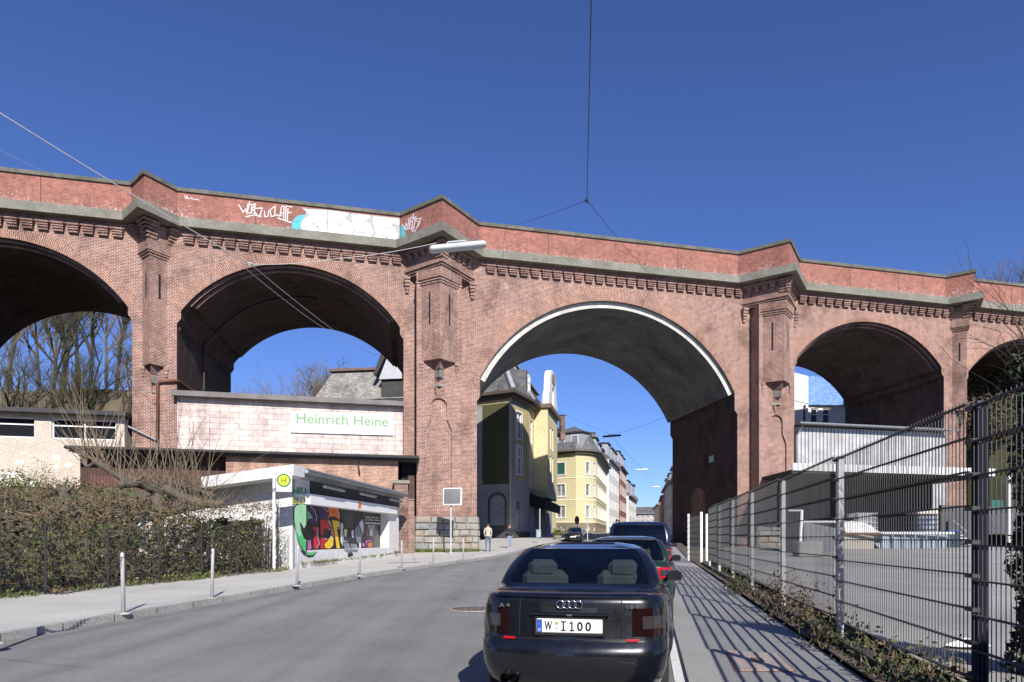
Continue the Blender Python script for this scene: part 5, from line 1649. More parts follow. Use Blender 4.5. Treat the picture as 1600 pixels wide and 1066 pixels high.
# ------------------------------------------------------------------ bare trees beyond the viaduct
HT = {}
def bare_tree(seed, h, spread, m_tr, m_tw, dense=1.0, tr=.22):
    r = random.Random(seed)
    mt, mc = MB(), MB()
    def grow(p, d, L, rad_, depth):
        mb_ = mt if depth < 1 else mc
        seg = 4 if depth < 2 else 3
        pts = [p.copy()]; q = p.copy(); dd = d.normalized()
        for i in range(seg):
            dd = (dd + Vector((r.gauss(0, 1), r.gauss(0, 1), r.gauss(0, .7) + .25)) * (.10 + .05 * depth)).normalized()
            q = q + dd * (L / seg); pts.append(q.copy())
        rr = [rad_ * (1 - .5 * i / seg) for i in range(seg + 1)]
        mb_.tube(pts, rr, 7 if depth < 1 else (5 if depth < 2 else 3), 0, False, depth < 2)
        if depth >= 4 or L < .35: return
        nb = [int(7 * dense), int(6 * dense), int(6 * dense), int(5 * dense)][depth]
        for i in range(nb):
            f = r.uniform(.35, 1.0) if depth else r.uniform(.3, 1.0)
            j = min(seg - 1, int(f * seg)); b = pts[j].lerp(pts[j + 1], f * seg - j)
            a = r.uniform(0, 6.28)
            side = Vector((math.cos(a), math.sin(a), 0))
            nd = (dd * r.uniform(.5, .9) + side * spread * r.uniform(.4, 1.0) + Vector((0, 0, .25))).normalized()
            grow(b, nd, L * r.uniform(.42, .66), rad_ * .42, depth + 1)
    grow(Vector((0, 0, -.5)), Vector((r.gauss(0, .06), r.gauss(0, .06), 1)), h * .62, tr, 0)
    o = bpy.data.objects.new("bare_tree", None); COL.objects.link(o); WM[o] = Matrix.Identity(4)
    HT[o] = max(v.z for v in mc.v)
    mt.build("trunk", m_tr, o); mc.build("crown", m_tw, o)
    return o
treeA = bare_tree(1, 15, .8, M['bark'], M['twig'], 1.0)
treeB = bare_tree(2, 14, .75, M['bark_dark'], M['twig_moss'], 1.0, .26)
treeD = bare_tree(23, 12, 1.0, M['bark_dark'], M['twig_moss'], 1.15, .30)
treeC = bare_tree(7, 12, .6, M['bark'], M['twig'], .9, .16)
used = set()
def zsc(x, y): return random.Random(int(x * 7 + y)).uniform(.92, 1.12)
def plant(proto, x, y, z, s, rz, label, group=None):
    o = proto if proto not in used else copy_tree(proto)
    used.add(proto)
    o.location = (x, y, z); o.scale = (s, s, s * random.Random(int(x * 7 + y)).uniform(.92, 1.12)); o.rotation_euler = (0, 0, rz)
    tag(o, label, "tree", group)
    return o
G1 = "bare trees on the left hillside behind the viaduct"
for i, (px, Y, pr, s, lab) in enumerate([(30, 66, treeB, 1.0, "dark bare tree leaning at the left edge of the leftmost arch"), (75, 72, treeB, 1.1, "mossy bare tree left of centre behind the leftmost arch"), (118, 64, treeB, .85, "low forked bare tree in the middle of the leftmost arch"),
                                         (150, 76, treeB, 1.15, "tall bare tree right of centre in the leftmost arch"), (186, 70, treeC, 1.0, "slender bare tree beside the first pier in the leftmost arch"), (100, 88, treeA, 1.2, "farthest bare tree high on the hill in the leftmost arch"), (10, 84, treeA, 1.1, "pale bare tree half hidden by the leftmost vault"), (168, 92, treeA, 1.1, "pale bare tree far up the hill near the first pier"), (55, 62, treeD, 1.0, "dark crooked tree low at the left in the leftmost arch"), (135, 66, treeD, 1.1, "dark crooked tree behind the beige roof right of centre"), (92, 80, treeD, 1.2, "dark tree with wide twiggy crown in the middle of the leftmost arch"), (180, 82, treeB, 1.1, "mossy tree behind the first pier's left edge"), (20, 94, treeB, 1.3, "tall mossy tree at the top left of the leftmost arch"), (128, 96, treeB, 1.3, "tall mossy tree high up in the middle of the leftmost arch"), (60, 100, treeA, 1.3, "pale tree on the crest of the left hill"), (196, 76, treeD, .9, "small dark tree right against the first pier")]):
    x = (px - 800) / F * Y
    plant(pr, x, Y, HL(x, Y), s, i * 1.3, lab, G1)
G2 = "bare trees seen through the second arch"
for i, (px, Y, pr, s, top, lab) in enumerate([(382, 96, treeC, .9, 588, "small pale bare tree low in the second arch beside the vault"), (440, 100, treeC, 1.1, 570, "thin bare tree in the middle of the second arch"), (468, 92, treeC, 1.1, 556, "bare tree with loose crown left of the slate roof"), (505, 84, treeA, 1.0, 545, "brown bare tree with dense crown touching the slate roof"), (524, 88, treeA, .9, 566, "bare tree rising just behind the slate roof edge"), (425, 94, treeA, .9, 578, "bushy bare tree low between vault and slate roof"), (488, 96, treeD, 1.0, 552, "dark spreading bare tree left of the slate roof")]):
    x = (px - 800) / F * Y
    zt = EYE + (HY - top) / F * Y
    plant(pr, x, Y, zt - HT[pr] * s * zsc(x, Y), s, i * 2.1, lab, G2)
G3 = "bare trees above the viaduct at the right"
for i, (px, Y, top, lab) in enumerate([(1512, 92, 408, "leftmost bare tree rising above the parapet at the right"), (1538, 86, 396, "second bare tree above the right parapet"), (1562, 90, 384, "tallest bare tree above the right parapet"), (1590, 84, 388, "rightmost bare tree above the right parapet"), (1632, 86, 390, "bare tree half outside the right frame edge above the parapet")]):
    x = (px - 800) / F * Y
    zt = EYE + (HY - top) / F * Y
    plant(treeA if i % 2 else treeC, x, Y, zt - HT[treeA if i % 2 else treeC] * 1.2 * zsc(x, Y), 1.2, i * 1.7, lab, G3)
# scrub on the right slope seen through the last arch
for i, (px, py, Y, rx, lab) in enumerate([(1545, 570, 68, 4.0, "dark tangled thicket under the crown of the rightmost arch"), (1585, 560, 70, 5.0, "dark thicket right of the tangled one in the rightmost arch"), (1560, 610, 64, 2.6, "low scrub above the grass in the rightmost arch"), (1540, 655, 60, 3.0, "leafy scrub low on the slope beside the last pier"), (1590, 650, 61, 3.4, "leafy scrub low on the slope at the right frame edge")]):
    c = at(px, py, Y)
    shrub("thicket", lab, c - Vector((0, 0, 2.2)), rx, 2.2, 2.2, 2600, .15, LM, lambda r, d: r.choice([3, 3, 1, 1]), 40, 50 + i, "thicket")
# ------------------------------------------------------------------ houses beyond the arch
def P2(x, y): return Vector((x, y, 0))
Zv = lambda z: Vector((0, 0, z))
def facade(mb, a, b, z0, z1, wins, out, rev=.18, mi=0):
    """flat wall from a to b with window holes (x0,x1,z0,z1) along it; returns a placing function"""
    t = (b - a).normalized()
    f = lambda x, z: a + t * x + Zv(z)
    L = (b - a).length
    mb.plate([(0, z0), (L, z0), (L, z1), (0, z1)], [[(w[0], w[2]), (w[1], w[2]), (w[1], w[3]), (w[0], w[3])] for w in wins], f, -out * rev, mi)
    return f
def outn(a, b):
    t = (b - a).normalized(); n = Vector((t.y, -t.x, 0))
    return n
M['glass_dark'] = glass_mat("dark_window_glass", (.12, .13, .15), .03, .15)
M['curtain'] = mat("window_with_net_curtain", (.30, .31, .33), (.10, .105, .12), 1.2, .15)
WIN = (M['frame'], M['glass_dark'])
WINC = (M['frame'], M['curtain'])

# --- corner house with olive side wall
m_olive = mat("olive_render", (.085, .082, .032), (.07, .068, .028), .8, .9, 10, .1)
m_greyr = mat("grey_render", (.34, .335, .33), (.28, .278, .275), .8, .9, 10, .1)
m_cream = mat("cream_render", (.66, .57, .34), (.58, .50, .30), .8, .9, 10, .1)
m_yel2 = mat("ochre_render", (.44, .36, .17), (.38, .31, .15), .8, .9, 10, .1)
ch = thing("corner_house", "yellow corner house with dark olive side wall and slate mansard just beyond the viaduct", "house", (-1, 66, g(66)))
a0, a1, a2, a3, a4 = P2(-6.5, 63.6), P2(-.15, 60), P2(1.58, 64), P2(4.75, 80), P2(-6.5, 82)
zg_, ze = .9, 14.3
zf = 6.35
mb = MB()
o01 = outn(a0, a1); o12 = outn(a1, a2); o23 = outn(a2, a3)
t01 = (a1 - a0).normalized(); L01 = (a1 - a0).length
facade(mb, a0, a1, zg_, ze, [], o01, mi=0)
L12 = (a2 - a1).length; L23 = (a3 - a2).length
w12 = [(1.35, 2.65, 10.6, 13.0), (1.35, 2.65, 7.4, 9.9)]
facade(mb, a1, a2, zf, ze, w12, o12, mi=0)
facade(mb, a1, a2, zg_, zf, [(1.3, 2.6, 2.4, 5.0)], o12, mi=0)
w23 = [(1.0 + 0, 2.1, 10.7, 12.9)] + [(12.4, 13.6, zz_, zz_ + 2.3) for zz_ in (7.4, 10.6)]
facade(mb, a2, a3, zf, ze, w23, o23, mi=1)
facade(mb, a2, a3, zg_, zf, [(1.0, 3.2, 1.7, 4.6), (5.2, 8.0, 1.7, 4.6), (10.5, 13.5, 1.9, 4.8)], o23, mi=0)
for p, q in ((a3, a4), (a4, a0)): facade(mb, p, q, zg_, ze, [], outn(p, q), mi=0)
# plinth
mb.hexa([a0 + o01 * .12, a1 + o01 * .12 + t01 * .1, a1 - o01 * .2, a0 - o01 * .2] + [v + Zv(2.35) for v in (a0 + o01 * .12, a1 + o01 * .12 + t01 * .1, a1 - o01 * .2, a0 - o01 * .2)], 2)
mb.hexa([a1 + o12 * .1, a2 + o12 * .1, a2 - o12 * .1, a1 - o12 * .1] + [v + Zv(2.2) for v in (a1 + o12 * .1, a2 + o12 * .1, a2 - o12 * .1, a1 - o12 * .1)], 2)
# olive field and bright strip under the eaves
fo = lambda x, z, o=.03: a0 + t01 * x + Zv(z) + o01 * o
xo0, xo1 = L01 - 3.35, L01 - .08
xo0 = (onplane(754, 700, a0, o01) - a0).dot(t01); xo1 = (onplane(794.5, 700, a0, o01) - a0).dot(t01)
mb.hexa([fo(xo0, 6.42), fo(xo1, 6.42), fo(xo1, 6.42, -.02), fo(xo0, 6.42, -.02), fo(xo0, 13.55), fo(xo1, 13.55), fo(xo1, 13.55, -.02), fo(xo0, 13.55, -.02)], 3)
mb.hexa([fo(0, 13.56, .06), fo(L01, 13.56, .06), fo(L01, 13.56, -.02), fo(0, 13.56, -.02), fo(0, 13.85, .06), fo(L01, 13.85, .06), fo(L01, 13.85, -.02), fo(0, 13.85, -.02)], 1)
mb.build("wall", [m_greyr, m_cream, mat("dark_plinth", (.05, .05, .052), (.07, .07, .07), 2, .8), m_olive], ch)
# olive field on the upper chamfer
mb = MB()
tt = (a2 - a1).normalized()
fc_ = lambda x, z, o=.025: a1 + tt * x + Zv(z) + o12 * o
holes = [[(w[0] - .14, w[2] - .14), (w[1] + .14, w[2] - .14), (w[1] + .14, w[3] + .14), (w[0] - .14, w[3] + .14)] for w in w12]
mb.plate([(.75, 6.9), (L12 - .1, 6.9), (L12 - .1, 13.5), (.75, 13.5)], holes, lambda x, z: fc_(x, z), -o12 * .03)
mb.build("render_field", m_yel2, ch)
def surround(w, a, b, z0, z1, o, wd_, pr, m):
    ms = MB(); frames_around(ms, a, b, z0, z1, o, wd_, pr); ms.build("window_surround", m, w)
for w in w12: surround(window(ch, a1 + tt * w[0], a1 + tt * w[1], w[2], w[3], -o12 * .16, .09, (2, 2), WINC), a1 + tt * w[0], a1 + tt * w[1], w[2], w[3], o12, .14, .05, M['white'])
t23 = (a3 - a2).normalized()
for w in w23: window(ch, a2 + t23 * w[0], a2 + t23 * w[1], w[2], w[3], -o23 * .16, .09, (2, 2), WINC)
window(ch, a1 + tt * 1.3, a1 + tt * 2.6, 2.4, 5.0, -o12 * .16, .09, (1, 2), (m_greyr, M['curtain']))
for (x0, x1, z0, z1) in ((1.0, 3.2, 1.7, 4.6), (5.2, 8.0, 1.7, 4.6), (10.5, 13.5, 1.9, 4.8)):
    window(ch, a2 + t23 * x0, a2 + t23 * x1, z0, z1, -o23 * .16, .12, (2, 1), (M['frame'], M['glass_dark']), name="shop_front")
# arched window with roller shutter on the side wall
def arched(x0, x1, z0, zs, rise, o, n=14):
    return [(x0, z0), (x1, z0), (x1, zs)] + [((x0 + x1) / 2 + (x1 - x0) / 2 * math.cos(math.pi * i / n), zs + rise * math.sin(math.pi * i / n)) for i in range(1, n)] + [(x0, zs)]
xa0 = (onplane(763.5, 800, a0, o01) - a0).dot(t01); xa1 = (onplane(792, 800, a0, o01) - a0).dot(t01)
mb = MB()
mb.plate(arched(xa0, xa1, 2.45, 4.9, .75, 0), [arched(xa0 + .17, xa1 - .17, 2.7, 4.85, .6, 0)], lambda x, z: fo(x, z, .08), -o01 * .09)
mb.build("arched_surround", mat("dark_grey_trim", (.07, .07, .075), (.09, .09, .095), 2, .8), ch)
mb = MB()
mb.add([fo(x, z, .012) for x, z in arched(xa0 + .17, xa1 - .17, 2.7, 4.85, .6, 0)], [tuple(t) for t in tessellate_polygon([[Vector((x, z, 0)) for x, z in arched(xa0 + .17, xa1 - .17, 2.7, 4.85, .6, 0)]])])
mb.build("arched_panel", m_greyr, ch)
mb = MB(); p = [fo(xa0 + .22, 2.74, .05), fo(xa1 - .22, 2.74, .05), fo(xa1 - .22, 4.55, .05), fo(xa0 + .22, 4.55, .05)]
mb.quad(*p); mb.build("roller_shutter", ribbed("shutter_slats", (.33, .34, .36), (.22, .23, .24), .11, .6, 0, True, .4), ch)
# shop canopy over the corner shop
mb = MB()
q = lambda x, o, z: a2 + t23 * x + o23 * o + Zv(z)
mb.hexa([q(.4, .0, 4.7), q(12, .0, 4.7), q(12, 1.4, 4.3), q(.4, 1.4, 4.3), q(.4, .0, 5.9), q(12, .0, 5.9), q(12, 1.5, 5.2), q(.4, 1.5, 5.2)])
mb.build("awning", M['black'], ch)
# eaves
mb = MB()
ring = [a0, a1, a2, a3, a4]
def poly_offset(ps, d):
    out = []
    n = len(ps)
    for i in range(n):
        n1, n2 = outn(ps[i - 1], ps[i]), outn(ps[i], ps[(i + 1) % n])
        m = (n1 + n2); m = m / max(.4, m.length_squared) * 2
        out.append(ps[i] + m * d)
    return out
def slab(mb, ps, z0, z1, mi=0):
    n = len(ps)
    mb.prism([p + Zv(z0) for p in ps], (0, 0, z1 - z0), mi)
slab(mb, poly_offset(ring, .75), 14.25, 14.5); slab(mb, poly_offset(ring, .45), 13.98, 14.248)
mb.build("eaves", mat("brown_eaves", (.075, .058, .042), (.10, .078, .055), 2, .7), ch)
def mansard(mb, ps, z0, z1, inset, top=0.0, mi=0):
    lo, hi = poly_offset(ps, .55), poly_offset(ps, -inset)
    n = len(ps)
    for i in range(n):
        mb.quad(lo[i] + Zv(z0), lo[(i + 1) % n] + Zv(z0), hi[(i + 1) % n] + Zv(z1), hi[i] + Zv(z1), mi)
    c = sum(hi, Vector()) / n + Zv(z1 + top)
    for i in range(n): mb.add([hi[i] + Zv(z1), hi[(i + 1) % n] + Zv(z1), c], [(0, 1, 2)], mi)
mb = MB(); mansard(mb, ring, 14.5, 18.1, 1.7, .6)
mb.build("mansard_roof", M['slate'], ch)
mb = MB()
lo, hi = poly_offset(ring, .58), poly_offset(ring, -1.66)
for k in (1, 2):
    a_, b_ = lo[k] + Zv(14.5), hi[k] + Zv(18.15)
    mb.tube([a_, b_], .28 if k == 1 else .1, 5, 0, True, False)
slab(mb, poly_offset(ring, -1.3), 18.12, 18.3)
mb.build("roof_trim", mat("pale_slate_trim", (.33, .34, .36), (.24, .25, .27), 3, .7), ch)
# dormer and curved gable on the street side
fB = lambda x, o, z: a2 + t23 * x + o23 * o + Zv(z)
mb = MB(); mb.hexa([fB(-.9, -2.0, 14.6), fB(.9, -2.0, 14.6), fB(.9, -.1, 14.6), fB(-.9, -.1, 14.6), fB(-.9, -2.0, 17.4), fB(.9, -2.0, 17.4), fB(.9, -.1, 17.2), fB(-.9, -.1, 17.2)])
mb.build("dormer", M['slate'], ch)
window(ch, fB(.6, .02, 0), fB(-.6, .02, 0), 14.9, 16.9, o23 * -.03, .12, (2, 2), WINC, name="dormer_window")
GX0, GX1 = 3.0, 10.2
ori = 1.35
mb = MB()
wo = [(4.6, 5.5, 7.3, 9.9), (6.1, 7.0, 7.3, 9.9), (4.6, 5.5, 10.6, 12.8), (6.1, 7.0, 10.6, 12.8)]
mb.plate([(GX0, 6.3), (GX1, 6.3), (GX1, 14.6), (GX0, 14.6)], [[(w[0], w[2]), (w[1], w[2]), (w[1], w[3]), (w[0], w[3])] for w in wo], lambda x, z: fB(x, ori, z), -o23 * .2)
mb.quad(fB(GX0, 0, 6.3), fB(GX0, ori, 6.3), fB(GX0, ori, 14.6), fB(GX0, 0, 14.6)); mb.quad(fB(GX1, 0, 6.3), fB(GX1, ori, 6.3), fB(GX1, ori, 14.6), fB(GX1, 0, 14.6))
mb.prism([fB(GX0, 0, 6.3), fB(GX1, 0, 6.3), fB(GX1 - .3, 0, 5.6), fB(GX0 + .3, 0, 5.6)], o23 * (ori - .02))
mb.build("oriel", m_cream, ch)
for w in wo: window(ch, fB(w[0], ori, 0), fB(w[1], ori, 0), w[2], w[3], -o23 * .17, .09, (2, 2), WINC)
mb = MB()
mb.hexa([fB(GX0 - .25, -.3, 14.35), fB(GX1 + .25, -.3, 14.35), fB(GX1 + .25, ori + .35, 14.35), fB(GX0 - .25, ori + .35, 14.35), fB(GX0 - .25, -.3, 14.75), fB(GX1 + .25, -.3, 14.75), fB(GX1 + .25, ori + .35, 14.75), fB(GX0 - .25, ori + .35, 14.75)], 1)
gc = (GX0 + GX1) / 2
gable = [(GX0 + .2, 14.76), (GX1 - .2, 14.76), (GX1 - .3, 15.7), (GX1 - 1.0, 16.3), (GX1 - 1.3, 17.3)] + [(gc + 2.3 * math.cos(math.pi * i / 10), 17.3 + 1.5 * math.sin(math.pi * i / 10)) for i in range(1, 10)] + [(GX0 + 1.3, 17.3), (GX0 + 1.0, 16.3), (GX0 + .3, 15.7)]
go = [(gc - .7, 15.3), (gc + .7, 15.3), (gc + .7, 16.6)] + [(gc + .7 * math.cos(math.pi * i / 8), 16.6 + .6 * math.sin(math.pi * i / 8)) for i in range(1, 8)] + [(gc - .7, 16.6)]
mb.plate(gable, [go], lambda x, z: fB(x, ori + .05, z), -o23 * .35)
mb.plate(gable, [], lambda x, z: fB(x, ori - .55, z))
for p, q_ in zip(gable, gable[1:] + gable[:1]): mb.quad(fB(p[0], ori + .05, p[1]), fB(q_[0], ori + .05, q_[1]), fB(q_[0], ori - .55, q_[1]), fB(p[0], ori - .55, p[1]))
mb.build("curved_gable", [M['white'], mat("brown_cornice", (.12, .085, .055), (.16, .12, .08), 2, .7)], ch)
mb = MB(); mb.add([fB(x, ori - .2, z) for x, z in go], [tuple(t) for t in tessellate_polygon([[Vector((x, z, 0)) for x, z in go]])]); mb.build("gable_window", M['curtain'], ch)
mb = MB(); mb.prism([fB(gc + x, ori + .06, z) for x, z in ((-1.0, 17.45), (1.0, 17.45), (1.2, 17.9), (.5, 18.5), (-.5, 18.5), (-1.2, 17.9))], o23 * .05); mb.build("gable_ornament", mat("brown_stucco", (.36, .22, .13), (.28, .17, .1), 3, .8), ch)
# downpipe at the corner
mb = MB(); p = a1 + o01 * .12 + o12 * .05; mb.tube([p + Zv(14.2), p + Zv(1.0)], .07, 8); mb.build("downpipe", M['steel_grey'], ch)
# chimneys
mb = MB()
for x, y in ((5.6, 84.5), (8.4, 86)):
    pass

# --- rounded yellow house
m_yellow = mat("yellow_render", (.58, .52, .30), (.52, .46, .26), .5, .9, 10, .08)
m_plin = mat("brown_plinth", (.22, .175, .11), (.18, .145, .095), 1, .9, 12, .1)
m_band = mat("pale_yellow_band", (.72, .68, .50), (.66, .62, .45), 1, .85)
yh = thing("yellow_house", "pale yellow rounded corner house with white windows beyond the side street", "house", (9, 98, g(98)))
base = [P2(4.9, 97.4), P2(8.9, 95.0)]
# round the corner with an arc
cp = [P2(8.9, 95.0)]
cA, rC = P2(9.0, 98.3), 3.2
for i in range(1, 7):
    a = rad(-92 + 78 * i / 6)
    cp.append(cA + Vector((math.cos(a) * rC, math.sin(a) * rC, 0)))
e1 = P2(16.4, 118.5)
front = base[:1] + cp + [e1]
zy0, zy1 = 1.6, 13.75
rowsz = [(4.55, 6.25), (7.55, 9.25), (10.6, 12.3)]
bandz = [3.85, 6.95, 10.05]
mbw, mbb = MB(), MB()
def hexband(mb, a, b, o, z0, z1, pr, mi=0):
    mb.hexa([a + o * pr + Zv(z0), b + o * pr + Zv(z0), b - o * .02 + Zv(z0), a - o * .02 + Zv(z0), a + o * pr + Zv(z1), b + o * pr + Zv(z1), b - o * .02 + Zv(z1), a - o * .02 + Zv(z1)], mi)
nseg = len(front) - 1
mbs_ = MB()
for i in range(nseg):
    a, b = front[i], front[i + 1]
    o = outn(a, b); L = (b - a).length; t = (b - a).normalized()
    if i == 0: ws = [(1.6, 2.95)]
    elif i in (2, 5): ws = [(L / 2 - .35, L / 2 + .35)] if i == 5 else []
    elif i == nseg - 1: ws = [(1.2 + 2.55 * k_, 2.3 + 2.55 * k_) for k_ in range(8)]
    else: ws = []
    if i == 3: ws = [(L / 2 - .34, L / 2 + .34)]
    if i == 5: ws = [(L / 2 - .34, L / 2 + .34)]
    wins = [(x0, x1, z0, z1) for (x0, x1) in ws for (z0, z1) in rowsz]
    facade(mbw, a, b, 3.86, zy1, wins, o, .2, 0)
    low = [(x0, x1, 2.75, 3.35) for (x0, x1) in ws]
    facade(mbw, a, b, zy0 - 1, 3.86, low, o, .2, 1)
    for z in bandz: hexband(mbb, a, b, o, z, z + .16, .05)
    for z in (rowsz[0][0] - .2, rowsz[1][0] - .2, rowsz[2][0] - .2): hexband(mbb, a, b, o, z - .05, z, .03)
    for (x0, x1, z0, z1) in wins + low:
        w_ = window(yh, a + t * x0, a + t * x1, z0, z1, -o * .17, .09, (2 if x1 - x0 > .8 else 1, 1), WINC)
        if z0 > 4: surround(w_, a + t * x0, a + t * x1, z0, z1, o, .13, .05, M['white'])
facade(mbw, e1, P2(8, 121), zy0 - 1, zy1, [], outn(e1, P2(8, 121))); facade(mbw, P2(2.0, 110), front[0], zy0 - 1, zy1, [], outn(P2(2.0, 110), front[0]))
mbw.build("wall", [m_yellow, m_plin], yh)
mbb.build("string_course", m_band, yh)
yring = front + [P2(8, 121), P2(2.0, 110)]
mb = MB(); slab(mb, poly_offset(yring, .8), 13.75, 14.0); slab(mb, poly_offset(yring, .45), 13.45, 13.748); mb.build("eaves", mat("grey_brown_eaves", (.10, .09, .075), (.13, .12, .10), 2, .7), yh)
mb = MB(); mansard(mb, yring, 14.0, 16.8, 1.2, 1.6); mb.build("mansard_roof", M['slate'], yh)
# green blind in the top flat window
o0 = outn(front[0], front[1]); t0 = (front[1] - front[0]).normalized()
mb = MB(); A_w = front[0] + t0 * 1.72 - o0 * .10; B_w = front[0] + t0 * 2.83 - o0 * .10
mb.quad(A_w + Zv(10.68), B_w + Zv(10.68), B_w + Zv(12.2), A_w + Zv(12.2)); mb.build("roller_blind", ribbed("green_blind", (.02, .12, .075), (.012, .08, .05), .1, .6, 0, True), yh)
# broad dormers on the mansard
def dormer(parent, a, b, z0, z1, o, depth, mwall, mroof, win=None, ov=.25):
    mb = MB()
    mb.hexa([a + Zv(z0), b + Zv(z0), b - o * depth + Zv(z0), a - o * depth + Zv(z0), a + Zv(z1), b + Zv(z1), b - o * depth + Zv(z1), a - o * depth + Zv(z1)])
    d_ = mb.build("dormer", mwall, parent)
    t = (b - a).normalized()
    mb = MB(); A, B = a - t * ov + o * ov, b + t * ov + o * ov
    mb.hexa([A + Zv(z1), B + Zv(z1), B - o * (depth + ov) + Zv(z1 + .1), A - o * (depth + ov) + Zv(z1 + .1), A + Zv(z1 + .18), B + Zv(z1 + .18), B - o * (depth + ov) + Zv(z1 + .3), A - o * (depth + ov) + Zv(z1 + .3)])
    mb.build("dormer_roof", mroof, d_)
    L = (b - a).length
    n = win or max(1, int(L / 1.4))
    for i in range(n):
        x = L * (i + .5) / n; w = min(.55, L / n * .36)
        mb = MB()
        p0, p1 = a + t * (x - w) + o * .03, a + t * (x + w) + o * .03
        h0, h1 = z0 + (z1 - z0) * .18, z1 - (z1 - z0) * .12
        mb.hexa([p0 + Zv(h0), p1 + Zv(h0), p1 - o * .05 + Zv(h0), p0 - o * .05 + Zv(h0), p0 + Zv(h1), p1 + Zv(h1), p1 - o * .05 + Zv(h1), p0 - o * .05 + Zv(h1)], 0)
        g0, g1 = p0 + t * .1 + o * .02, p1 - t * .1 + o * .02
        mb.quad(g0 + Zv(h0 + .1), g1 + Zv(h0 + .1), g1 + Zv(h1 - .1), g0 + Zv(h1 - .1), 1)
        mb.build("dormer_window", [M['frame'], M['curtain']], d_)
m_slatew = mat("pale_slate_cladding", (.36, .37, .38), (.28, .29, .3), 4, .7)
dormer(yh, front[0] + t0 * 1.2 - o0 * .2, front[1] + t0 * .8 - o0 * .2, 14.05, 16.4, o0, 2.5, m_slatew, M['roofdark'], 2)
oS = outn(cp[-1], e1); tS = (e1 - cp[-1]).normalized()
for k_ in range(3):
    a = cp[-1] + tS * (2.0 + k_ * 6.6) - oS * .3
    dormer(yh, a, a + tS * 3.6, 14.05, 16.3, oS, 2.2, m_slatew, M['roofdark'], 2)
for x, z1, s in ((4.2, 20.0, 1), (6.4, 19.3, .9), (10, 18.6, .8), (13, 18.4, .7)):
    mb = MB(); y = 102 + (x - 4) * .9
    mb.bbox((x, y, z1 - 1.6), (1.0 * s, .9 * s, 3.6), 0, .3, .03); mb.bbox((x, y, z1 + .25), (1.2 * s, 1.1 * s, .2), 1, .3, .03)
    mb.build("chimney", [M['brick_dark'], M['roofdark']], yh)
# red-brown tiled house roof behind the corner house
rh = thing("tiled_house", "narrow house with red brown tiled roof and dark chimneys between corner house and yellow house", "house", (3, 88, g(88)))
m_tile = brick("brown_roof_tiles", (.14, .07, .05), (.19, .10, .07), (.06, .035, .03), .3, .3, .02, dark=.7)
rr_ = [P2(-6, 84), P2(4.9, 81.5), P2(5.6, 86.5), P2(-5.5, 90)]
mb = MB(); 
for i in range(4): facade(mb, rr_[i], rr_[(i + 1) % 4], .8, 14.6, [], outn(rr_[i], rr_[(i + 1) % 4]))
mb.build("wall", m_cream, rh)
mb = MB(); 
lo = poly_offset(rr_, .5); r0, r1 = P2(-3.5, 87.5) + Zv(19.6), P2(1.2, 86) + Zv(19.6)
mb.quad(lo[0] + Zv(14.5), lo[1] + Zv(14.5), r1, r0); mb.add([lo[1] + Zv(14.5), lo[2] + Zv(14.5), r1], [(0, 1, 2)]); mb.quad(lo[2] + Zv(14.5), lo[3] + Zv(14.5), r0, r1); mb.add([lo[3] + Zv(14.5), lo[0] + Zv(14.5), r0], [(0, 1, 2)])
mb.build("roof", m_tile, rh)
for px, py0, py1, Y in ((864, 640, 660, 86), (878.5, 650, 672, 87.5)):
    p, q_ = at(px, py0, Y), at(px, py1 + 16, Y)
    mb = MB(); mb.bbox((p.x, Y, (p.z + q_.z) / 2), (.62, .62, p.z - q_.z), 0, .2, .02); mb.bbox((p.x, Y, p.z + .04), (.8, .8, .1), 1, .2, .02)
    mb.build("chimney", [M['brick_dark'], M['roofdark']], rh)

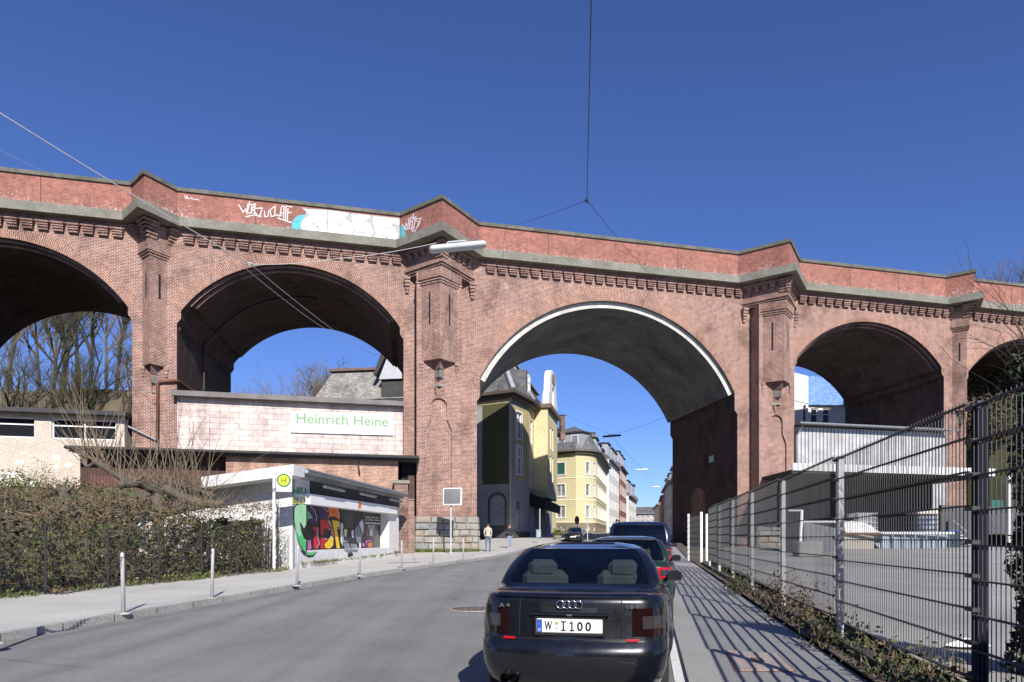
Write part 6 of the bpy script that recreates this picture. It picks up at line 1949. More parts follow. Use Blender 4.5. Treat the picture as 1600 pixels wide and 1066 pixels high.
# --- generic street houses farther on
def street_house(name, label, a, b, depth, z0, z1, ztop, mw, mr, floors, ncol, trim=None, ww=1.05, group=None, dorm=0, mband=None, hill_side=1):
    a, b = P2(*a), P2(*b)
    o = outn(a, b)
    if hill_side < 0: o = -o
    t = (b - a).normalized(); L = (b - a).length
    c, d = b - o * depth, a - o * depth
    h = thing(name, label, "house", ((a.x + b.x) / 2, (a.y + b.y) / 2, z0), 0, group)
    mb = MB()
    fh = (z1 - z0 - .6) / floors
    wins = []
    for f in range(floors):
        for k_ in range(ncol):
            x = L * (k_ + .5) / ncol
            wins.append((x - ww / 2, x + ww / 2, z0 + .6 + fh * f + fh * .26, z0 + .6 + fh * f + fh * .84))
    facade(mb, a, b, z0 - 1, z1, wins, o, .2)
    for p, q_ in ((b, c), (c, d), (d, a)): facade(mb, p, q_, z0 - 1, z1, [], o)
    mb.build("wall", mw, h)
    for (x0, x1, za, zb) in wins:
        w_ = window(h, a + t * x0, a + t * x1, za, zb, -o * .17, .1, (2, 1), WINC)
        if trim: surround(w_, a + t * x0, a + t * x1, za, zb, o, .12, .05, trim)
    mb = MB()
    A, B, C_, D_ = a + o * .6, b + o * .6, c - o * .4, d - o * .4
    mb.hexa([v + Zv(z1) for v in (A, B, C_, D_)] + [v + Zv(z1 + .35) for v in (A, B, C_, D_)])
    mb.build("cornice", mband or mat("grey_cornice", (.22, .22, .22), (.17, .17, .17), 2, .8), h)
    mb = MB()
    A, B, C_, D_ = a + o * .35, b + o * .35, c, d
    zz_ = z1 + .352
    k1, k2 = a - o * depth * .32, b - o * depth * .32
    k3, k4 = c + o * depth * .32, d + o * depth * .32
    mb.quad(A + Zv(zz_), B + Zv(zz_), k2 + Zv(ztop), k1 + Zv(ztop)); mb.quad(k1 + Zv(ztop), k2 + Zv(ztop), k3 + Zv(ztop + .2), k4 + Zv(ztop + .2)); mb.quad(C_ + Zv(zz_), D_ + Zv(zz_), k4 + Zv(ztop), k3 + Zv(ztop))
    mb.add([A + Zv(zz_), k1 + Zv(ztop), k4 + Zv(ztop), D_ + Zv(zz_)], [(0, 1, 2, 3)]); mb.add([B + Zv(zz_), k2 + Zv(ztop), k3 + Zv(ztop), C_ + Zv(zz_)], [(0, 1, 2, 3)])
    mb.build("roof", mr, h)
    for k_ in range(dorm):
        x = L * (k_ + .5) / dorm; w = L / dorm * .30
        dormer(h, a + t * (x - w) - o * .35, a + t * (x + w) - o * .35, z1 + .4, ztop - .15, o, depth * .3, m_slatew, M['roofdark'], 1)
    return h
street_house("white_house", "tall white house with small windows and slate dormers next to the yellow house", (18.6, 131), (23.8, 152), 11, g(140), 16.8, 20.3, M['white'], M['slate'], 4, 7, None, .95, None, 3)
bh = street_house("brick_house", "red brick house with white window frames and dormers behind the white house", (24.2, 153), (29.0, 173), 11, g(160), 17.9, 21.6, brick("far_red_brick", (.30, .11, .07), (.36, .15, .1), (.3, .22, .18), .5, .16, .02), M['slate'], 4, 5, M['white'], 1.1, None, 3)
GR = "houses at the far end of the street"
street_house("row_house", "low white house at the far left of the street behind the brick house", (29.7, 174), (36.3, 200), 12, g(185), 12.6, 16.9, M['white'], M['slate'], 3, 6, None, 1.0, GR, 2)
street_house("row_house", "white gabled house at the end of the street, left of the gap", (36.7, 202), (42.5, 236), 12, g(215), 13.5, 18, M['white'], M['slate'], 3, 6, None, 1.0, GR, 2)
m_greyh = mat("grey_house_render", (.36, .37, .40), (.30, .31, .33), .6, .9)
m_redr = brick("red_roof_tiles", (.42, .13, .06), (.5, .18, .09), (.25, .09, .05), .5, .5, .03)
street_house("row_house", "grey house partly hidden by the arch's right pier", (25.2, 104), (28.6, 122), 11, g(112), 11.2, 14.0, m_greyh, M['slate'], 3, 6, M['white'], 1.0, GR, 2, None, -1)
street_house("row_house", "long grey house with many windows on the shaded right side of the street", (29, 124), (35.5, 160), 11, g(140), 12.3, 15.0, m_greyh, M['slate'], 3, 9, None, 1.0, GR, 3, None, -1)
street_house("row_house", "house with bright red tiled roof far down the right side", (35.8, 162), (40.5, 186), 11, g(172), 11.6, 15.8, mat("brown_render", (.22, .14, .10), (.18, .115, .085), .6, .9), m_redr, 3, 6, None, 1.0, GR, 0, None, -1)
street_house("row_house", "small pale house closing the view at the end of the street", (41, 190), (47, 226), 11, g(205), 11.2, 15.0, mat("beige_far_render", (.5, .45, .38), (.42, .38, .33), .6, .9), m_redr, 3, 6, None, 1.0, GR, 0, None, -1)

street_house("row_house", "long pale house row closing the far end of the street", (44, 256), (66, 250), 12, g(250), 11.0, 13.8, mat("far_pale_render", (.45, .42, .38), (.36, .34, .31), .6, .9), M['slate'], 3, 12, None, 1.0, GR, 0)
# --- slate house behind the panelled building
sh = thing("slate_house", "weathered slate mansard roof house behind the white panelled building", "house", (-13, 66, g(66)))
sr = [P2(-16.8, 60), P2(-7.0, 58.5), P2(-6.4, 63), P2(-16, 70)]
mb = MB()
for i in range(4): facade(mb, sr[i], sr[(i + 1) % 4], .5, 13.4, [], outn(sr[i], sr[(i + 1) % 4]))
mb.build("wall", m_greyr, sh)
mb = MB(); mansard(mb, sr, 13.4, 16.3, .9, .6); mb.build("mansard_roof", M['slate_pale'], sh)
mb = MB(); slab(mb, poly_offset(sr, -.55), 16.2, 16.42); mb.build("roof_edge", mat("brown_roof_top", (.14, .09, .07), (.18, .13, .1), 2, .8), sh)
ss = (sr[1] - sr[0]).normalized(); so_ = outn(sr[0], sr[1])
q0 = (onplane(599, 600, sr[0], so_) - sr[0]).dot(ss)
def sq(x, o, z): return sr[0] + ss * x + so_ * o + Zv(z)
mb = MB(); mb.hexa([sq(q0, .5, 13.2), sq(q0 + 4, .5, 13.2), sq(q0 + 4, -1, 13.2), sq(q0, -1, 13.2), sq(q0, .5, 15.0), sq(q0 + 4, .5, 15.0), sq(q0 + 4, -1, 15.0), sq(q0, -1, 15.0)])
mb.build("dark_dormer", M['roofdark'], sh)
mb = MB(); mb.prism([sq(q0 - .15, .75, 15.02), sq(q0 + 4.2, .75, 15.02), sq(q0 + 4.2, .75, 17.6), sq(q0 + .9, .75, 17.6)], so_ * -1.6); mb.build("pale_dormer", mat("pale_fibre_slates", (.5, .51, .53), (.42, .43, .45), 3, .7), sh)
mb = MB(); mb.prism([sq(q0 - .6, .9, 15.4), sq(q0 - .3, .9, 15.4), sq(q0 + .9, .9, 17.75), sq(q0 + .3, .9, 17.75)], so_ * -1.8); mb.build("barge_board", M['roofdark'], sh)

# --- white house with blue tarpaulin seen through the fourth arch
bt = thing("tarp_house", "white house with blue tarpaulin roof seen through the arch right of the street", "house", (33, 76, g(76)))
Yb0 = 76
def bq(px, py, Y=Yb0): return at(px, py, Y)
lx0, lx1, lx2, lx3 = bq(1225, 600).x, bq(1263, 600).x, bq(1300, 600).x, bq(1330, 600).x
zb_ = g(76)
mb = MB()
wz = (bq(0, 660).z, bq(0, 640).z)
f1 = lambda x, z: Vector((x, Yb0 - .001 * 0, z))
mb.plate([(lx0, zb_ - 1), (lx1, zb_ - 1), (lx1, bq(0, 588).z), (lx0, bq(0, 578).z)], [[(bq(1255, 0).x, wz[0]), (bq(1259.5, 0).x, wz[0]), (bq(1259.5, 0).x, bq(0, 633).z), (bq(1255, 0).x, bq(0, 633).z)]], f1, Vector((0, .25, 0)))
xs_ = [(bq(1270, 0).x, bq(1282, 0).x), (bq(1289, 0).x, bq(1301, 0).x)]
mb.plate([(lx1, zb_ - 1), (lx3, zb_ - 1), (lx3, bq(0, 631).z), (lx1, bq(0, 631).z)], [[(a, wz[0] - .3), (b, wz[0] - .3), (b, bq(0, 636.5).z), (a, bq(0, 636.5).z)] for a, b in xs_], lambda x, z: Vector((x, Yb0 + .6, z)), Vector((0, .25, 0)))
mb.quad(Vector((lx1, Yb0, zb_ - 1)), Vector((lx1, Yb0 + 8, zb_ - 1)), Vector((lx1, Yb0 + 8, bq(0, 588).z)), Vector((lx1, Yb0, bq(0, 588).z)))
mb.hexa([Vector((lx0, Yb0 - .08, bq(0, 622).z)), Vector((lx1, Yb0 - .08, bq(0, 631).z)), Vector((lx1, Yb0 + .02, bq(0, 631).z)), Vector((lx0, Yb0 + .02, bq(0, 622).z)), Vector((lx0, Yb0 - .08, bq(0, 620).z)), Vector((lx1, Yb0 - .08, bq(0, 629).z)), Vector((lx1, Yb0 + .02, bq(0, 629).z)), Vector((lx0, Yb0 + .02, bq(0, 620).z))])
mb.build("wall", M['white'], bt)
for a, b in xs_: window(bt, Vector((a, Yb0 + .6, 0)), Vector((b, Yb0 + .6, 0)), wz[0] - .3, bq(0, 636.5).z, Vector((0, .2, 0)), .12, (1, 2), WIN)
window(bt, Vector((bq(1255, 0).x, Yb0, 0)), Vector((bq(1259.5, 0).x, Yb0, 0)), wz[0], bq(0, 633).z, Vector((0, .2, 0)), .05, (1, 1), WIN)
mb = MB(); vs = []; r = random.Random(6)
for i in range(13):
    for j in range(9):
        x = lx1 + .02 + (lx3 + .5 - lx1) * i / 12; f = j / 8
        z = bq(0, 632).z + (bq(0, 588).z - bq(0, 632).z) * f
        vs.append(Vector((x, Yb0 + .2 + 6.0 * f, z * 1.0 + (EYE - 0) * 0 + r.uniform(-.06, .06) + (6.0 * f / 76) * (z - EYE) )))
mb.add(vs, [(i * 9 + j, (i + 1) * 9 + j, (i + 1) * 9 + j + 1, i * 9 + j + 1) for i in range(12) for j in range(8)])
mb.build("tarpaulin", mat("blue_tarpaulin", (.12, .24, .60), (.22, .36, .72), 2.5, .5, 3, 1.0), bt)

# ------------------------------------------------------------------ right yard: clad shed, canopy, containers
m_clad = ribbed("grey_sheet_cladding", (.56, .55, .53), (.20, .195, .19), .32, .45, .2)
sd_ = thing("clad_shed", "grey corrugated shed filling the arch right of the street", "shed", V(33, 0, 1))
mb = MB(); bx(mb, 26.35, 39.9, -.35, 9, -.3, 9.85); mb.build("wall", m_clad, sd_)
mb = MB(); bx(mb, 26.2, 39.7, -.95, 9.3, 9.95, 10.10); mb.tube([V(26.2, -1.0, 10.0), V(39.8, -1.0, 10.0)], .09, 8); mb.tube([V(26.5, -1.0, 9.95), V(26.45, -.7, 9.6), V(26.28, -.45, 9.1), V(26.28, -.45, 1)], .07, 8)
mb.build("roof", M['steel_grey'], sd_)
cn = thing("canopy", "low canopy with white ribbed fascia and dark interior in front of the clad shed", "canopy", at(1400, 850, 45))
yc = 43.5
cx0, cx1 = at(1238, 0, yc).x, at(1581, 0, yc).x
z0c, z1c = at(0, 741, yc).z, at(0, 726, yc).z
mb = MB()
mb.hexa([Vector((cx0, yc, z0c + .25)), Vector((cx1, yc + 1.5, z0c - .0)), Vector((cx1, yc + 1.6, z0c)), Vector((cx0, yc + .1, z0c + .25)), Vector((cx0, yc, z1c + .1)), Vector((cx1, yc + 1.5, z1c - .1)), Vector((cx1, yc + 1.6, z1c - .1)), Vector((cx0, yc + .1, z1c + .1))])
mb.build("fascia", ribbed("white_ribbed_fascia", (.62, .62, .60), (.35, .35, .35), .34, .6), cn)
mb = MB()
mb.hexa([Vector((cx0, yc + .11, z0c + .1)), Vector((cx1, yc + 1.61, z0c)), Vector((cx1, yc + 9, z0c)), Vector((cx0, yc + 7, z0c + .1)), Vector((cx0, yc + .11, z0c + .3)), Vector((cx1, yc + 1.61, z0c + .2)), Vector((cx1, yc + 9, z0c + .2)), Vector((cx0, yc + 7, z0c + .3))])
mb.build("roof_deck", M['roofdark'], cn)
xr = at(1468, 0, 50).x
mb = MB()
mb.hexa([Vector((cx0 + 1.5, 49.2, .5)), Vector((xr, 50.8, .5)), Vector((xr, 51, .5)), Vector((cx0 + 1.5, 49.5, .5)), Vector((cx0 + 1.5, 49.2, z0c + .08)), Vector((xr, 50.8, z0c + .08)), Vector((xr, 51, z0c + .08)), Vector((cx0 + 1.5, 49.5, z0c + .08))])
mb.build("back_wall", ribbed("dark_boarding", (.055, .05, .045), (.02, .018, .016), .4, .8), cn)
mb = MB()
xe = at(1600, 0, 50).x
mb.hexa([Vector((xr - .3, 49.4, .5)), Vector((xe + 6, 52.4, .5)), Vector((xe + 6, 52.7, .5)), Vector((xr - .3, 49.7, .5)), Vector((xr - .3, 49.4, at(0, 790, 50).z)), Vector((xe + 6, 52.4, at(0, 795, 50).z)), Vector((xe + 6, 52.7, at(0, 795, 50).z)), Vector((xr - .3, 49.7, at(0, 790, 50).z))])
mb.build("low_wall", mat("dark_grey_wall", (.10, .10, .108), (.075, .075, .08), .8, .85), cn)
mb = MB()
for px, Y in ((1577, 45),):
    x = at(px, 0, Y).x; mb.bbox((x, Y, z0c / 2 + .3), (.22, .22, z0c - .2), 0, 0, .02)
mb.build("post", M['whitepaint'], cn)
mb = MB(); p = at(1559, 788, 50.6); mb.hexa([Vector((p.x - .5, 50.65, p.z - .5)), Vector((p.x + .5, 50.75, p.z - .5)), Vector((p.x + .5, 50.85, p.z - .5)), Vector((p.x - .5, 50.75, p.z - .5)), Vector((p.x - .5, 50.65, p.z + .3)), Vector((p.x + .5, 50.75, p.z + .3)), Vector((p.x + .5, 50.85, p.z + .3)), Vector((p.x - .5, 50.75, p.z + .3))])
mb.build("green_panel", solid("teal_panel", (.02, .12, .10), .5), cn)
# skip
def at_g(px, Y): return Vector(((px - 800) / F * Y, Y, gy(Y)))
sk = thing("skip", "long blue grey steel skip standing in the yard", "skip", at_g(1420, 43))
a, b = at_g(1362, 42.5), at_g(1481, 43)
zz1 = at(0, 834, 43).z
mb = MB()
mb.hexa([a + Vector((.5, 0, 0)), b + Vector((-.1, 0, 0)), b + Vector((-.1, 2.2, 0)), a + Vector((.5, 2.2, 0)), Vector((a.x - .4, a.y, zz1)), Vector((b.x, b.y, zz1)), Vector((b.x, b.y + 2.2, zz1)), Vector((a.x - .4, a.y + 2.2, zz1))])
mb.build("body", mat("blue_grey_paint", (.20, .25, .29), (.26, .31, .35), 1.2, .6), sk)
mb = MB()
mb.bbox(((a.x + b.x) / 2 - .2, a.y - .02, zz1 + .03), (b.x - a.x + .5, .14, .16), 0, 0, .02)
for i in range(7): mb.bbox((a.x + .6 + (b.x - a.x - .9) * i / 6, a.y - .05, (zz1 + a.z) / 2), (.1, .1, zz1 - a.z), 1, 0, .02)
mb.build("rim", [solid("pale_rim", (.5, .5, .48), .6), mat("skip_rib", (.18, .23, .27), None, 2, .6)], sk)
bb = thing("bulk_bin", "beige concrete bin left of the blue grey skip", "bin", at_g(1340, 41.5))
a, b = at_g(1312, 41.5), at_g(1366, 42)
mb = MB(); mb.hexa([a, b, b + Vector((0, 2, 0)), a + Vector((0, 2, 0))] + [Vector((v.x, v.y, at(0, 835, 41.5).z)) for v in (a, b, b + Vector((0, 2, 0)), a + Vector((0, 2, 0)))]); mb.build("body", mat("beige_concrete", (.36, .33, .28), (.28, .26, .22), 1, .9), bb)
mb = MB(); mb.bbox(((a.x + b.x) / 2, a.y - .03, at(0, 834, 41.5).z), (b.x - a.x + .2, .16, .14), 0, 0, .02); mb.build("rim", M['rust'], bb)
# tarp-covered heap on the bin
hp_ = []
mb = MB(); r = random.Random(3)
x0h, x1h = at(1312, 0, 42.5).x, at(1380, 0, 42.5).x
zb0 = at(0, 834, 42.5).z; zt0 = at(0, 814, 42.5).z
vs = []
for i in range(13):
    for j in range(7):
        fx, fy = i / 12, j / 6
        h = (1 - sm_((fx - .45) / .55)) * max(0, math.sin(math.pi * fy)) ** .35
        vs.append(Vector((x0h + (x1h - x0h) * fx, 41.7 + 2.2 * fy, zb0 + (zt0 - zb0) * h + r.uniform(-.03, .03))))
mb.add(vs, [(i * 7 + j, (i + 1) * 7 + j, (i + 1) * 7 + j + 1, i * 7 + j + 1) for i in range(12) for j in range(6)], 0, None, True)
single(mb, "tarp_heap", mat("white_tarpaulin", (.72, .70, .65), (.6, .57, .52), 2, .7, 5, .4), "white tarpaulin covered heap lying on the beige bin", "tarpaulin")
# caged tanks
def cage(name, label, px0, px1, py0, py1, Y, mats, extra=None):
    o = thing(name, label, "tank", at((px0 + px1) / 2, py1, Y))
    p0, p1 = at(px0, py1, Y), at(px1, py0, Y)
    w, h = p1.x - p0.x, p1.z - p0.z
    c = Vector(((p0.x + p1.x) / 2, Y + w / 2, (p0.z + p1.z) / 2))
    mb = MB(); mb.bbox(c, (w * .9, w * .9, h * .94), 0, 0, .08); mb.build("tank_body", mats[0], o)
    mb = MB()
    for i in range(7):
        for s in (-1, 1): mb.tube([(p0.x + w * i / 6, c.y + s * w / 2, p0.z), (p0.x + w * i / 6, c.y + s * w / 2, p1.z)], .025, 5)
        for s in (-1, 1): mb.tube([(c.x + s * w / 2, c.y - w / 2 + w * i / 6, p0.z), (c.x + s * w / 2, c.y - w / 2 + w * i / 6, p1.z)], .025, 5)
    for j in range(5):
        z = p0.z + h * j / 4
        mb.tube([(p0.x, Y, z), (p1.x, Y, z), (p1.x, Y + w, z), (p0.x, Y + w, z), (p0.x, Y, z)], .025, 5)
    mb.build("cage", mats[1], o)
    return o, p0, p1, w, h
cage("caged_tank", "caged pale tank standing behind the white tarpaulin heap", 1338, 1371, 802, 832, 45.5, [mat("pale_tank", (.35, .36, .36), (.28, .29, .3), 2, .5), M['galv']])
o, p0, p1, w, h = cage("caged_tank", "blue and white caged tank standing on the skip", 1435, 1467, 804, 835, 43.6, [mat("blue_tank", (.05, .10, .26), (.5, .52, .55), 1.6, .5), M['wire']])
mb = MB(); mb.bbox((p0.x + w / 2, 43.6 + w / 2, p1.z + .12), (w * 1.05, w * 1.05, .25), 0, 0, .06); mb.build("lid", mat("cream_lid", (.6, .55, .45), None, 3, .6), o)
# steps
stp = thing("metal_steps", "small metal steps with handrail behind the skip", "steps", at_g(1500, 46))
mb = MB()
for i in range(6):
    p = at(1489 + 5.2 * i, 832 + 4.6 * i, 46); mb.bbox((p.x, 46, p.z), (.5, .9, .07), 0, 0, .01)
mb.build("tread", M['galv'], stp)
mb = MB(); mb.tube([at(1489, 813, 45.6), at(1512, 832, 45.6), at(1512, 853, 45.6)], .03, 6); mb.tube([at(1489, 813, 45.6), at(1487, 836, 45.6)], .03, 6); mb.build("handrail", M['galv'], stp)
mb = MB(); p = at_g(1488, 45.6); mb.bbox((p.x, 45.7, p.z + .5), (.7, .7, 1.0), 0, 0, .05); mb.bbox((p.x, 45.7, p.z + 1.06), (.75, .75, .1), 1, 0, .04)
single(mb, "blue_barrel_box", [solid("dark_bin_plastic", (.03, .04, .06), .5), solid("blue_lid", (.04, .12, .35), .5)], "dark box with blue lid beside the metal steps", "bin")
# container and white post at the left end of the yard
ct = thing("grey_container", "grey container box with pale rim beside the corrugated shed", "container", at_g(1283, 36))
a, b = at_g(1256, 36), at_g(1309, 36.5)
zt_ = at(0, 817, 36).z
mb = MB(); mb.hexa([a, b, b + Vector((0, 3, 0)), a + Vector((0, 3, 0))] + [Vector((v.x, v.y, zt_)) for v in (a, b, b + Vector((0, 3, 0)), a + Vector((0, 3, 0)))]); mb.build("body", ribbed("container_sheet", (.20, .20, .215), (.13, .13, .14), .3, .6), ct)
mb = MB(); mb.bbox(((a.x + b.x) / 2, 37.7, zt_ + .05), (b.x - a.x + .3, 3.3, .12), 0, 0, .03); mb.build("lid", solid("pale_container_rim", (.5, .5, .48), .6), ct)
mb = MB(); p = at_g(1250, 33); mb.tube([p, Vector((p.x + .1, 33, at(0, 797, 33).z))], .07, 8); p2 = at(1232, 798, 33); mb.tube([Vector((p.x + .1, 33, p2.z)), p2], .05, 8)
single(mb, "white_pole", M['whitepaint'], "white pole with short arm in the yard near the shed", "pole")
mb = MB(); p = at_g(1262, 31); mb.bbox((p.x, 31, p.z + .35), (1.1, .8, .7), 0, 0, .05)
single(mb, "low_block", mat("grey_concrete_block", (.25, .24, .23), (.2, .19, .18), 2, .9), "low grey concrete block in the yard in front of the white pole", "block")
# terraces behind the camera: they only show as reflections in glass and paint
tr_ = street_house("terrace_house", "long rendered terrace behind the camera on the left, outside the frame", (-12, -14), (-52, -10), 10, .0, 13.0, 17.0, mat("terrace_render", (.34, .30, .25), (.27, .24, .20), .6, .9), M['slate'], 4, 12, M['white'], 1.1)
tr2 = street_house("terrace_house", "long brick terrace behind the camera across the street, outside the frame", (42, -40), (-11, -36), 10, .0, 11.0, 15.0, M['brick_dark'], M['slate'], 3, 14, M['white'], 1.1)
# unseen wall added behind the camera to shade the lower right corner
yw = thing("shade_wall", "unseen brick wall added to shade the lower right corner", "wall", (6, .2, 0))
mb = MB(); mb.hexa([Vector((2.62, -.9, 0)), Vector((12, .6, 0)), Vector((12, .9, 0)), Vector((2.56, -.6, 0)), Vector((2.62, -.9, 4.3)), Vector((12, .6, 4.3)), Vector((12, .9, 4.3)), Vector((2.56, -.6, 4.3))]); mb.build("wall", M['brick_dark'], yw)  # body of the added unseen shade wall

# final positions and sizes of the far houses
def resettle(o, x, y, z, k):
    o.location = (x, y, z); o.scale = (k, k, k)
resettle(ch, -1.15, 75.90, 1.359, 1.15)
resettle(yh, 9.90, 107.80, 2.417, 1.1)
resettle(sh, -15.6, 79.2, 1.577, 1.2)
resettle(rh, 3.45, 101.20, 2.219, 1.15)
# ------------------------------------------------------------------ cars
M['tyre'] = mat("tyre_rubber", (.018, .018, .018), (.03, .03, .03), 8, .9, 40, .3)
M['rim'] = solid("alloy", (.35, .36, .37), .3, .8)
M['carblack'] = solid("black_trim", (.012, .012, .013), .45)
M['carglass'] = glass_mat("tinted_car_glass", (.74, .80, .79), .01, .95)
for _n in M['carglass'].node_tree.nodes:
    if _n.type == 'FRESNEL': _n.inputs[0].default_value = 1.6
M['redlens'] = solid("red_lamp_lens", (.38, .008, .012), .12, 0, .5)
M['smokelens'] = solid("smoked_red_lens", (.012, .0035, .0045), .1, 0, .5)
M['cllens'] = solid("clear_lamp_lens", (.035, .03, .03), .12, 0, .5)
M['chrome'] = solid("chrome", (.6, .6, .62), .15, 1.0)
M['plate'] = solid("plate_white", (.8, .8, .78), .4)
M['plateblue'] = solid("plate_blue", (.02, .08, .42), .4)
M['ink'] = solid("plate_ink", (.01, .01, .012), .5)
M['seat'] = mat("grey_seat_cloth", (.065, .068, .071), (.045, .047, .05), 6, .95, 40, .2)
def paintmat(name, c, flake=.3):
    m, nt, bs = new_mat(name)
    tc = nt.nodes.new("ShaderNodeTexCoord")
    n = noise_node(nt, 2.2, 5, tc.outputs["Object"])
    r = ramp(nt, n.outputs[0], [(.35, c), (.7, tuple(x * 1.25 + .003 for x in c))])
    n2 = noise_node(nt, 1.1, 6, tc.outputs["Object"], .7)
    rr = ramp(nt, n2.outputs[0], [(.35, (.22,) * 3), (.7, (.42,) * 3)])
    nt.links.new(r.outputs[0], bs.inputs["Base Color"]); nt.links.new(rr.outputs[0], bs.inputs["Roughness"])
    bs.inputs["Metallic"].default_value = flake
    bs.inputs["Coat Weight"].default_value = .8; bs.inputs["Coat Roughness"].default_value = .04
    return m

NR, NC, NS = 20, 6, 48
NT = 2 * NR + 4 * NC + 2 * NS
class Car:
    def __init__(self, spec):
        self.__dict__.update(spec)
        L, W, H = self.L, self.W / 2, self.H
        dz, bx_, bz, tx, tf, cow, ch_, belt = self.deck, self.bx, self.bz, self.tx, self.tf, self.cowl, self.cowlz, self.belt
        hz = self.hood
        self.lv = [  # xr, xf, y, zr, zs, zf, corner radius
            (.20, L - .16, W - .12, .22, .20, .22, .25), (.08, L - .06, W - .055, .29, .27, .28, .28), (.02, L - .01, W - .015, .40, .40, .40, .30),
            (0, L, W, .52, .52, .50, .30), (.015, L - .015, W, .60, .60, .57, .30), (.055, L - .04, W - .004, .63, .63, .61, .29),
            (.065, L - .05, W - .006, .66, .67, .64, .28), (.08, L - .10, W - .014, .66 + (dz - .66) * .42, .78, .69, .27),
            (.10, L - .18, W - .026, .66 + (dz - .66) * .80, .66 + (belt - .66) * .72, hz - .06, .26), (.11, L - .28, W - .05, dz - .015, belt - .03, hz - .02, .25),
            (.155, L - .45, W - .075, dz, belt, hz, .24), (min(.40, bx_ * .7 + .05), L - .95, W - .105, dz + (bz - dz) * .5, belt + .012, (hz + ch_) / 2, .22),
            (bx_, L - cow, W - .13, bz, belt + .02, ch_, .20)]
        g0 = (bx_ + (tx - bx_) * .12, L - cow - .12, W - .15, bz + (H - bz) * .09, belt + .055, ch_ + .04, .10)
        g1 = (bx_ + (tx - bx_) * .90, L - tf + .08, W - self.tumble, bz + (H - bz) * .84, H - .10, H - .14, .10)
        def lerp(a, b, t): return tuple(x + (y - x) * t for x, y in zip(a, b))
        self.G0 = len(self.lv)
        for k in range(5):
            t = k / 4
            v = list(lerp(g0, g1, t)); bow = math.sin(math.pi * t) * .03
            v[0] -= bow * .8; v[1] += bow; v[2] += bow
            self.lv.append(tuple(v))
        self.G1 = len(self.lv) - 1
        self.lv += [(tx, L - tf, W - self.tumble - .03, H - .055, H - .06, H - .075, .18), (tx + .16, L - tf - .16, W - self.tumble - .14, H - .025, H - .025, H - .03, .16), (tx + .45, L - tf - .4, (W - self.tumble) * .5, H - .005, H - .004, H - .006, .12), ((tx + L - tf) / 2 - .06, (tx + L - tf) / 2 + .06, .05, H, H, H, .02)]
        self.R = [self.ring(v, i) for i, v in enumerate(self.lv)]
    def ring(self, v, lev):
        xr, xf, yw, zr, zs, zf, rc = v
        rc = min(rc, (xf - xr) * .45, yw * .9)
        pts = []
        bow = .055 if xf - xr > 1 else 0
        fb = .13 if xf - xr > 1 else 0
        yc = yw - rc
        S = []
        for i in range(NR): y = -yc + 2 * yc * i / NR; S.append((xr - bow * (1 - (y / max(yc, .01)) ** 2) + 0, y, 'r'))
        for i in range(NC): a = math.pi / 2 * i / NC; S.append((xr + rc - rc * math.cos(a), yc + rc * math.sin(a), 'r'))
        for i in range(NS): S.append((xr + rc + (xf - xr - 2 * rc) * i / NS, yw, 's'))
        for i in range(NC): a = math.pi / 2 * i / NC; S.append((xf - rc + rc * math.sin(a), yc + rc * math.cos(a), 'f'))
        for i in range(NR): y = yc - 2 * yc * i / NR; S.append((xf + fb * (1 - (y / max(yc, .01)) ** 2), y, 'f'))
        for i in range(NC): a = math.pi / 2 * i / NC; S.append((xf - rc + rc * math.cos(a), -yc - rc * math.sin(a), 'f'))
        for i in range(NS): S.append((xf - rc - (xf - xr - 2 * rc) * i / NS, -yw, 's'))
        for i in range(NC): a = math.pi / 2 * i / NC; S.append((xr + rc - rc * math.sin(a), -yc - rc * math.cos(a), 'r'))
        for (x, y, k) in S:
            f = (x - xr) / max(xf - xr, .01)
            if lev >= self.G0: wr, wf = 1 - sm_(f / .12), sm_((f - .88) / .12)
            elif lev >= 7: wr, wf = 1 - sm_((f - .06) / .16), sm_((f - .58) / .2)
            else: wr, wf = 1 - sm_(f / .2), sm_((f - .8) / .2)
            z = zs + (zr - zs) * wr + (zf - zs) * wf
            if lev <= 7 and abs(y) > yw - rc - .02:
                for xw in (self.wr, self.wf):
                    d = self.wrad + .055
                    if abs(x - xw) < d: z = max(z, self.wrad + math.sqrt(d * d - (x - xw) ** 2) - (.0 if lev < 7 else .02) + lev * .002)
            tp = 1 - .125 * (1 - sm_(x / 1.9)) - .06 * sm_((x - self.L + 1.2) / 1.2) if lev < self.G0 else 1
            pts.append(Vector((x, -y * tp, z)))
        return pts
    def surf(self, t, l):
        i, j = int(math.floor(t)), min(int(l), len(self.R) - 2)
        a, b = t - i, l - j
        p = lambda ii, jj: self.R[jj][ii % NT]
        return (p(i, j) * (1 - a) + p(i + 1, j) * a) * (1 - b) + (p(i, j + 1) * (1 - a) + p(i + 1, j + 1) * a) * b
    def nrm(self, t, l):
        e = .4
        d1 = self.surf(t + e, l) - self.surf(t - e, l); d2 = self.surf(t, min(l + e, len(self.R) - 1.01)) - self.surf(t, max(0, l - e))
        n = d1.cross(d2).normalized()
        c = Vector((self.L / 2, 0, .6))
        return n if n.dot(self.surf(t, l) - c) > 0 else -n
    def patch(self, mb, t0, t1, l0, l1, off, mi=0, nt=8, nl=5):
        vs = []
        for a in range(nt + 1):
            for b in range(nl + 1):
                t, l = t0 + (t1 - t0) * a / nt, l0 + (l1 - l0) * b / nl
                edge = a in (0, nt) or b in (0, nl)
                vs.append(self.surf(t, l) + self.nrm(t, l) * off)
        mb.add(vs, [(a * (nl + 1) + b, (a + 1) * (nl + 1) + b, (a + 1) * (nl + 1) + b + 1, a * (nl + 1) + b + 1) for a in range(nt) for b in range(nl)], mi, None, True)
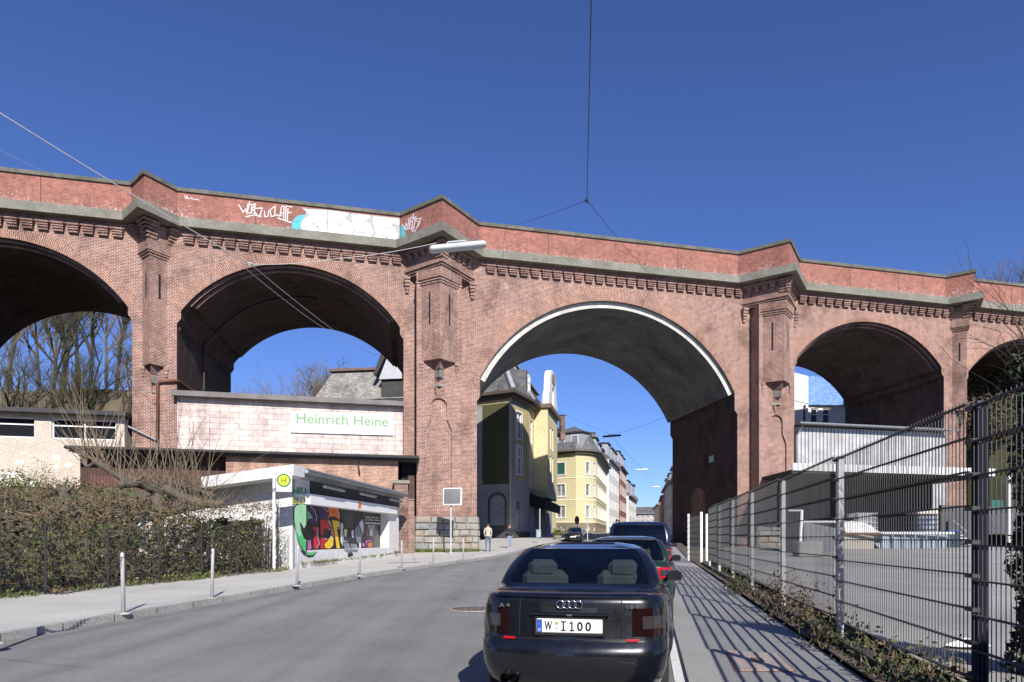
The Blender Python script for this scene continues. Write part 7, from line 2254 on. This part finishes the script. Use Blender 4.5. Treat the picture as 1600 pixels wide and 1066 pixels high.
    def build(self, name, label, loc, rz, group, pm, plate_text=None):
        c = thing(name, label, "car", loc, rz, group)
        T = WM[c]
        class TB(MB):
            def build(s, n, m, par=None, **k):
                s.v = [T @ p for p in s.v]; return MB.build(s, n, m, par, **k)
        body, gl = TB(), {'rear_window': TB(), 'windscreen': TB(), 'side_window': TB()}
        allv = [p for r in self.R for p in r]
        s_lo, s_hi = NR + NC, NR + NC + NS
        keep = []
        for j in range(len(self.R) - 1):
            for i in range(NT):
                i2 = (i + 1) % NT
                q = (j * NT + i, j * NT + i2, (j + 1) * NT + i2, (j + 1) * NT + i)
                key = None
                if self.G0 <= j < self.G1:
                    if 0 <= i < NR: key = 'rear_window'
                    elif s_hi + NC + 1 <= i < s_hi + NC + NR - 1: key = 'windscreen'
                    else:
                        for base, fl in ((s_lo, False), (s_hi + 2 * NC + NR, True)):
                            if base <= i < base + NS:
                                k = i - base
                                if fl: k = NS - 1 - k
                                f = k / NS
                                if any(a <= f < b for a, b in self.sidewin): key = 'side_window'
                if key: gl[key].add([allv[x] for x in q], [(0, 1, 2, 3)], 0, None, True)
                else: keep.append(q)
        body.add(allv, keep, 0, None, True)
        body.add(self.R[-1], [tuple(range(NT))], 0, None, True)
        body.build("body", pm, c)
        for k, m in gl.items():
            if m.f: m.build(k, M['carglass'], c)
        # seams of the boot lid and bumper
        sm = TB()
        W = self.W / 2
        for s in (-1, 1):
            tc = (NR / 2) + s * NR * .40
            pts = [self.surf(tc, l) + self.nrm(tc, l) * .002 for l in (6.1, 6.6, 7, 7.5, 8, 8.5)]
            sm.tube(pts, .004, 4, 0, False)
        sm.tube([self.surf(t, 5.6) + self.nrm(t, 5.6) * .001 for t in [x - NC + (NR + 2 * NC) * 1.0 * i / 24 for i, x in ((i, 0) for i in range(25))]], .007, 4, 0, False)
        for base, fl in ((s_lo, 1), (s_hi + 2 * NC + NR, -1)):
            for f in self.doors:
                k = NS * f if fl > 0 else NS * (1 - f)
                sm.tube([self.surf(base + k, l) + self.nrm(base + k, l) * .001 for l in (1.2, 2, 3, 4, 5, 6, 7, 8, 9, 10, 11, 12)], .004, 4, 0, False)
        sm.build("panel_gap", M['carblack'], c)
        # underbody, wheel wells
        ub = TB(); ub.box((self.L / 2, 0, .32), (self.L - .5, self.W - .34, .22)); ub.box((self.L / 2, 0, .5), (self.L - .55, self.W - .5, .3)); ub.build("underbody", M['black'], c)
        for xw in (self.wr, self.wf):
            for s in (-1, 1):
                w = TB(); Rm = Matrix.Rotation(rad(90), 3, 'X'); r = self.wrad; y = s * (W - .19)
                w.lathe((xw, y, r), [(r * .6, -.1), (r * .93, -.105), (r, -.07), (r, .07), (r * .93, .105), (r * .6, .1)], 28, 0, Rm)
                wh = w.build("wheel", M['tyre'], c)
                w = TB(); w.lathe((xw, y, r), [(0, .07 * -s), (r * .18, .09 * -s), (r * .5, .06 * -s), (r * .63, .1 * -s), (r * .63, -.09)], 20, 0, Rm)
                w.build("rim", M['rim'], wh)
        # seats and shelf
        st_ = TB()
        for s in (-1, 1):
            st_.bbox((self.bx + .42 + self.seatoff, s * .36, self.bz - .02), (.16, .44, .30), 0, 0, .06)
            st_.bbox((self.bx + .40 + self.seatoff, s * .38, self.bz + .14), (.11, .28, .18), 0, 0, .05)
            st_.bbox((self.bx + 1.35 + self.seatoff, s * .37, self.bz - .06), (.16, .48, .55), 1, 0, .07)
            st_.bbox((self.bx + 1.37 + self.seatoff, s * .37, self.bz + .27), (.10, .27, .17), 1, 0, .05)
        st_.box((self.bx + .2 + self.seatoff * .5, 0, self.bz - .10), (.5, self.W - .4, .06), 1)
        st_.box((self.L - self.cowl - .2, 0, self.cowlz - .08), (.5, self.W - .34, .12), 1)
        st_.build("seats", [M['seat'], M['carblack']], c)
        # mirrors
        for s in (-1, 1):
            m = TB(); xm_ = self.L - self.cowl - .42
            m.bbox((xm_, s * (W + .035), self.belt + .08), (.13, .19, .12), 0, s * -.15, .05)
            m.tube([(xm_, s * (W - .1), self.belt + .02), (xm_, s * (W + .0), self.belt + .06)], .025, 6, 1)
            mo = m.build("wing_mirror", [pm, M['carblack']], c)
            m = TB(); m.bbox((xm_ - .066, s * (W + .035), self.belt + .08), (.012, .165, .10), 0, s * -.15, .004); m.build("mirror_glass", M['chrome'], mo)
        # lamps
        for s in (0, 1):
            lamp = TB()
            tA, tB = (-NC - self.lampwrap, NR * .02) if s == 0 else (NR * .98, NR + NC + self.lampwrap)
            self.patch(lamp, tA, tB, self.lamp[0], self.lamp[1], .008, 0, 14, 5)
            lo = lamp.build("tail_light", self.lampmat, c)
            l2 = TB()
            m0, m1 = (-NC * .75, -NC * .15) if s == 0 else (NR + NC * .15, NR + NC * .75)
            self.patch(l2, m0, m1, self.lamp[0] + .25 * (self.lamp[1] - self.lamp[0]), self.lamp[0] + .7 * (self.lamp[1] - self.lamp[0]), .013, 0, 5, 3)
            l2.build("lamp_window", M['cllens'], lo)
            fl = TB(); self.patch(fl, *((-.5, 1.3) if s == 0 else (NR - 1.3, NR + .5)), 5.15, 5.95, .012, 0, 4, 2); fl.build("fog_lens", M['redlens'], c)
            hl = TB(); h0 = s_hi - 4 if s == 0 else s_hi + NC + NR - 4; self.patch(hl, h0, h0 + NC + 7, 7.1, 8.4, .008, 0, 10, 4); hl.build("headlight", M['cllens'], c)
        fp = TB(); fp.patch = None
        gr = TB(); self.patch(gr, s_hi + NC + 5, s_hi + NC + NR - 5, 7.0, 8.6, .006, 0, 8, 4); gr.build("grille", M['carblack'], c)
        self.c, self.T, self.TB = c, T, TB
        if plate_text:
            pz, px_ = self.platez, self.surf(NR / 2, self.platel).x
            up = Vector((self.plate_tilt, 0, 1)).normalized()
            p = TB()
            base_ = Vector((px_ - .022, 0, pz))
            p.bbox(base_, (.02, .52, .11), 0, 0, .006)
            p.bbox(base_ + Vector((.006, 0, -.006)), (.02, .56, .15), 2, 0, .006)
            pl_ = p.build("number_plate", [M['plate'], M['plateblue'], M['carblack']], c)
            lt = TB(); o = base_ + Vector((-.0115, 0, 0))
            lt.quad(o + Vector((0, .255, -.05)), o + Vector((0, .215, -.05)), o + Vector((0, .215, .05)), o + Vector((0, .255, .05)), 1)
            lt.text("D", 1, o + Vector((-.001, .235, -.032)), (0, -1, 0), (0, 0, 1), 3, 0, fit=(.016, .02), center=True)
            chars = plate_text
            for (s, y, w_) in chars:
                if s in 'I1': continue
                lt.text(s, 1, o + Vector((-.001, y, 0)), (0, -1, 0), (0, 0, 1), 0, .03, fit=(w_, .075), center=True)
            for (z, r_, mi) in ((.022, .014, 2), (-.018, .012, 4)):
                lt.add([o + Vector((-.001, .098 + r_ * math.cos(k * .52), z + r_ * math.sin(k * .52))) for k in range(12)], [tuple(range(12))], mi)
            for (s, y, w_) in chars:
                if s in 'I1':
                    lt.quad(*[o + Vector((-.0012, y + a, b)) for a, b in ((.006, -.037), (-.006, -.037), (-.006, .037), (.006, .037))], 0)
                    if s == '1': lt.quad(*[o + Vector((-.0014, y + a, b)) for a, b in ((.006, .037), (.022, .022), (.022, .012), (.004, .026))], 0)
                    for zq in ((-.034, .034) if s == 'I' else (-.034,)): lt.quad(*[o + Vector((-.0012, y + a, zq + b)) for a, b in ((.02, -.005), (-.02, -.005), (-.02, .005), (.02, .005))], 0)
            lt.build("plate_lettering", [M['ink'], M['plateblue'], solid("plate_green_seal", (.2, .42, .08), .5), M['plate'], solid("plate_grey_seal", (.45, .45, .45), .5)], pl_)
        return c

sedan = dict(L=4.48, W=1.733, H=1.415, deck=1.0, bx=.60, bz=1.02, tx=1.24, tf=2.28, cowl=1.42, cowlz=.95, belt=.945, hood=.86, tumble=.27, wr=.88, wf=3.50, wrad=.31, sidewin=((.10, .42), (.47, .92)), doors=(.28, .50, .76), seatoff=.12,
             lamp=(6.15, 7.72), lampwrap=4, lampmat=M['smokelens'], platez=.757, platel=7.1, plate_tilt=.1)
p1 = paintmat("black_blue_paint", (.006, .007, .011), .35)
def car_at(s, l, rot=0.0): 
    p = road(s, l); return p, math.pi / 2 - TH + rot
loc, rz = car_at(5.36, -.61)
A = Car(sedan)
car1 = A.build("parked_car", "black saloon with smoked lamps parked nearest the camera, number plate W I 100", loc, rz, "cars parked along the right footpath", p1, [("W", .165, .062), ("I", .045, .014), ("1", -.022, .024), ("0", -.085, .046), ("0", -.15, .046)])
TB = A.TB
# plate recess, badge strip, lid lip, rings, lettering, exhausts
t = TB(); A.patch(t, NR / 2 - NR * .21, NR / 2 + NR * .21, 6.25, 7.75, .004, 0, 10, 4); t.build("plate_recess", solid("recess_paint", (.008, .009, .012), .35), car1)
t = TB(); x0 = A.surf(NR / 2, 7.75).x
t.bbox((x0 - .018, 0, .845), (.03, .62, .035), 0, 0, .012); t.bbox((x0 - .036, .0, .843), (.01, .05, .018), 1, 0, .004); t.build("plate_bar", [p1, M['chrome']], car1)
t = TB()
for i in range(4):
    y = (-1.5 + i) * .047
    q = A.surf(NR / 2 - y / (A.W) * NR * .9, 8.35)
    Mr = Matrix.Rotation(rad(90), 3, 'Y') @ Matrix.Rotation(0, 3, 'Z')
    t.torus((q.x - .034, -y, .925), .031, .0052, Mr, 28, 8)
t.build("ring_badge", M['chrome'], car1)
t = TB()
for s, y, w_ in (("A", .555, .045), ("4", .505, .035)):
    t.text(s, 1, Vector((A.surf(NR * .2, 8.3).x - .012, y, .91)), (0, -1, 0), (0, 0, 1), 0, .02, fit=(w_, .035 if s == "A" else .028), center=True)
for s, y, w_ in (("1.8", -.47, .05), ("T", -.53, .03)):
    t.text(s, 1, Vector((A.surf(NR * .8, 8.3).x - .012, y, .912)), (0, -1, 0), (0, 0, 1), 0, .02, fit=(w_, .028), center=True)
t.build("model_lettering", M['chrome'], car1)
t = TB(); A.patch(t, -2, NR + 2, 8.75, 10.1, .014, 0, 24, 4); t.build("boot_lip", p1, car1)
t = TB()
for y in (.44, .52): t.lathe((.0, y, .325), [(.040, 0), (.043, -.14), (.036, -.14), (.034, 0)], 16, 0, Matrix.Rotation(rad(90), 3, 'Y') @ Matrix.Rotation(rad(180), 3, 'X'))
t.build("exhaust", M['chrome'], car1)
t = TB(); t.tube([(A.L * .62, -.3, A.H - .01), (A.L * .62, -.3, A.H + .0)], .01, 5); t.build("aerial_base", M['carblack'], car1)

hatch = dict(sedan, L=4.2, W=1.70, H=1.44, deck=.98, bx=.30, bz=1.0, tx=.72, tf=2.15, cowl=1.3, cowlz=.95, lampmat=M['redlens'], lamp=(6.6, 8.3), lampwrap=3, sidewin=((.10, .38), (.43, .92)), wr=.78, wf=3.3, seatoff=.2, platez=.74)
loc, rz = car_at(11.0, -.36)
Car(hatch).build("parked_car", "dark green hatchback with red lamps parked in front of the black saloon", loc, rz, "cars parked along the right footpath", paintmat("dark_green_paint", (.012, .030, .022), .3), [("W", .165, .062), ("N", .05, .05), ("2", -.01, .045), ("3", -.07, .045)])
van = dict(sedan, L=4.6, W=1.82, H=1.78, deck=1.08, bx=.22, bz=1.12, tx=.42, tf=2.0, cowl=1.1, cowlz=1.12, belt=1.08, hood=1.0, lampmat=M['redlens'], lamp=(6.8, 9.4), lampwrap=2, sidewin=((.05, .33), (.37, .62), (.66, .94)), tumble=.22, wr=.85, wf=3.6, wrad=.34, seatoff=.2, platez=.8)
loc, rz = car_at(17.0, -.22)
vanc = Car(van); vc = vanc.build("parked_car", "dark blue people carrier, farthest of the three cars at the right kerb", loc, rz, "cars parked along the right footpath", paintmat("dark_blue_paint_car", (.010, .016, .045), .35), [("W", .165, .062), ("5", -.01, .045)])
t = vanc.TB()
for s in (-1, 1): t.tube([(.6, s * .58, 1.76), (.75, s * .58, 1.82), (2.3, s * .58, 1.82), (2.45, s * .58, 1.76)], .02, 6)
t.build("roof_rail", M['carblack'], vc)
Yk = 62.5
pk = Vector(((895.5 - 800) / F * Yk, Yk, g(Yk)))
dirk = Vector((.16, .99, 0)).normalized()
rzk = math.atan2(-dirk.y, -dirk.x)
blk = Car(dict(sedan)); bcar = blk.build("parked_car", "black saloon facing the camera at the corner of the side street", pk + dirk * 4.48, rzk, "cars parked beyond the viaduct", paintmat("black_paint", (.008, .010, .012), .3))
t = blk.TB(); xf_ = blk.L + .12; t.bbox((xf_ + .01, 0, .48), (.02, .52, .11), 0, 0, .005); t.build("number_plate", M['plate'], bcar)

# ------------------------------------------------------------------ people
def person(label, x, y, z, rz, h, pose, cols, hair_len=.05, bag=None):
    """one continuous skinned body; pose gives the joint positions for a 1.75 m figure, facing +y"""
    p = thing("person", label, "person", (x, y, z), rz)
    J = dict(pelvis=(0, 0, .96), waist=(0, .0, 1.08), chest=(0, .01, 1.28), top=(0, 0, 1.42), neck=(0, .01, 1.51), head=(0, .03, 1.60), crown=(0, .03, 1.70))
    rads = dict(pelvis=(.155, .115), waist=(.14, .105), chest=(.165, .12), top=(.12, .09), neck=(.055, .055), head=(.078, .09), crown=(.066, .08))
    edges = [("pelvis", "waist"), ("waist", "chest"), ("chest", "top"), ("top", "neck"), ("neck", "head"), ("head", "crown")]
    for s, n in ((-1, "r"), (1, "l")):
        J[n + "hip"] = (s * .09, 0, .90); rads[n + "hip"] = (.092, .095); edges.append(("pelvis", n + "hip"))
        J[n + "sho"] = (s * .175, 0, 1.42); rads[n + "sho"] = (.065, .065); edges.append(("top", n + "sho"))
        for k, par, r_ in (("knee", "hip", .062), ("ank", "knee", .043), ("heel", "ank", .040), ("toe", "heel", .034), ("elb", "sho", .050), ("wri", "elb", .034), ("palm", "wri", .033)):
            J[n + k] = pose[n + k]; rads[n + k] = (r_, r_ * (.7 if k in ("palm",) else 1)); edges.append((n + par, n + k))
        w = Vector(J[n + "palm"]); d = (w - Vector(J[n + "wri"])).normalized()
        sd = Vector((0, 1, 0)) if abs(d.y) < .8 else Vector((1, 0, 0))
        for q, (o, l) in enumerate(((-.024, .062), (-.008, .075), (.008, .072), (.022, .055))):
            a = w + d * .03 + sd * o; b = a + d * l * .6 + Vector((0, .008, 0)); cc_ = b + d * l * .4 + Vector((-s * .012, .01, 0))
            for nm, v in (("a", a), ("b", b), ("c", cc_)): J[n + "f%d%s" % (q, nm)] = tuple(v); rads[n + "f%d%s" % (q, nm)] = (.009, .009)
            edges += [(n + "palm", n + "f%da" % q), (n + "f%da" % q, n + "f%db" % q), (n + "f%db" % q, n + "f%dc" % q)]
        a = w + sd * .034; b = a + d * .045 + sd * .02
        J[n + "th"] = tuple(a); J[n + "th2"] = tuple(b); rads[n + "th"] = (.011, .011); rads[n + "th2"] = (.009, .009)
        edges += [(n + "palm", n + "th"), (n + "th", n + "th2")]
    names = list(J)
    me = bpy.data.meshes.new("body")
    me.from_pydata([J[k] for k in names], [(names.index(a), names.index(b)) for a, b in edges], [])
    tmp = bpy.data.objects.new("body", me); COL.objects.link(tmp)
    sk_ = tmp.modifiers.new("skin", 'SKIN')
    for i, k in enumerate(names):
        sv = me.skin_vertices[0].data[i]
        sv.radius = rads[k]; sv.use_root = (k == "pelvis")
    ss_ = tmp.modifiers.new("sub", 'SUBSURF'); ss_.levels = 2; ss_.render_levels = 2
    dg = bpy.context.evaluated_depsgraph_get()
    em = tmp.evaluated_get(dg).to_mesh()
    vs = [v.co.copy() for v in em.vertices]; fs = [tuple(q.vertices) for q in em.polygons]
    tmp.evaluated_get(dg).to_mesh_clear(); bpy.data.objects.remove(tmp)
    wr_ = [Vector(pose[n + "wri"]) for n in "lr"]; pm_ = [Vector(pose[n + "palm"]) for n in "lr"]
    k_ = h / 1.75
    T = WM[p] @ Matrix.Scale(k_, 4)
    mb = MB()
    mis = []
    for f in fs:
        c = sum((vs[i] for i in f), Vector()) / len(f)
        hand = min(min((c - a).length for a in wr_) - .02, min((c - a).length for a in pm_) - .08) < .01 and any((c - a).dot((b - a)) > 0 or (c - b).length < .12 for a, b in zip(wr_, pm_))
        if c.z > 1.485: mi = 2
        elif hand: mi = 2
        elif c.z < .09: mi = 3
        elif c.z < .985 and abs(c.x) < .24 and not any((c - Vector(pose[n + "wri"])).length < .14 for n in "lr"): mi = 1
        else: mi = 0
        mis.append(mi)
    mb.add([T @ v for v in vs], fs, 0, None, True); mb.m = mis
    mb.build("body", [cols['top'], cols['legs'], M['skin'], cols['shoe']], p)
    # jacket hem, hair, face
    mb = MB(); mb.lathe((0, 0, 0), [(.150, 1.10), (.172, 1.02), (.178, .93), (.168, .925), (.150, .97)], 18, 0, None)
    mb.v = [T @ Vector((v.x * 1.08, v.y * .80, v.z)) for v in mb.v]; mb.build("jacket_hem", cols['top'], p)
    mb = MB()
    vs2, n, m_ = [], 14, 8
    for i in range(n):
        for j in range(m_):
            a, b = 2 * math.pi * i / n, math.pi * (.02 + .56 * j / (m_ - 1))
            d = Vector((math.sin(b) * math.cos(a), math.sin(b) * math.sin(a), math.cos(b)))
            front = max(0, d.y)
            r_ = Vector((.088, .105, .105))
            q = Vector((d.x * r_.x, d.y * r_.y, d.z * r_.z))
            if front > .35 and d.z < .45: q *= .80
            if d.y < .2 and j == m_ - 1: q.z -= hair_len
            vs2.append(T @ (Vector((0, .025, 1.655)) + q))
    mb.add(vs2, [(i * m_ + j, ((i + 1) % n) * m_ + j, ((i + 1) % n) * m_ + j + 1, i * m_ + j + 1) for i in range(n) for j in range(m_ - 1)], 0, None, True)
    mb.build("hair", cols['hair'], p)
    mb = MB()
    for s in (-1, 1):
        mb.lathe((s * .03, .112, 1.645), [(0, -.008), (.009, -.004), (.009, .004), (0, .008)], 8, 0)
        mb.lathe((s * .082, .03, 1.635), [(0, -.03), (.014, -.02), (.016, .01), (.006, .03), (0, .03)], 8, 1)
    mb.tube([(0, .112, 1.65), (0, .135, 1.615), (0, .115, 1.605)], [.008, .014, .008], 6, 1)
    mb.tube([(-.022, .112, 1.575), (0, .118, 1.573), (.022, .112, 1.575)], .005, 5, 2)
    mb.v = [T @ v for v in mb.v]; mb.build("face", [M['ink'], M['skin'], solid("lip", (.35, .12, .1), .5)], p)
    if bag:
        mb = MB(); mb.bbox(bag, (.12, .26, .22), 0, 0, .05); mb.v = [T @ v for v in mb.v]
        o = MB(); 
        mb2 = mb
        b_ = tag(mb2.build("shoulder_bag", M['carblack']), "small black bag at the walking woman's side", "bag")
    return p
M['skin'] = mat("skin", (.52, .31, .22), (.46, .27, .19), 6, .6)
jeans = mat("blue_jeans", (.07, .11, .20), (.11, .16, .27), 5, .85, 40, .2)
jeans2 = mat("pale_blue_jeans", (.20, .27, .38), (.28, .35, .46), 5, .85, 40, .2)
walkA = dict(lknee=(.10, .13, .52), lank=(.10, .06, .10), lheel=(.10, .02, .05), ltoe=(.11, .20, .035), rknee=(-.10, -.02, .50), rank=(-.09, -.24, .16), rheel=(-.09, -.28, .12), rtoe=(-.10, -.12, .035),
             lelb=(.24, -.10, 1.17), lwri=(.22, .0, .95), lpalm=(.21, .03, .87), relb=(-.24, -.03, 1.16), rwri=(-.24, .12, .97), rpalm=(-.23, .16, .90))
walkB = dict(lknee=(.08, .08, .50), lank=(.07, .16, .10), lheel=(.07, .13, .05), ltoe=(.08, .30, .04), rknee=(-.08, .02, .50), rank=(-.07, -.16, .12), rheel=(-.07, -.20, .08), rtoe=(-.08, -.03, .035),
             lelb=(.23, .0, 1.18), lwri=(.13, .20, 1.13), lpalm=(.08, .25, 1.14), relb=(-.23, -.06, 1.16), rwri=(-.25, .02, .93), rpalm=(-.25, .05, .86))
zp = lambda Y: g(Y) + .118
Y1 = 43.6; person("man in cream jacket and blue jeans walking away beside the stone pier base", (762.5 - 800) / F * Y1, Y1, zp(Y1), -.15, 1.80, walkA, dict(top=mat("cream_jacket", (.52, .47, .38), (.44, .40, .32), 5, .85, 20, .2), legs=jeans, shoe=M['carblack'], hair=solid("dark_hair", (.03, .022, .016), .6)), .02)
Y2 = 48.2; person("woman in dark top and pale jeans walking towards the camera", (796 - 800) / F * Y2, Y2, zp(Y2) - .02, math.pi + .1, 1.70, walkB, dict(top=mat("black_jumper", (.015, .015, .022), (.03, .03, .04), 5, .85), legs=jeans2, shoe=solid("white_shoe", (.6, .6, .6), .6), hair=solid("brown_hair", (.14, .085, .05), .5)), .09, (.24, .02, .95))
Y3 = 112; person("distant person in white shirt standing by the white house", (954 - 800) / F * Y3, Y3, g(Y3) + .1, .4, 1.8, walkB, dict(top=solid("white_shirt", (.7, .72, .75), .8), legs=solid("dark_trousers", (.03, .03, .04), .8), shoe=M['carblack'], hair=M['bark_dark']), .02)
Y4 = 114; person("distant person in blue shirt beside the one in white", (959.5 - 800) / F * Y4, Y4, g(Y4) + .1, 3.0, 1.78, walkA, dict(top=solid("blue_shirt", (.10, .18, .38), .8), legs=solid("dark_blue_trousers", (.03, .04, .08), .8), shoe=M['carblack'], hair=M['bark_dark']), .02)

# ------------------------------------------------------------------ overhead wires and hanging lamps
GW = "overhead span wires of the street lighting"
def wire(label, pts, r, m=None, sag=0.0):
    P = []
    for a, b in zip(pts, pts[1:]):
        for i in range(12):
            t = i / 12; P.append(a.lerp(b, t) - Vector((0, 0, sag * 4 * t * (1 - t))))
    P.append(pts[-1])
    mb = MB(); mb.tube(P, r, 5)
    single(mb, "span_wire", m or M['wire'], label, "wire", GW)
def on_facade(px, py, off=.02): return onplane(px, py, V(0, -off, 0), NV)
Jn = at(917, 313, 22)
wire("dark wire running from the wire joint up over the camera", [Jn, at(923.7, 0, 12.4), at(930, -500, 7.8)], .012, None, .02)
wire("dark wire from the joint to the parapet near the tall pier", [Jn, on_facade(790, 354)], .010, None, .1)
wire("dark wire from the joint down across the parapet to the right", [Jn, on_facade(1024, 438, .5)], .010, None, .1)
mb = MB(); mb.lathe(Jn, [(0, -.09), (.05, -.05), (.06, 0), (.04, .06), (0, .08)], 10); single(mb, "wire_joint", M['wire'], "small dark insulator where three wires meet above the street", "insulator")
Nd = at(390, 413, 16.5); La = at(682, 387, 17.6); Lb = at(748, 380, 17.9)
Pp = Vector(((-190) / F * 11.2 * 1.0 - 6.4, 11.2, 0)); Pp = at(-60, 141, 10.8)
wire("thick pale cable coming down from the upper left corner", [Pp, at(0, 177, 11.2), Nd], .011, M['wire_pale'], .03)
wire("pale cable from the cable knot to the hanging lamp", [Nd, at(520, 405, 17), La + Vector((0, 0, .12))], .008, M['wire_pale'], .05)
wire("pale wire from the cable knot down through the second arch", [Nd + Vector((0, 0, .02)), at(590, 556, 56)], .008, M['wire_pale'], .3)
wire("second pale wire from the cable knot down through the second arch", [Nd - Vector((.1, 0, .1)), at(540, 530, 42)], .007, M['wire_pale'], .2)
wire("thin faint wire passing the first pier at the upper left", [at(-40, 217, 14), at(0, 235, 14.6), at(95, 279, 20)], .008, M['wire_pale'], .02)
wire("short stay wire from the hanging lamp to the tall pier", [Lb + Vector((0, 0, .1)), V(.9, -2.9, 19.9)], .012, M['wire_pale'], .05)
mb = MB(); mb.torus(Nd, .07, .02, None, 14, 6); single(mb, "cable_knot", M['wire_pale'], "pale ring where the cables join in front of the second arch", "cable ring")
def hang_lamp(label, a, b, r, m, group):
    o = thing("street_lamp", label, "street lamp", (a + b) / 2, 0, group)
    d = (b - a).normalized(); side = d.cross(Vector((0, 0, 1))).normalized(); up = side.cross(d)
    mb = MB()
    n = 14
    prof = [(math.cos(t) * r * 1.5, math.sin(t) * r * (1.0 if math.sin(t) > 0 else .8)) for t in [2 * math.pi * i / n for i in range(n)]]
    st_ = [(-.02, .55), (0, .85), (.04, 1), (.5, 1.0), (.96, 1), (1.0, .85), (1.02, .55)]
    L = (b - a).length
    vs = [a + d * (L * f) + (side * x + up * z) * k for f, k in st_ for x, z in prof]
    mb.add(vs, [(i * n + j, i * n + (j + 1) % n, (i + 1) * n + (j + 1) % n, (i + 1) * n + j) for i in range(len(st_) - 1) for j in range(n)], 0, None, True)
    mb.add(vs[:n], [tuple(range(n))]); mb.add(vs[-n:], [tuple(range(n))])
    mb.build("lamp_housing", m, o)
    mb = MB(); c = (a + b) / 2 + up * r
    mb.tube([a + d * L * .3 + up * r * .8, a + d * L * .34 + up * r * 1.5, a + d * L * .66 + up * r * 1.5, a + d * L * .7 + up * r * .8], r * .18, 6)
    for f in (.12, .5, .85): mb.bbox(a + d * L * f - side * r * 1.45, (r * .25, r * .25, r * .5), 0, 0, .004)
    mb.build("hanger", M['wire_pale'], o)
    return o
GL = "lamps hung on wires over the street"
hang_lamp("pale tubular lamp hanging in front of the tall pier's corbels", La - Vector((.15, 0, .06)), Lb + Vector((.15, .1, .0)), .105, mat("pale_lamp_housing", (.60, .63, .62), (.52, .56, .55), 3, .4), GL)
l2 = at(956, 681.5, 62)
hang_lamp("dark tubular lamp hanging in the sky beyond the arch", at(942, 682.5, 62), at(970, 680.5, 62), .10, M['wire'], GL)
hang_lamp("small pale tubular lamp hanging farther down the street", at(994, 734.5, 96), at(1012, 733.5, 96), .10, M['whitepaint'], GL)
hang_lamp("tiny pale lamp farthest down the street", at(1019, 761, 150), at(1031, 760.5, 150), .12, M['whitepaint'], GL)
wire("faint wire from the dark lamp to the roofs on the left", [at(956, 679.5, 62), at(872, 642, 84)], .010, None, .1)
wire("faint wire from the dark lamp to the arch pier on the right", [at(956, 679.5, 62), at(1047, 649, 58)], .010, None, .1)
wire("faint wire running on from the dark lamp to the next lamp", [at(957, 683, 62), at(1003, 733, 96), at(1025, 760, 150)], .012, None, .1)
# posts and signs by the far corner
mb = MB(); Yq = 66; p = Vector(((918 - 800) / F * Yq, Yq, g(Yq))); mb.tube([p, Vector((p.x, Yq, at(0, 793, Yq).z))], .05, 8); single(mb, "lamp_post", M['galv'], "thin grey post right of the black saloon at the corner", "post")
o = thing("no_stopping_sign", "dark red round traffic sign on a thin pole behind the black saloon", "traffic sign", Vector(((902 - 800) / F * 70, 70, g(70))))
mb = MB(); p = Vector(((902 - 800) / F * 70, 70, g(70))); q = at(901.5, 813, 70); mb.tube([p, Vector((p.x, 70, q.z + .3))], .04, 8); mb.build("pole", M['galv'], o)
mb = MB(); mb.lathe(q + Vector((0, -.05, 0)), [(0, 0), (.42, 0), (.44, .01), (.42, .03), (0, .03)], 24, 0, Matrix.Rotation(rad(90), 3, 'X') @ Matrix.Rotation(0, 3, 'Y')); mb.v = [Vector((q.x + (v.x - q.x) * .55, v.y, v.z)) for v in mb.v]; mb.build("sign_disc", solid("dark_red_sign", (.12, .02, .02), .5), o)
o = thing("litter_bin", "grey litter bin on a pole outside the corner shop", "litter bin", Vector(((843.5 - 800) / F * 58, 58, g(58))))
p = Vector(((843.5 - 800) / F * 58, 58, g(58) + .1)); mb = MB(); mb.tube([p, Vector((p.x, 58, at(0, 795, 58).z))], .045, 8); mb.build("pole", M['galv'], o)
mb = MB(); mb.bbox((p.x - .12, 57.85, p.z + .75), (.42, .36, .62), 0, 0, .05); mb.bbox((p.x - .12, 57.85, p.z + 1.08), (.46, .40, .06), 1, 0, .02); mb.build("bin_body", [M['steel_grey'], M['galv']], o)
shrub("potted_shrub", "yellow green potted shrub at the end of the corner house", Vector(((871 - 800) / F * 66, 66, g(66) + .45)), .55, .5, .4, 500, .08, LM, lambda r, d: r.choice([2, 2, 0]), 6, 77, "potted plant")
mb = MB(); p = Vector(((871 - 800) / F * 66, 66, g(66))); mb.lathe(p, [(.0, 0), (.32, 0), (.42, .5), (.36, .5), (.0, .46)], 16); single(mb, "plant_pot", M['ledge'], "round concrete pot under the yellow green shrub", "pot")
# traffic of the picture that is only partly visible stays off the road
